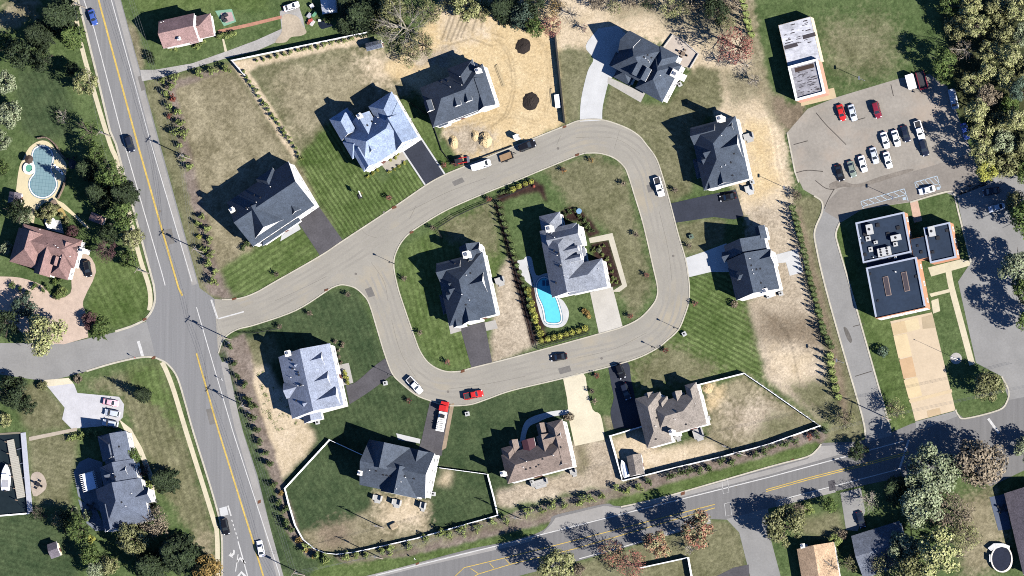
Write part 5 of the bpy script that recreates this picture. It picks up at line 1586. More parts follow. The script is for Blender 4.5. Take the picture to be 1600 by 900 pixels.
# ---- saplings along the estate road
sap = [(608,309,'red','dull red sapling on the striped lawn near the storm inlet'),(694,258,'redbush','bright red sapling beside the white edged driveway'),(676,356,'brown','bare brown sapling inside the island kerb, north west'),
 (764,311,'redbush','red sapling by the island hedge corner'),(632,435,'brown','pale sapling at the west tip of the island'),(432,428,'brown','bare sapling on the lawn of the first charcoal house'),
 (880,266,'orange','orange sapling on the island near the north kerb'),(924,250,'gold','yellowish sapling on the island at the north bend'),(974,287,'brown','bare sapling on the island at the north east bend'),
 (994,367,'brown','bare sapling on the island beside the east road'),(1010,430,'red','reddish sapling on the island at the south east bend'),(1055,297,'brown','pale sapling behind the white pickup'),
 (1077,384,'brown','brown sapling by the pale concrete driveway'),(437,510,'brown','pale sapling on the dark lawn, first from the entrance'),(484,490,'brown','pale sapling on the dark lawn, second from the entrance'),
 (544,460,'brown','pale sapling at the tip of the dark lawn'),(656,520,'brown','pale sapling at the island west kerb'),(699,566,'red','red sapling at the island south west bend'),
 (639,626,'redbush','red sapling between the white pickup and the driveway'),(985,494,'redbush','red sapling right of the pale island driveway'),(1040,548,'redbush','red sapling beside the south east kerb bend'),
 (1086,474,'red','dull red sapling on the bright striped lawn'),(932,587,'redbush','red sapling by the top of the tan driveway lawn strip'),(925,611,'brown','bare sapling in the middle of the tan driveway lawn strip'),
 (929,627,'brown','bare sapling at the lower end of the tan driveway lawn strip'),(710,256,'redbush','small red shrub beside the sandy plot corner')]
for (x, y, k, lab) in sap:
    T(x, y, 5.2, 'thin', k, lab, 'sapling', 2.3, group='saplings along the estate road')

# ---- shrubs, each its own object
def shrub_mesh(kind, leafk, seed):
    rng = np.random.default_rng(seed)
    if kind == 'ball':
        k = 240
        d = rng.normal(size=(k, 3)); d /= np.linalg.norm(d, axis=1, keepdims=True)
        c = d * (.75 + .3 * rng.random(k))[:, None]; c[:, 2] = c[:, 2] * .95 + .9
        return quads_mesh('shrub', c, d + rng.normal(size=d.shape) * .5, rng.uniform(.28, .5, k), F[leafk], rng)
    if kind == 'cone':
        k = 320
        f = rng.random(k) ** 1.5; a = rng.random(k) * 6.283
        rr = (1 - f) * (.75 + .35 * rng.random(k)) + .05
        c = np.stack([np.cos(a) * rr, np.sin(a) * rr, .1 + f * 3.3], -1)
        n = np.stack([np.cos(a), np.sin(a), np.full(k, .5)], -1) + rng.normal(size=(k, 3)) * .4
        return quads_mesh('shrub', c, n, rng.uniform(.25, .5, k), F[leafk], rng)
    k = 260                                     # loose bush
    cs = rng.normal(size=(6, 3)) * np.array([.42, .42, .22]) + np.array([0, 0, .85])
    w_ = rng.integers(0, 6, k)
    d = rng.normal(size=(k, 3)); d /= np.linalg.norm(d, axis=1, keepdims=True)
    c = cs[w_] + d * (.25 + .4 * rng.random(k))[:, None]
    c[:, 2] = np.maximum(c[:, 2], .05)
    return quads_mesh('shrub', c, d + rng.normal(size=d.shape) * .6, rng.uniform(.22, .5, k), F[leafk], rng)
SM = {}
def shrub(x, y, kind, leafk, r, label, group, name='shrub', hz=1.0):
    key = (kind, leafk, random.randrange(3))
    if key not in SM: SM[key] = shrub_mesh(kind, leafk, 40 + key[2] * 13 + len(SM))
    p = G(x, y, r * .9)
    k = r * random.uniform(.85, 1.18)
    o = inst(name, SM[key], None, (p.x, p.y, 0.0), random.uniform(0, 6.28), (k, k, k * hz))
    tag(o, label, 'shrub', group)
    return o
def along(pts, n):
    L = [0]
    for a_, b_ in zip(pts, pts[1:]): L.append(L[-1] + math.hypot(b_[0]-a_[0], b_[1]-a_[1]))
    for i in range(n):
        d = L[-1] * i / (n - 1)
        for k in range(len(pts) - 1):
            if d <= L[k+1] + 1e-9:
                t_ = (d - L[k]) / (L[k+1] - L[k]); yield (pts[k][0] + (pts[k+1][0]-pts[k][0])*t_, pts[k][1] + (pts[k+1][1]-pts[k][1])*t_); break
def row(pts, n, kind, leafk, r, label, group, name='shrub', hz=1.0, j=.8):
    for (x, y) in along(pts, n):
        shrub(x + random.uniform(-j, j), y + random.uniform(-j, j), kind, leafk, r, label, group, name, hz)
def spots(lst, kind, leafk, r, label, group, name='shrub', hz=1.0):
    for (x, y) in lst: shrub(x, y, kind, leafk, r, label, group, name, hz)
row([(402,95),(550,61)],15,'bush','bush',.62,'young green shrub in the row along the inner side of the long white fence','shrubs under the long white fence',hz=1.5)
row([(381,113),(402,147),(455,222),(470,247)],19,'bush','bush',.62,'small dark shrub in the slanting row between the two dry north west lots','slanting shrub row between the north west lots',hz=1.5)
W3 = [(255,127),(267,136),(275,124),(312,115),(334,111),(355,107),(259,147),(264,166),(279,176),(282,191),(275,205),(289,212),(281,228),(290,246),(297,262),(317,339),(310,350),(325,359),(329,375),(320,389),(331,397),(325,412),(337,425),(332,441)]
spots(W3,'bush','bush',1.0,'green shrub in the mulch strip along the east side of the main road','mulch strip shrubs east of the main road',hz=1.7)
spots([(271,154),(265,181)],'bush','redbush',.9,'red shrub in the mulch strip east of the main road','red shrubs of the mulch strip',hz=1.4)
spots([(312,370)],'bush','ball',1.0,'yellow shrub in the mulch strip east of the main road','yellow shrub of the mulch strip',hz=1.4)
spots([(360,542),(367,570),(372,586),(382,602),(389,622),(395,632),(397,650),(403,672),(407,690),(414,708),(422,727),(427,757),(437,785),(445,797),(451,817),(455,830)],'bush','conif',1.05,'dark green shrub in the mulch strip below the estate entrance, beside the main road','mulch strip shrubs below the entrance',hz=1.8)
spots([(440,771),(466,845),(478,858),(492,868)],'bush','gold',.9,'golden shrub outside the curve of the white fence','golden shrubs by the curved fence',hz=1.3)
spots([(477,857),(495,867),(510,872),(540,870),(556,868),(572,867),(597,861),(612,859),(640,852),(665,840),(690,835),(702,835),(725,831),(747,827),(770,817),(790,812),(825,802),(847,797),(862,790),(882,787),(905,786),(915,777),(925,780),(942,775),(965,762),(979,767),(1000,761)],'bush','bush',1.05,'green shrub in the mulch strip along the south road, west part','south road shrubs, west part',hz=1.6)
spots([(1015,750),(1050,747),(1067,741),(1077,735),(1095,735),(1110,730),(1130,722),(1142,722),(1155,712),(1180,710),(1195,704),(1207,700),(1225,694),(1242,687),(1277,679),(1290,676)],'bush','conif',1.05,'dark shrub in the mulch strip below the white fence of the taupe house','south road shrubs, east part',hz=1.6)
spots([(1265,682)],'bush','redbush',.9,'red shrub near the east end of the south road mulch strip','red shrub of the south strip')
spots([(825,454),(827,464),(831,474),(832,484),(836,494),(837,502),(841,512),(845,521)],'ball','ball',.85,'clipped yellow green ball shrub in the row west of the turquoise pool','ball shrubs west of the pool',hz=1.15)
spots([(846,532),(856,530),(866,527),(875,525),(885,522),(894,519),(904,517),(914,513)],'ball','ball',.9,'clipped yellow green ball shrub in the row south of the turquoise pool','ball shrubs south of the pool',hz=1.15)
spots([(802,296),(811,291),(821,287),(830,284)],'ball','ball',.85,'clipped yellow green ball shrub by the north kerb of the island','ball shrubs by the north kerb',hz=1.15)
row([(780,318),(788,350),(797,378),(806,412),(818,444),(824,460),(832,500)],18,'cone','conif',.75,'narrow dark conifer in the hedge line crossing the island','hedge line crossing the island','hedge_conifer',1.1)
row([(784,300),(798,298)],3,'bush','conif',.8,'dark shrub at the north end of the island hedge','dark shrubs at the hedge end')
row([(1238,324),(1246,352),(1256,395),(1268,447),(1277,480),(1285,515),(1299,542)],27,'cone','conif',.85,'narrow dark conifer in the long row beside the curved drive','conifer row beside the curved drive','hedge_conifer',1.15)
spots([(1296,555),(1297,567),(1299,580),(1302,592),(1305,606),(1309,620)],'cone','bush',1.15,'thicker green conifer at the lower end of the row beside the curved drive','thick conifers beside the curved drive','hedge_conifer',1.1)
row([(1159,0),(1164,14),(1168,34),(1173,54)],6,'cone','bush',.9,'slim yellow green conifer in the short row at the top edge','slim conifers at the top edge','hedge_conifer',1.4)
# beds by the houses
spots([(382,384),(388,378),(396,383),(404,378),(412,373),(420,369),(427,364),(378,388)],'bush','conif',.75,'small shrub in the front bed of the first charcoal roofed house','front bed of the first charcoal house')
spots([(612,240),(618,246),(622,240),(606,244),(610,250),(608,268),(616,264),(624,260),(632,255),(575,276),(583,270),(590,266)],'bush','ball',.6,'small yellow shrub in the front bed of the pale blue roofed house','front bed of the pale blue house')
spots([(883,336),(890,330),(898,329),(905,337),(912,345),(918,352),(884,344),(924,362)],'bush','conif',.75,'dark shrub in the curved bed at the north end of the light grey house','curved bed shrubs')
spots([(928,390),(936,388),(944,384),(941,398),(949,404),(953,414),(956,424),(948,430),(959,434),(963,441),(955,440)],'bush','bush',.55,'low plant in the dark rectangular bed before the light grey house','rectangular bed plants')
spots([(936,391)],'ball','pale',.9,'pale round shrub in the dark rectangular bed','pale bed shrub')
spots([(918,489),(920,494),(913,486)],'ball','gold',.7,'yellow flower clump by the left corner of the pale driveway','yellow flower clumps')
spots([(534,542),(528,548),(530,557),(533,566),(524,535),(536,537)],'bush','brown',.6,'small plant in the curved bed of the house with four gables','curved bed of the four gable house')
spots([(539,583),(541,590),(543,597)],'bush','ball',.7,'yellow plant beside the front walk of the house with four gables','yellow plants by the four gable house')
spots([(885,652),(891,651)],'ball','brown',1.0,'brown round shrub beside the tan driveway of the brown roofed house','brown round shrubs')
spots([(342,57),(348,55),(354,57),(361,54),(366,52)],'ball','bush',.8,'round green shrub by the front path of the rose roofed house','front shrubs of the rose house')
spots([(265,74),(273,76),(307,74),(313,70),(318,65)],'bush','bush',.8,'low shrub against the front wall of the rose roofed house','wall shrubs of the rose house')
spots([(234,84),(237,92)],'bush','dark',1.3,'dark bush on the lawn beside the main road, below the rose house','dark lawn bushes')
spots([(1147,475)],'ball','brown',1.2,'brown round bush at the lower corner of the house with the square patio','corner bush')
spots([(1380,549)],'ball','blue',1.7,'grey green clipped ball shrub on the lawn beside the station apron','station lawn ball shrub')
spots([(57,333),(66,340),(88,325),(78,345),(96,338),(104,345)],'bush','olive',1.1,'garden shrub between the kidney pool and the mauve brown house','pool garden shrubs')
spots([(20,405+40),(30,452),(40,458),(52,447),(70,452),(86,442),(96,436)],'bush','green',1.0,'shrub along the lower wall of the mauve brown house','wall shrubs of the mauve house')
spots([(118,682),(110,686),(128,681),(140,676),(152,678),(158,684)],'bush','bush',.9,'clipped shrub in the wavy border above the blue grey house','wavy border shrubs')
spots([(135,800),(141,806),(120,796)],'bush','pale',1.0,'pale flowering shrub at the blue stone terrace','terrace shrubs')
# scattered weeds on the bare strip
wv = np.random.default_rng(8)
cc = []
for k in range(46):
    x, y = 404 + wv.uniform(0,60), 560 + wv.uniform(0,120)
    if inside([(390,545),(420,580),(470,655),(485,690),(450,720),(410,640)], np.array([x]), np.array([y]))[0]:
        p = G(x, y, 0); m_ = 26
        cc.append(np.array([p.x, p.y, .12]) + wv.normal(size=(m_, 3)) * np.array([.3, .3, .07]))
cc = np.concatenate(cc)
wo_ = bpy.data.objects.new('weeds', quads_mesh('weeds', cc, wv.normal(size=cc.shape) + np.array([0,0,1.5]), wv.uniform(.12,.3,len(cc)), F['bush'], wv))
col.objects.link(wo_); tag(wo_, 'green weed tufts scattered on the bare tan strip', 'weeds', kind='stuff')
# ------------------------------------------------------------------ vehicles
def paint(key, c, rough=.3):
    return plain('car_paint_' + key, c, rough, .0, .5)
PAINTS = {k: paint(k, c) for k, c in dict(red=(.42,.02,.02), maroon=(.16,.015,.03), white=(.8,.8,.82), silver=(.42,.45,.5), black=(.008,.008,.01), navy=(.012,.016,.03), blue=(.04,.08,.28), grey=(.09,.1,.12), sage=(.16,.19,.16), pink=(.6,.35,.4)).items()}
HEAD = plain('headlamp_glass', (.6,.62,.65), .15)
TAIL = plain('tail_lamp', (.3,.01,.01), .3)
PLASTIC = plain('bumper_plastic', (.03,.03,.033), .6)

def loft(secs):
    """closed loft through sections [(x, [(y,z)...])]"""
    mb = MB(); n = len(secs[0][1]); vs = []
    for x, sec in secs: vs += [(x, y, z) for y, z in sec]
    fs = []
    for i in range(len(secs) - 1):
        for k in range(n):
            a, b = i*n + k, i*n + (k+1) % n
            fs.append((a, b, b + n, a + n))
    fs += [tuple(range(n))[::-1], tuple(range((len(secs)-1)*n, len(secs)*n))]
    mb.add(vs, fs); return mb

def ring(w_, zb, zt, c=.14):
    h = w_ / 2
    return [(-h*.94,zb),(-h,zb+.18),(-h,zt-.16),(-h+c*.7,zt-.03),(-h*.5,zt+.02),(h*.5,zt+.02),(h-c*.7,zt-.03),(h,zt-.16),(h,zb+.18),(h*.94,zb)]

CARM = {}
def car_meshes(kind):
    if kind in CARM: return CARM[kind]
    P = dict(sedan=dict(L=4.75,W=1.84,hood=.82,belt=.92,deck=.95,top=1.45,cab=(-1.75,-.95,.35,1.15)),
             suv=dict(L=4.75,W=1.92,hood=1.0,belt=1.1,deck=1.1,top=1.75,cab=(-2.25,-1.95,.3,1.1)),
             pickup=dict(L=5.6,W=1.98,hood=1.12,belt=1.2,deck=1.15,top=1.86,cab=(-.75,-.5,.75,1.35)),
             van=dict(L=5.6,W=2.0,hood=1.15,belt=1.3,deck=1.3,top=2.15,cab=(-2.78,-2.72,1.45,2.1)),
             jeep=dict(L=4.2,W=1.85,hood=1.1,belt=1.15,deck=1.1,top=1.8,cab=(-1.95,-1.85,.25,.6)),
             )[kind]
    L, W = P['L'], P['W']; x0, x1 = -L/2, L/2
    rb, rt, ft, fb = P['cab']
    secs = []
    for x, wf, zt in ((x0,.74,P['deck']-.22),(x0+.12,.9,P['deck']-.06),(x0+.5,.98,P['deck']),(rb,1.0,P['belt'] if kind != 'pickup' else P['deck']),(0,1.0,P['belt']),(fb,1.0,P['belt']-.02),
                      (fb+.1,.995,P['hood']+.02),(x1-.7,.96,P['hood']-.06),(x1-.22,.9,P['hood']-.16),(x1-.03,.74,P['hood']-.3)):
        if secs and x <= secs[-1][0]: x = secs[-1][0] + .02
        secs.append((x, ring(W*wf, .28, zt)))
    body = loft(secs)
    bz, tz = P['belt']-.03, P['top']
    wb_, wt = W*.92/2, W*.72/2
    # greenhouse: roof + pillars in body colour
    a = [(rb,-wb_,bz),(fb,-wb_,bz),(fb,wb_,bz),(rb,wb_,bz),(rt,-wt,tz-.03),(ft,-wt,tz-.03),(ft,wt,tz-.03),(rt,wt,tz-.03)]
    xm_ = (rt+ft)/2
    a += [(rt+.12,-wt*.85,tz),(ft-.12,-wt*.85,tz),(ft-.12,wt*.85,tz),(rt+.12,wt*.85,tz),(xm_,-wt*.8,tz+.02),(xm_,wt*.8,tz+.02)]
    body.add(a, [(0,1,5,4),(1,2,6,5),(2,3,7,6),(3,0,4,7),(4,5,9,12,8),(5,6,10,9),(6,7,11,13,10),(7,4,8,11),(8,12,13,11),(12,9,10,13)])
    out = {}
    def mk(name, mb, mat=None):
        me_ = bpy.data.meshes.new(name); me_.from_pydata([tuple(v) for v in mb.v], [], mb.f); 
        if mat: me_.materials.append(mat)
        return me_
    def glassquad(i, j, k, l, inset=(.08,.1)):
        q = [Vector(a[m]) for m in (i,j,k,l)]
        c_ = sum(q, Vector()) / 4
        nrm = (q[1]-q[0]).cross(q[2]-q[0]).normalized()
        if nrm.dot(c_ - Vector((xm_,0,bz-.3))) < 0: nrm = -nrm
        r_ = [c_ + (v - c_) * .86 + nrm * .02 for v in q]
        return MB().add(r_, [(0,1,2,3)])
    out['windshield'] = [mk('windshield', glassquad(1,2,6,5), GLASS)]
    out['rear_window'] = [mk('rear_window', glassquad(3,0,4,7), GLASS)] 
    out['side_window'] = [mk('side_window', glassquad(0,1,5,4), GLASS), mk('side_window', glassquad(2,3,7,6), GLASS)]
    if kind == 'van':
        out['rear_window'] = []; 
        sw = []
        for s_ in (-1, 1):
            sw.append(mk('side_window', MB().add([(.7,s_*(wb_+.0),1.36),(1.7,s_*(wb_-.0),1.36),(1.45,s_*(wt+.045),2.0),(.75,s_*(wt+.045),2.0)], [(0,1,2,3)]), GLASS))
        out['side_window'] = sw
    if kind == 'pickup':
        bed = MB().box(x0+.16, rb-.1, -W*.40, W*.40, P['deck']-.04, P['deck']+.028)
        out['cargo_bed'] = [mk('cargo_bed', bed, PLASTIC)]
        body.box(x0+.1, rb-.05, -W*.47, -W*.405, P['deck']-.1, P['deck']+.12); body.box(x0+.1, rb-.05, W*.405, W*.47, P['deck']-.1, P['deck']+.12); body.box(x0+.06, x0+.155, -W*.47, W*.47, P['deck']-.1, P['deck']+.1)
    if kind == 'jeep':
        out['spare_wheel'] = [mk('spare_wheel', MB().cyl((x0-.2,0,.95),(x0+.02,0,.95),.36,n=14), RUBBER)]
    body_me = mk('body', body)
    body_me.polygons.foreach_set('use_smooth', [False]*len(body_me.polygons))
    out['body'] = [body_me]
    wr = .34 if kind in ('sedan',) else .39
    ty = MB().cyl((0,-.11,0),(0,.11,0), wr, n=16); hub = MB().cyl((0,-.125,0),(0,.125,0), wr*.6, n=12)
    out['_wheel'] = (mk('wheel', ty, RUBBER), mk('rim', hub, CHROME), wr, ((x0+.95, -W/2+.08),(x0+.95, W/2-.08),(x1-.95,-W/2+.08),(x1-.95,W/2-.08)))
    hz_ = P['hood'] - .3
    out['headlight'] = [mk('headlight', MB().box(x1-.36,x1-.1, s_*W*.36-.17, s_*W*.36+.17, hz_, hz_+.17), HEAD) for s_ in (-1,1)]
    dz_ = P['deck'] - .3
    out['tail_light'] = [mk('tail_light', MB().box(x0+.02,x0+.2, s_*W*.37-.13, s_*W*.37+.13, dz_, dz_+.2), TAIL) for s_ in (-1,1)]
    out['mirror'] = [mk('mirror', MB().box(fb-.45,fb-.3, s_*(W/2+.0)-.0, s_*(W/2+.17), P['belt']-.02, P['belt']+.14) if s_ > 0 else MB().box(fb-.45,fb-.3, -(W/2+.17), -W/2, P['belt']-.02, P['belt']+.14), PLASTIC) for s_ in (-1,1)]
    CARM[kind] = out
    return out

def car(x, y, hx, hy, kind, colour, label, cat=None, group=None, scale=1.0):
    """vehicle centred at photo pixel (x,y); (hx,hy) is the photo direction of its nose"""
    ms = car_meshes(kind)
    p = G(x, y, .8); q = G(x + hx*10/math.hypot(hx,hy), y + hy*10/math.hypot(hx,hy), .8)
    rz = math.atan2(q.y-p.y, q.x-p.x)
    nm = {'sedan':'parked_car','suv':'parked_suv','pickup':'pickup_truck','van':'van','jeep':'off_road_car'}[kind]
    r = empty(nm, (p.x, p.y, .03), rz)
    r.scale = (scale,)*3
    tag(r, label, cat or {'sedan':'car','suv':'car','pickup':'pickup truck','van':'van','jeep':'car'}[kind], group)
    pm = PAINTS[colour]
    for k, lst in ms.items():
        if k == '_wheel':
            wm, rim, wr, pos = lst
            for (wx, wy) in pos:
                w_ = inst('wheel', wm, r, (wx, wy, wr)); inst('rim', rim, w_)
        else:
            for m_ in lst:
                o = inst(k, m_, r)
                if k == 'body':
                    if not m_.materials: m_.materials.append(pm)
                    o.material_slots[0].link = 'OBJECT'; o.material_slots[0].material = pm
    return r

LOT = 'cars in the station parking lot'
car(145,27,3.3,11,'sedan','blue','blue car driving on the main road at the top edge')
car(203,225,3.2,11,'suv','navy','dark car on the main road beside the utility pole')
car(352,823,2.3,11,'suv','black','black car in the turn lane near the bottom of the main road')
car(407,857,-2.3,-11,'sedan','white','white car on the main road near the bottom edge')
car(173,629,11,2,'sedan','pink','pinkish red car on the pale paver drive, topmost of three')
car(175,645.5,-11,-2,'suv','silver','silver car on the pale paver drive, middle of three')
car(172,661.5,-11,-2,'suv','silver','silver car on the pale paver drive, nearest the house')
car(740,617,11,-2.4,'pickup','red','red pickup truck at the south kerb of the estate road')
car(648,602,7.5,8.5,'pickup','white','white pickup truck with loaded bed at the south west bend')
car(873,558,-11,2,'sedan','black','black car driving along the south side of the island')
car(970,581,4,11,'jeep','black','black off road car at the top of the dark winding driveway')
car(978,612,4,11,'suv','navy','dark car on the winding driveway in the shadow of the taupe roofed house')
car(752,258,11,-3.6,'van','white','white delivery van at the kerb below the sandy plot')
car(824,228,11,-4.2,'suv','black','black car at the kerb beside the sandy plot, ahead of the trailer',scale=1.08)
car(1030,292,3,11,'pickup','white','white pickup truck on the east side of the loop road')
car(1137,308,-11,2.5,'sedan','black','black car parked on the wide black driveway')
car(455,10,11,-4,'sedan','white','white car on the gravel drive at the top edge')
car(1314.5,176,3,11,'sedan','red','bright red car in the upper row of the parking lot',group=LOT)
car(1332,176,3,11,'sedan','silver','pale silver car next to the bright red one',group=LOT)
car(1370,172,3,11,'suv','maroon','maroon car on its own in the upper row',group=LOT)
car(1383,219,3,11,'sedan','white','white car, left of the pair above the lone silver car',group=LOT)
car(1400,216,3,11,'sedan','white','white car beside the dark grey one in the middle row',group=LOT)
car(1415,209,3,11,'sedan','navy','dark grey car between the white car and the white pickup',group=LOT)
car(1437,204,3,11,'pickup','white','white pickup truck in the parking lot near the wood',group=LOT)
car(1444,231,3,11,'suv','navy','dark car just below the white pickup in the parking lot',group=LOT)
car(1366,243,3,11,'sedan','silver','silver blue car in the middle of the parking lot',group=LOT)
car(1387,250,3,11,'sedan','white','white car at the right end of the lower row',group=LOT)
car(1348,256,3,11,'sedan','white','white car in the lower row between the sage and silver cars',group=LOT)
car(1331,264,3,11,'sedan','sage','sage green car in the lower row',group=LOT)
car(1312,270,3,11,'sedan','black','black car at the left end of the lower row',group=LOT)
car(1448,297,-11,3,'sedan','white','white car in the hatched accessible bay')
car(1548,299,-11,2,'sedan','navy','dark car under the trees at the right side of the station road')
car(1557,324.5,-11,3,'sedan','silver','silver car half in tree shade on the station road')
car(1490,155,2.4,11,'van','silver','silver van in deep shade at the edge of the wood')
car(1345,812,3,11,'sedan','navy','dark car in the shaded drive of the slate roofed house')
car(137,420,2,11,'suv','black','dark car in the shade of the purple tree on the pink pavers')
car(1508,205,3,11,'sedan','blue','blue car nose showing under the wood beside the lot')

# flatbed truck with a red cab
def frame_dir(x, y, hx, hy, z=.8):
    p = G(x, y, z); q = G(x + hx, y + hy, z)
    return p, math.atan2(q.y-p.y, q.x-p.x)
p, rz = frame_dir(692, 650, 2.0, -10)
r = empty('flatbed_truck', (p.x, p.y, .05), rz); tag(r, 'red cab flatbed truck loaded with white lumber on the dark driveway', 'truck')
cabm = MB().box(1.3,4.0,-1.1,1.1,.6,1.5); cabm.box(1.4,2.9,-1.02,1.02,1.5,2.5); cabm.box(3.9,4.15,-1.0,1.0,.55,1.1); cabm.build('cab', PAINTS['red'], r)
MB().add([(2.93,-.9,1.55),(2.93,.9,1.55),(2.905,.85,2.4),(2.905,-.85,2.4)], [(0,1,2,3)]).build('windshield', GLASS, r)
MB().box(-4.4,1.15,-1.2,1.2,.95,1.15).build('flatbed', plain('bed_white', (.7,.69,.66), .6), r)
mb = MB()
for k in range(9):
    mb.box(-4.1+k*.55, -3.85+k*.55, -1.1+.15*(k%3), 1.1-.2*((k+1)%3), 1.15+.01*k, 1.4+.05*(k%4))
mb.build('cargo', plain('lumber_white', (.5,.48,.43), .7), r)
MB().box(-.6,.3,-.7,.5,1.16,1.9).build('equipment', BLACK, r)
for wx in (-3.4,-2.4,2.9):
    for s_ in (-1,1): 
        w_ = MB().cyl((wx,s_*1.0-.15,.45),(wx,s_*1.0+.15,.45),.45,n=14).build('wheel', RUBBER, r)
# flatbed trailer
p, rz = frame_dir(791, 245, 11, -4.2)
r = empty('flatbed_trailer', (p.x, p.y, .03), rz); tag(r, 'tan decked flatbed trailer between the white van and the black car', 'trailer')
MB().box(-1.9,1.9,-1.0,1.0,.55,.72).build('deck', mottled('trailer_planks', C(178,146,112), .15, (.6,4)), r)
MB().box(1.9,3.1,-.06,.06,.5,.6).box(1.85,1.95,-1,1,.5,1.0).box(-1.9,1.9,-1.06,-1.0,.5,.95).box(-1.9,1.9,1.0,1.06,.5,.95).build('frame', BLACK, r)
for s_ in (-1,1): MB().cyl((-.3,s_*1.2-.1,.35),(-.3,s_*1.2+.1,.35),.35,n=14).build('wheel', RUBBER, r)
# compact red and black loader
p, rz = frame_dir(717, 252, 11, -2)
r = empty('compact_loader', (p.x, p.y, .03), rz); tag(r, 'red and black compact machine parked by the corner of the sandy plot', 'loader')
MB().box(-1.3,1.0,-.75,.75,.4,1.3).build('body', PLASTIC, r)
MB().box(-.8,.4,-.6,.6,1.3,2.2).build('cab', BLACK, r)
MB().box(-.2,2.6,-.8,-.62,1.2,1.45).box(-.2,2.6,.62,.8,1.2,1.45).build('arm', PAINTS['red'], r)
MB().box(2.4,3.1,-.9,.9,.2,.9).build('bucket', CHROME, r)
for wx in (-.8,.7):
    for s_ in (-1,1): MB().cyl((wx,s_*.95-.15,.4),(wx,s_*.95+.15,.4),.4,n=12).build('wheel', RUBBER, r)
# trailers at the edge of the lot
p, rz = frame_dir(1424, 128, 3, 11)
r = empty('cargo_trailer', (p.x, p.y, .03), rz); tag(r, 'white box trailer at the top right corner of the parking lot', 'trailer')
MB().box(-2.0,2.0,-1.05,1.05,.45,2.2).build('box', PAINTS['white'], r)
MB().box(2.0,3.0,-.06,.06,.4,.5).box(2.9,3.05,-.2,.2,.3,.6).build('drawbar', BLACK, r)
for s_ in (-1,1): MB().cyl((-.2,s_*1.1-.1,.35),(-.2,s_*1.1+.1,.35),.35,n=14).build('wheel', RUBBER, r)
p, rz = frame_dir(1441, 126, 3, 11)
r = empty('dump_trailer', (p.x, p.y, .03), rz); tag(r, 'red framed dark bed trailer beside the white box trailer', 'trailer')
MB().box(-2.6,2.2,-1.1,1.1,.5,.7).build('bed', PLASTIC, r)
MB().box(-2.6,2.2,-1.2,-1.1,.5,1.3).box(-2.6,2.2,1.1,1.2,.5,1.3).box(2.2,2.5,-1.2,1.2,.5,1.3).build('frame', PAINTS['maroon'], r)
for s_ in (-1,1): MB().cyl((-.2,s_*1.3-.1,.4),(-.2,s_*1.3+.1,.4),.4,n=14).build('wheel', RUBBER, r)

# ------------------------------------------------------------------ fences
STONEW = plain('pale_stone_cap', C(224,216,206), .7)
VINYL = plain('white_vinyl', (.78,.78,.78), .45)
def fence(name, label, px, h, th_, mat, post=2.4, solid=True, group=None):
    P = [G(x, y, h) for x, y in px]
    r = empty(name, (P[0].x, P[0].y, 0)); tag(r, label, 'fence', group)
    pts = [(p.x - P[0].x, p.y - P[0].y) for p in P]
    pb = MB()
    if solid: ribbon_geo(pb, pts, th_, .06, h)
    else:
        for zz in (.15, h*.55, h-.08): ribbon_geo(pb, pts, .05, zz-.04, zz+.04)
        for a_, b_ in zip(pts, pts[1:]):
            L = math.hypot(b_[0]-a_[0], b_[1]-a_[1])
            for k in range(int(L/.22)):
                t_ = k*.22/L; x, y = a_[0]+(b_[0]-a_[0])*t_, a_[1]+(b_[1]-a_[1])*t_
                pb.box(x-.015,x+.015,y-.015,y+.015,.05,h)
    pb.build('panel' if solid else 'railing', mat, r)
    qs = []
    for a_, b_ in zip(pts, pts[1:]):
        L = math.hypot(b_[0]-a_[0], b_[1]-a_[1]); n = max(1, round(L/post))
        qs += [(a_[0]+(b_[0]-a_[0])*k/n, a_[1]+(b_[1]-a_[1])*k/n) for k in range(n)]
    qs.append(pts[-1])
    s_ = .08 if solid else .045
    pm = MB().box(-s_,s_,-s_,s_,0,h+.1)
    pme = bpy.data.meshes.new('post'); pme.from_pydata(pm.v, [], pm.f); pme.materials.append(mat)
    for (x, y) in qs[:95]: inst('post', pme, r, (x, y, 0))
    return r
fence('vinyl_fence', 'long white fence along the gravel drive to the white shed', [(381,117),(361,94),(400,86),(573,50)], 1.85, .14, VINYL)
fence('vinyl_fence', 'curved white fence round the slate roofed house lawn', [(566,711),(514,687),(479,725),(444,763),(450,787),(460,820),(472,842),(490,857),(507,864),(525,866),(550,863),(575,858),(650,841),(777,805),(770,775),(761,741),(687,731)], 1.25, .14, VINYL)
fence('vinyl_fence', 'white fence round the yard of the taupe roofed house', [(1003,666),(952,681),(972,751),(1060,729),(1120,715),(1200,694),(1280,665),(1240,637),(1200,609),(1162,583),(1090,601)], 1.85, .14, VINYL)
fence('vinyl_fence', 'white corner fence behind the street trees at the bottom edge', [(1000,887),(1074,871),(1082,915)], 1.85, .14, VINYL)
fence('silt_fence', 'tall black mesh fence between the sandy plot and the olive lawn', [(866,51),(872,110),(878,165),(881,192)], 1.6, .1, BLACK)
fence('iron_fence', 'thin black iron fence along the north west kerb of the island', [(690,372),(682,356),(710,338),(740,324),(775,311),(805,300),(832,287)], 1.2, .05, BLACK, solid=False)
fence('iron_fence', 'thin black iron fence down the middle of the island beside the hedge', [(777,318),(795,385),(815,460),(838,545),(858,538),(918,521)], 1.2, .05, BLACK, solid=False)
fence('silt_fence', 'low black silt fence at the west side of the sandy plot', [(640,160),(672,182),(690,235),(706,256),(740,250),(800,228)], .5, .06, BLACK)
fence('iron_fence', 'thin black iron fence on the dark lawn near the estate entrance', [(372,520),(398,520),(434,513)], 1.2, .05, BLACK, solid=False)
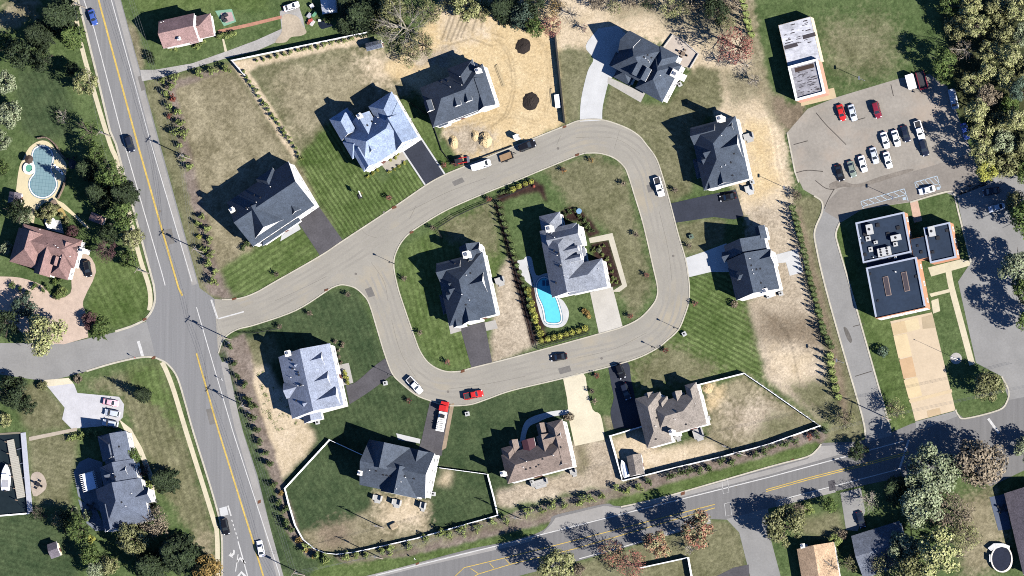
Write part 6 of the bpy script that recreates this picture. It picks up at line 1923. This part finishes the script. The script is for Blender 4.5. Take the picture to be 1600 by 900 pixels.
fence('patio_wall', 'low white wall round the stone patio behind the house with the curved drive', [(1037,73),(1051,54),(1064,61),(1091,84),(1078,106)], .6, .3, STONEW, post=3.0)
fence('block_wall', 'low curved garden wall above the kidney pool', catmull([(58,216),(72,215),(86,226),(94,240),(101,247)],4), .8, .35, WOOD, post=50)
fence('block_wall', 'low curved garden wall right of the kidney pool', catmull([(102,276),(98,293),(90,310)],4), .8, .35, WOOD, post=50)

# ------------------------------------------------------------------ poles, lamps, wires
POLEW = mottled('pole_timber', C(176,164,150), .15, (.8,4))
PT = {}
def utility_pole(key, x, y, label, h=10.6, ang=0.9, lamp=False):
    p = G(x, y, 0); r = empty('utility_pole', (p.x, p.y, 0), ang); tag(r, label, 'utility pole', 'utility poles along the roads')
    MB().cyl((0,0,0),(0,0,h),.17,.11,8).build('pole', POLEW, r)
    MB().box(-1.2,1.2,.13,.25,h-.75,h-.6).build('crossarm', POLEW, r)
    ins = MB()
    for k in (-1.1,-.4,.4,1.1): ins.cyl((k,.19,h-.6),(k,.19,h-.42),.05,n=6)
    ins.build('insulators', PLASTIC, r)
    MB().cyl((.32,0,h-2.6),(.32,0,h-1.6),.22,n=10).build('transformer', CHROME, r)
    if lamp: MB().box(-.05,.05,-2.6,-.1,h-2.2,h-2.12).box(-.12,.12,-3.1,-2.5,h-2.24,h-2.1).build('lamp_arm', CHROME, r)
    PT[key] = (p.x, p.y, h-.45, ang)
    return r
utility_pole('a', 133,12,'utility pole at the top edge beside the blue car')
utility_pole('b', 173,213,'utility pole west of the main road, beside the dark road car')
utility_pole('c', 232,427,'utility pole west of the main road, at the roadside lawn')
utility_pole('d', 299,249,'utility pole east of the main road, by the dry north west lot')
utility_pole('e', 320,395,'utility pole east of the main road, beside the first charcoal roofed house',lamp=True)
utility_pole('f', 361,531,'utility pole at the lower corner of the estate entrance',lamp=True)
utility_pole('g', 393,639,'utility pole beside the main road, below the entrance',lamp=True)
utility_pole('h', 476,899,'utility pole at the bottom edge, by the corner of main and south roads')
utility_pole('i', 600,825,'utility pole inside the curved white fence lawn', ang=-.1)
utility_pole('j', 598,873,'utility pole outside the curved white fence by the south road', ang=-.1)
utility_pole('k', 816,812,'utility pole on the south verge below the brown roofed house', ang=-.2)
utility_pole('l', 1166,712,'utility pole on the south verge below the taupe house fence', ang=-.2)
utility_pole('m', 1392,656,'utility pole at the mouth of the curved drive', ang=-.2, lamp=True)
utility_pole('n', 1143,701,'utility pole just inside the white fence of the taupe house yard', ang=-.2)
WIRE = plain('power_cable', (.12,.12,.12), .6)
def wires(label, keys, n=3, dz=0.0):
    mb = MB()
    for k in range(n):
        o_ = (k - (n-1)/2) * .8
        for a_, b_ in zip(keys, keys[1:]):
            xa, ya, za, aa = PT[a_]; xb, yb, zb, ab = PT[b_]
            pa = Vector((xa + math.cos(aa)*o_, ya + math.sin(aa)*o_, za + dz)); pb = Vector((xb + math.cos(ab)*o_, yb + math.sin(ab)*o_, zb + dz))
            last = pa
            for i in range(1, 9):
                t_ = i/8; q = pa.lerp(pb, t_) - Vector((0,0,1.0*4*t_*(1-t_)*.6)); mb.cyl(last, q, .022, n=4, caps=False); last = q
    o = mb.build('power_line', WIRE); tag(o, label, 'power line')
P_top = G(150,-70,0); PT['x0'] = (P_top.x+9, P_top.y, 10.1, .9)
P_bot = G(515,985,0); PT['x1'] = (P_bot.x, P_bot.y, 10.1, .9)
P_r = G(1650,600,0); PT['x2'] = (P_r.x, P_r.y, 10.1, -.2)
wires('three power lines following the east side of the main road', ['x0','d','e','f','g','h','x1'])
wires('three power lines following the south road verge', ['h','j','k','l','m','x2'])
wires('single cable run between the poles west of the main road', ['a','b','c'], 1)
def street_lamp(x, y, label, h=4.2, globe=True, arm=(0,0), big=False):
    p = G(x, y, 0); r = empty('street_lamp', (p.x, p.y, 0)); tag(r, label, 'street lamp')
    MB().cyl((0,0,0),(0,0,h),.09 if big else .06,.06 if big else .05,8).cyl((0,0,0),(0,0,.5),.16,.1,8).build('post', CHROME if big else BLACK, r)
    if big: MB().box(-.2,.2,-.5,.5,h-.05,h+.15).build('lamp_head', CHROME, r)
    else: MB().cyl((0,0,h),(0,0,h+.5),.16,.26,10).cyl((0,0,h+.5),(0,0,h+.75),.3,.05,10).build('lantern', BLACK, r)
    return r
street_lamp(616,412,'black lantern post at the west tip of the island')
street_lamp(1060,514,'black lantern post on the south east bend')
street_lamp(614,587,'black lantern post beside the curved dark driveway')
street_lamp(1023,543,'short black lantern post on the kerb right of the winding driveway',h=2.4)
street_lamp(1351,126,'tall parking lot lamp standing on the grass above the lot',h=6.5,big=True)
street_lamp(1404,313,'tall lamp at the edge of the hatched accessible bays',h=7,big=True)
street_lamp(1235,297,'tall lamp at the left edge of the station drive',h=7,big=True)
street_lamp(1318,567,'tall lamp between the conifer row and the curved drive',h=8,big=True)
p = G(1497,562,0); r = empty('flagpole', (p.x, p.y, 0)); tag(r, 'slim flagpole in a round concrete pad beside the station apron', 'flagpole')
MB().cyl((0,0,0),(0,0,9.5),.07,.03,8).build('pole', WHITE, r); MB().cyl((0,0,9.5),(0,0,9.7),.12,.12,8).build('finial', CHROME, r)
struct(sheet('patio', [[(1494+9*math.cos(a*.3142), 560+9*math.sin(a*.3142)) for a in range(20)]], CONCRETE, .05))
p = G(565,306,0); r = empty('basketball_hoop', (p.x, p.y, 0), .4); tag(r, 'portable basketball hoop on the striped lawn', 'basketball hoop')
MB().cyl((0,0,0),(.6,0,3.2),.07,.06,8).build('post', CHROME, r); MB().box(.6,.66,-.85,.85,2.9,4.0).build('backboard', WHITE, r); MB().box(-.9,.1,-.6,.6,0,.35).build('base', PLASTIC, r)
mb = MB()
for k in range(12):
    a0, a1 = k*math.pi/6, (k+1)*math.pi/6
    mb.cyl((1.0+.23*math.cos(a0),.23*math.sin(a0),3.05),(1.0+.23*math.cos(a1),.23*math.sin(a1),3.05),.02,n=4)
mb.build('rim', PAINTS['red'], r)
def road_sign(x, y, label, shape='post', h=2.2):
    p = G(x, y, 0); r = empty('road_sign', (p.x, p.y, 0), .5); tag(r, label, 'road sign')
    MB().cyl((0,0,0),(0,0,h),.04,n=6).build('post', CHROME, r)
    if shape == 'stop':
        mb = MB(); vs = [(.05, .38*math.cos(math.pi/8+k*math.pi/4), h-.1+.38*math.sin(math.pi/8+k*math.pi/4)) for k in range(8)]; mb.add(vs, [tuple(range(8))]); mb.build('sign_face', PAINTS['red'], r)
    else: MB().box(.03,.06,-.3,.3,h-.5,h+.1).build('sign_face', WHITE, r)
road_sign(214,560,'small sign at the south kerb of the side street by the white stop bar','stop')
road_sign(350,594,'small sign east of the main road below the entrance')
road_sign(651,874,'small sign on the grass verge of the south road')
# mailboxes
for x, y, lab in ((131,583,'black mailbox at the side street lawn corner'),(6,583,'dark mailbox at the far left of the side street')):
    p = G(x, y, 0); r = empty('mailbox', (p.x, p.y, 0), .3); tag(r, lab, 'mailbox')
    MB().box(-.06,.06,-.06,.06,0,1.1).build('post', WOOD, r); MB().cyl((-.3,0,1.2),(.3,0,1.2),.15,n=10).build('box', BLACK, r)

# ------------------------------------------------------------------ pools
def water_mat(key, c, rough=.08):
    return mottled(key, c, .07, (.25, .9), rough, spec=.5)
def pool(label, pts, mat, deck, deckmat, n=8, coping=.35, extra=None):
    c0 = G(sum(p[0] for p in pts)/len(pts), sum(p[1] for p in pts)/len(pts), 0)
    if deck: struct(sheet('patio', [deck], deckmat, .06))
    r = empty('swimming_pool', c0); tag(r, label, 'pool')
    sm = catmull(pts, n, True)
    def local(z): return [G(x, y, z) - c0 for x, y in sm]
    P = local(.09); mb = MB(); mb.add(P, [tuple(t) for t in tessellate_polygon([P])]); mb.build('water', mat, r)
    mb = MB(); ribbon_geo(mb, [(p.x, p.y) for p in P], coping, .05, .16, True); mb.build('coping', plain('coping_stone', (.62,.6,.56), .6), r)
    mb = MB(); ribbon_geo(mb, [(p.x, p.y) for p in local(.1)], coping + .34, .094, .1, True); mb.build('waterline_tiles', plain('waterline_tile', C(96,150,176), .3), r)
    return r
# turquoise pool with steps
pool('bright turquoise curving swimming pool beside the light grey roofed house', [(842,437),(851,433),(861,440),(864,455),(871,470),(877,492),(876,503),(866,506),(853,503),(850,490),(847,478),(840,462),(838,447)],
     water_mat('pool_water', C(110,222,240,1.7)), catmull([(819,404),(830,402),(838,430),(858,428),(870,462),(880,470),(889,488),(884,506),(872,512),(856,511),(847,502),(838,470),(833,440),(826,420)],4,True), PALE)
r = empty('sun_shelf', G(853,442,0)); tag(r, 'blue sun shelf step at the upper end of the turquoise pool', 'pool step')
for k in (0,1): MB().box(-1.0+k*1.1,-.2+k*1.1,-.8,.7,.1,.13).build('step', plain('pool_step_%d' % k, C(60,110,150), .3), r)
struct(sheet('patio', [[(808,407),(820,405),(835,450),(822,440),(812,425)]], PALE, .05))
# kidney pool under a gridded cover
def grid_mat():
    m, t, b = nmat('pool_cover_mesh')
    p_ = position(t)
    mp = t.nodes.new('ShaderNodeMapping'); mp.inputs['Rotation'].default_value = (0,0,.12); t.links.new(p_, mp.inputs[0])
    br = t.nodes.new('ShaderNodeTexBrick'); br.offset = 0
    for k_, v_ in (('Scale',1.0),('Mortar Size',.035),('Brick Width',1.0),('Row Height',1.0)): br.inputs[k_].default_value = v_
    br.inputs['Color1'].default_value = (*C(140,174,180),1); br.inputs['Color2'].default_value = (*C(148,180,186),1); br.inputs['Mortar'].default_value = (*C(98,132,144),1)
    t.links.new(mp.outputs[0], br.inputs['Vector']); t.links.new(br.outputs[0], b.inputs['Base Color']); b.inputs['Roughness'].default_value = .7
    return m
CREAMD = mottled('cream_pool_deck', C(244,228,186), .08, (.3,2))
pool('kidney shaped pool under a teal gridded cover on a cream terrace', [(66,228),(78,233),(83,246),(81,258),(80,268),(87,280),(88,292),(80,304),(67,309),(53,304),(46,292),(47,281),(54,270),(53,258),(50,246),(54,233)],
     grid_mat(), catmull([(62,220),(76,222),(88,235),(97,246),(104,258),(102,275),(95,292),(88,310),(100,318),(118,335),(134,350),(140,358),(130,352),(110,334),(96,325),(80,316),(68,318),(56,332),(52,350),(44,338),(36,322),(26,302),(26,290),(30,262),(36,248),(46,230)],3,True), CREAMD)
p = G(46,263,0); r = empty('hot_tub', (p.x,p.y,.06)); tag(r, 'round white hot tub with green water beside the kidney pool', 'hot tub')
mb = MB(); ribbon_geo(mb, [(1.45*math.cos(k*math.pi/12),1.45*math.sin(k*math.pi/12)) for k in range(24)], .7, 0, .45, True); mb.build('rim', WHITE, r)
mb = MB(); mb.add([(1.2*math.cos(k*math.pi/12),1.2*math.sin(k*math.pi/12),.25) for k in range(24)], [tuple(range(24))]); mb.build('water', water_mat('tub_water', C(120,196,170)), r)
# raised pool at the lower right
p = G(1565,873,1.2); r = empty('raised_pool', (p.x,p.y,0)); tag(r, 'round raised pool with dark cover and white rim deck near the bottom right corner', 'pool')
N_ = 28; ex, ey = 2.9, 3.6
ov = [(ex*math.cos(2*math.pi*k/N_), ey*math.sin(2*math.pi*k/N_)) for k in range(N_)]
mb = MB(); ribbon_geo(mb, ov, .34, 0, 1.25, True); mb.build('wall', plain('pool_rim', (.62,.58,.5), .6), r)
mb = MB(); mb.add([(x*.97,y*.97,1.1) for x,y in ov], [tuple(range(N_))]); mb.build('cover', mottled('dark_cover', C(48,54,72), .2, (.4,2)), r)
mb = MB(); mb.add([(-3.0,2.2,1.22),(-2.2,2.6,1.22),(0,3.3,1.22),(2.2,2.7,1.22),(2.3,3.5,1.22),(0.6,4.2,1.22),(-2.2,4.3,1.22),(-3.9,3.0,1.22)], [tuple(range(8))]); n_ = len(mb.v); mb.add([(v[0],v[1],.9) for v in mb.v], [tuple(range(7,-1,-1))]); mb.f += [(i, i+8, (i+1)%8+8, (i+1)%8) for i in range(8)]; mb.build('deck', mottled('worn_white_deck', (.46,.46,.46), .22, (.6,3)), r)
mb = MB(); mb.box(-3.35,-3.2,-.8,1.2,0,1.5); mb.build('ladder', WHITE, r)

# ------------------------------------------------------------------ creek, dock, boats
struct(sheet('water', [[(-74,684),(33,677),(38,675),(46,801),(-74,811)]], mottled('creek_water', (.012,.018,.02), .2, (.1,.6), .12, spec=.5), -.4))
CREEKM = plain('bank_timber', C(150,140,120), .8)
struct(ribbon('creek_bank', [(-74,683),(32,676)], .5, -.6, .12, CREEKM)); struct(ribbon('creek_bank', [(46,802),(-74,812)], .4, -.6, .12, WHITE))
o = ribbon('seawall', [(36,676),(41,735),(47,800)], 1.5, -.6, .25, plain('seawall_white', C(214,216,226), .6)); tag(o, 'white seawall walkway along the creek', 'seawall')
p = G(26,735,.1); q = G(34,780,.1)
r = empty('floating_dock', (p.x,p.y,0), math.atan2(q.y-p.y,q.x-p.x)); tag(r, 'pale floating dock with planks beside the moored boat', 'dock')
mb = MB()
for k in range(34): mb.box(-9+k*.5, -9+k*.5+.46, -1.35, 1.1 + (.0 if k > 9 else -.4), -.25, .12)
mb.build('planks', plain('dock_planks', C(212,206,190), .8), r)
mb = MB()
for k in range(4): mb.box(-6+k*4.2,-5.8+k*4.2,1.1,2.6,-.1,.05)
mb.build('gangway', CHROME, r)
for k in range(6):
    MB().cyl((-8.6+k*3.4,-1.5,-.8),(-8.6+k*3.4,-1.5,1.5),.14,n=8).build('piling', WOOD, r)
def boat_hull(r, L, B, mat, top=.9):
    secs = []
    for f, wf in ((0,.82),(.15,.95),(.4,1.0),(.62,.93),(.78,.72),(.9,.42),(.97,.16),(1.0,.03)):
        h_ = B/2*wf; x = -L/2 + L*f
        secs.append((x, [(-h_*.55,-.45),(-h_,.2),(-h_,top+.25*f),(-h_*.8,top+.3*f+.04),(h_*.8,top+.3*f+.04),(h_,top+.25*f),(h_,.2),(h_*.55,-.45)]))
    return loft(secs).build('hull', mat, r)
p = G(9,746,.5); q = G(10,720,.5)
r = empty('motor_boat', (p.x,p.y,-.15), math.atan2(q.y-p.y,q.x-p.x)); tag(r, 'white motor boat moored at the floating dock', 'boat')
boat_hull(r, 7.4, 2.7, PAINTS['white'])
MB().box(-2.9,-.6,-1.0,1.0,1.0,1.08).build('cockpit', plain('cockpit_floor', C(200,200,205), .6), r)
MB().box(-.5,.8,-1.0,1.0,1.05,1.75).build('cabin', PAINTS['white'], r)
MB().add([(.82,-.9,1.1),(.82,.9,1.1),(.81,.85,1.7),(.81,-.85,1.7)], [(0,1,2,3)]).build('windshield', GLASS, r)
MB().box(-4.1,-3.6,-.25,.25,0,1.2).build('outboard_motor', BLACK, r)
p = G(976,733,.8); q = G(973,722,.8)
r = empty('covered_boat', (p.x,p.y,.5), math.atan2(q.y-p.y,q.x-p.x)); tag(r, 'small boat under a white cover beside the taupe roofed shed', 'boat')
boat_hull(r, 5.2, 1.9, PAINTS['white'], .6)
MB().add([(-2.4,-.7,.75),(2.3,0,1.0),(-2.4,.7,.75),(-2.2,0,1.1)], [(0,1,3),(1,2,3),(0,3,2)]).build('cover', plain('boat_cover', (.7,.74,.8), .7), r)

# ------------------------------------------------------------------ garden furniture and small things
p = G(140,752,2.7); th_ = frame((126,742),(150,735),2.7)
r = empty('pergola', (p.x,p.y,0), th_); tag(r, 'white pergola with pale canopy on the octagonal deck', 'pergola')
for s_ in (-1,1):
    for q_ in (-1,1): MB().box(s_*1.7-.1,s_*1.7+.1,q_*2.3-.1,q_*2.3+.1,0,2.6).build('post', WHITE, r)
mb = MB()
for k in range(10): mb.box(-2.6,2.0,-2.5+k*.55,-2.38+k*.55,2.6,2.78)
mb.build('slats', WHITE, r)
MB().add([(-1.7,-2.4,2.85),(1.5,-2.4,2.85),(1.5,2.4,2.85),(-1.7,2.4,2.85)], [(0,1,2,3)]).build('canopy', plain('canopy_cloth', (.6,.65,.75), .8), r)
def table_set(x, y, label, rz=0, n=4, m=None, round_=True, name='table'):
    p = G(x, y, .4); r = empty('patio_table', (p.x,p.y,.06), rz); tag(r, label, 'patio table')
    mm = m or BLACK
    MB().cyl((0,0,.68),(0,0,.73),.65,n=16).build('tabletop', mm, r); MB().cyl((0,0,0),(0,0,.68),.06,n=8).build('leg', mm, r)
    return r
def chair(x, y, rz, label, m, group):
    p = G(x, y, .3); r = empty('patio_chair', (p.x,p.y,.06), rz); tag(r, label, 'chair', group)
    MB().box(-.28,.28,-.28,.28,.4,.46).build('seat', m, r); MB().box(-.28,.28,.24,.3,.46,.95).build('backrest', m, r)
    for s_ in (-1,1):
        for q_ in (-1,1): MB().box(s_*.25-.025,s_*.25+.025,q_*.25-.025,q_*.25+.025,0,.4).build('leg', m, r)
for (tx, ty, lab, grp, lab2, m) in ((60,757,'dark round table on the half round patio by the seawall','seawall patio chairs','dark chair at the table on the half round patio',BLACK),
        (143,792,'dark round table on the blue stone terrace','blue terrace chairs','dark chair at the table on the blue stone terrace',BLACK),
        (1566,795,'dark round table on the shaded slate patio','slate patio chairs','dark chair at the table on the slate patio',BLACK),
        (112,252,'dark table under the round screen right of the kidney pool','pool side chairs','dark chair right of the kidney pool',BLACK),
        (1068,84,'round fire table on the stone patio','stone patio chairs','dark chair round the fire table on the stone patio',WOOD)):
    table_set(tx, ty, lab, m=m)
    for k in range(4):
        a = k*math.pi/2 + .5
        chair(tx + 6.2*math.cos(a), ty + 6.2*math.sin(a), -a - math.pi/2, lab2, m, grp)
for k, (x, y) in enumerate(((88,262),(92,265),(96,269))):
    p = G(x, y, .3); r = empty('sun_lounger', (p.x,p.y,.06), .6); tag(r, 'sun lounger on the cream terrace right of the kidney pool', 'sun lounger', 'loungers by the kidney pool')
    MB().box(-.3,.3,-.9,.5,.28,.36).build('seat', WHITE, r); MB().add([(-.3,.5,.36),(.3,.5,.36),(.3,1.0,.75),(-.3,1.0,.75)],[(0,1,2,3)]).build('backrest', WHITE, r)
    for s_ in (-1,1): MB().box(s_*.26-.03,s_*.26+.03,-.85,.45,0,.28).build('leg', CHROME, r)
# umbrella by the hot tub and by the terrace
for x, y, lab, c_ in ((45,249,'closed brown canopy umbrella beside the hot tub',C(90,72,60)),(113,257,'large dark cantilever umbrella right of the kidney pool',C(50,54,64))):
    p = G(x, y, 2.3); r = empty('parasol', (p.x,p.y,.06)); tag(r, lab, 'parasol')
    mb = MB(); rr = 1.35
    mb.add([(rr*math.cos(k*math.pi/4),rr*math.sin(k*math.pi/4),2.1) for k in range(8)] + [(0,0,2.65)], [(k,(k+1)%8,8) for k in range(8)]); mb.build('canopy', plain('canopy_'+lab[:6].strip(), c_, .8), r)
    MB().cyl((0,0,0),(0,0,2.7),.035,n=8).build('pole', CHROME, r); MB().cyl((0,0,0),(0,0,.08),.3,n=12).build('base', PLASTIC, r)
# outdoor kitchen clutter above the mauve house
for x, y, w_, d_, h_, lab, m in ((80,350,3.0,2.4,.9,'white covered outdoor counter above the mauve brown house',WHITE),(97,333,1.6,3.0,.5,'yellowish lounge bed on the garden terrace',plain('straw_mat',C(206,180,110),.8)),
                           (86,320,1.4,3.2,.8,'dark bench curving beside the pool steps',WOOD)):
    p = G(x, y, h_); r = empty('garden_counter' if 'counter' in lab else ('lounge_bed' if 'bed' in lab else 'garden_bench'), (p.x,p.y,.05), .5); tag(r, lab, 'garden furniture')
    MB().box(-w_/2,w_/2,-d_/2,d_/2,h_-.12,h_).build('top', m, r)
    for s_ in (-1,1): MB().box(s_*w_*.42-.1,s_*w_*.42+.1,-d_*.4,d_*.4,0,h_-.12).build('leg', WOOD, r)
# deck with steps at the right of the house by the black driveway
STOOP = plain('stoop_paint', C(214,212,208), .6)
for x, y, rz, lab, m, sz in ((1170,213,.25,'white rear deck with steps behind the house by the wide black driveway',WHITE,(2.6,1.8)),(1171,287+8,.25,'white corner landing with chairs below the house by the black driveway',PALE,(2.2,1.9)),
                       (781,438,.3,'small white rear deck of the island house',WHITE,(2.4,1.8)),(590,778,-.2,'white rear stoop of the fenced slate house, left one',WHITE,(2.4,1.5)),
                       (620,785,-.2,'white rear stoop of the fenced slate house, middle one',WHITE,(2.4,1.6)),(661,790,-.2,'white rear stoop of the fenced slate house, right one',WHITE,(1.4,1.9)),
                       (843,754,.25,'white rear platform of the brown roofed house',WHITE,(4.6,1.6)),(896,737,.25,'small white side stoop of the brown roofed house',WHITE,(1.6,1.4)),
                       (1091,677,.3,'white rear landing of the taupe roofed house',WHITE,(2.6,2.8)),(1059,683,.3,'small white step under the chimney of the taupe roofed house',WHITE,(1.6,.9))):
    p = G(x, y, .7); r = empty('stoop', (p.x,p.y,0), rz); tag(r, lab, 'stoop')
    m = STOOP if m is WHITE else m
    MB().box(-sz[0]/2,sz[0]/2,-sz[1]/2,sz[1]/2,.02,.7).build('platform', m, r)
    MB().box(-sz[0]/2*.7,sz[0]/2*.7,-sz[1]/2-.35,-sz[1]/2-.003,.02,.45).box(-sz[0]/2*.7,sz[0]/2*.7,-sz[1]/2-.7,-sz[1]/2-.353,.02,.24).build('steps', m, r)
    for s_ in (-1,1): MB().box(s_*sz[0]/2-.03*s_-.03,s_*sz[0]/2-.03*s_+.03,-sz[1]/2+.06,sz[1]/2-.06,.7,1.6).build('railing', STOOP, r)
# portable cabin and boards on the sand, dark soil heaps
p = G(806,214,2.1); r = empty('portable_toilet', (p.x,p.y,0), .4); tag(r, 'white portable toilet on the sand behind the black car', 'portable toilet')
MB().box(-.65,.65,-.65,.65,.05,2.1).build('cabin', WHITE, r); MB().box(-.7,.7,-.7,.7,2.1,2.22).build('roof', PAINTS['white'], r); MB().box(.65,.68,-.4,.4,.15,1.95).build('door', CHROME, r)
def heap(x, y, rpx, h, mat, label, name='soil_heap', sx=1.0, rz=0.0):
    p = G(x, y, h*.4); R_ = rpx*S
    rg = np.random.default_rng(int(x*7+y)); n = 22; m_ = 9
    vs = [(0,0,h)]; fs = []
    for i in range(1, m_):
        f = i/(m_-1)
        for k in range(n):
            a = 2*math.pi*k/n
            j = 1 + .22*(rg.random()-.5)
            vs.append((R_*f*math.cos(a)*j*sx, R_*f*math.sin(a)*j, max(-.02, h*(1-f)**.9*(1+.35*(rg.random()-.5)) if f < 1 else -.02)))
    for k in range(n): fs.append((0, 1+k, 1+(k+1)%n))
    for i in range(m_-2):
        for k in range(n):
            a = 1+i*n+k; b_ = 1+i*n+(k+1)%n; fs.append((a, a+n, b_+n, b_))
    o = mesh_obj(name, vs, fs, mat); o.location = (p.x,p.y,0); o.rotation_euler = (0,0,rz); tag(o, label, 'soil heap')
SOIL = mottled('dark_topsoil', C(60,52,48), .2, (.5,3)); SANDH = mottled('loose_sand', C(232,206,160), .2, (.4,2.5))
heap(817,72,13,.45,SOIL,'dark burnt soil heap at the top of the sandy plot'); heap(829,158,15,.6,SOIL,'round dark topsoil heap in the lower part of the sandy plot',sx=.9)
heap(757,218,14,1.6,SANDH,'ridged sand heap in front of the house under construction','sand_heap',.8,.4); heap(708,222,11,1.1,SANDH,'smaller sand heap near the red and black machine','sand_heap',.7,.2)
heap(742,212,9,.8,SANDH,'low sand heap between the two larger ones','sand_heap',.8,.2); heap(1106,606,0.1+9,.5,SANDH,'low sand spill at the corner of the taupe roofed house','sand_heap')
p = G(615,822,.4); r = mesh_obj('boulder', *(lambda m_: (m_.v, m_.f))(MB().box(-1.1,1.1,-.9,.9,0,.9)), mottled('tan_boulder', C(196,176,146), .15)); r.location = (p.x,p.y,0); r.rotation_euler = (.08,.12,.5)
bv = r.modifiers.new('bevel','BEVEL'); bv.width = .35; bv.segments = 3
tag(r, 'tan boulder on the bare lawn beside the leaning pole', 'boulder')
for x, y, w_, l_, rz, lab in ((863,150,.5,4.2,-1.45,'long pipe lying beside the black mesh fence'),(782,118,.6,6.5,-1.2,'long plank lying along the white wall of the house under construction')):
    p = G(x, y, .2); o = MB().box(-l_/2,l_/2,-w_/2,w_/2,0,.25).box(-l_/2,l_/2,-w_/2-.4,-w_/2-.1,0,.12).build('timber_stack', plain('raw_timber', C(214,192,150), .8)); o.location = (p.x,p.y,.0); o.rotation_euler = (0,0,rz); tag(o, lab, 'timber')
p = G(871,158,1.0); r = empty('small_boat_trailer', (p.x,p.y,0), -1.45); tag(r, 'small white trailer parked beside the black mesh fence', 'trailer')
MB().box(-1.9,1.9,-.75,.75,.45,1.1).build('box', WHITE, r)
MB().box(1.9,2.7,-.05,.05,.4,.5).build('drawbar', BLACK, r)
for s_ in (-1,1): MB().cyl((-.2,s_*.85-.08,.3),(-.2,s_*.85+.08,.3),.3,n=12).build('wheel', RUBBER, r)
# yard clutter in front of the cabin
cl = random.Random(3)
for k, (x, y, w_, d_, h_, c_, lab) in enumerate(((485,32,1.2,.8,.7,(200,90,80),'red crate in the clutter before the cabin'),(491,22,1.6,.6,.9,(110,170,130),'green tarp bundle in the clutter before the cabin'),
      (487,9,1.0,1.0,1.0,(235,235,235),'white box left of the cabin'),(483,24,1.4,1.0,.6,(190,190,195),'grey bin in the clutter before the cabin'),(488,36,1.6,.8,.5,(226,222,216),'white board stack in the clutter before the cabin'),
      (482,36,.8,.7,.6,(150,84,64),'rusty bin in the clutter before the cabin'),(499,32,.7,.6,.5,(240,240,240),'small white tub by the dark pond'))):
    p = G(x, y, h_); r = empty('yard_crate', (p.x,p.y,.03), cl.uniform(0,1.5)); tag(r, lab, 'crate')
    MB().box(-w_/2,w_/2,-d_/2,d_/2,0,h_*.9).build('box', plain('clutter_%d' % k, C(*c_), .6), r); MB().box(-w_/2-.04,w_/2+.04,-d_/2-.04,d_/2+.04,h_*.9,h_).build('lid', plain('clutter_lid_%d' % k, C(*[min(255,v+12) for v in c_]), .6), r)
struct(sheet('water', [catmull([(497,36),(503,33),(514,36),(520,40),(512,43),(502,45)],4,True)], mottled('pond_water', (.012,.016,.024), .2, (.3,1), .1, spec=.5), .06))
for x, y, lab in ((348,28,'dark play table on the green play mat, upper one'),(353,24,'dark play table on the green play mat, right one'),(352,32,'dark play table on the green play mat, lower one')):
    p = G(x, y, .5); r = empty('play_table', (p.x,p.y,.05), cl.uniform(0,1.5)); tag(r, lab, 'play table')
    MB().box(-.6,.6,-.45,.45,.5,.58).build('tabletop', PLASTIC, r)
    for s_ in (-1,1): MB().box(s_*.5-.05,s_*.5+.05,-.4,.4,0,.5).build('leg', PLASTIC, r)
p = G(905,330,.8); r = empty('garden_ornament', (p.x,p.y,.05), .4); tag(r, 'white and blue garden ornament in the curved dark bed', 'garden ornament')
MB().cyl((0,0,0),(0,0,.7),.5,.35,14).build('pedestal', WHITE, r); MB().cyl((0,0,.7),(0,0,.95),.4,.8,14).build('basin', plain('ornament_blue', C(150,190,225), .3), r)
p = G(834,291,.6); r = empty('flower_pot', (p.x,p.y,.03)); tag(r, 'bright red flower pot at the island hedge end', 'flower pot')
MB().cyl((0,0,0),(0,0,.5),.3,.42,12).build('pot', PAINTS['red'], r); MB().cyl((0,0,.5),(0,0,.8),.4,.25,10).build('flowers', F['redbush'], r)
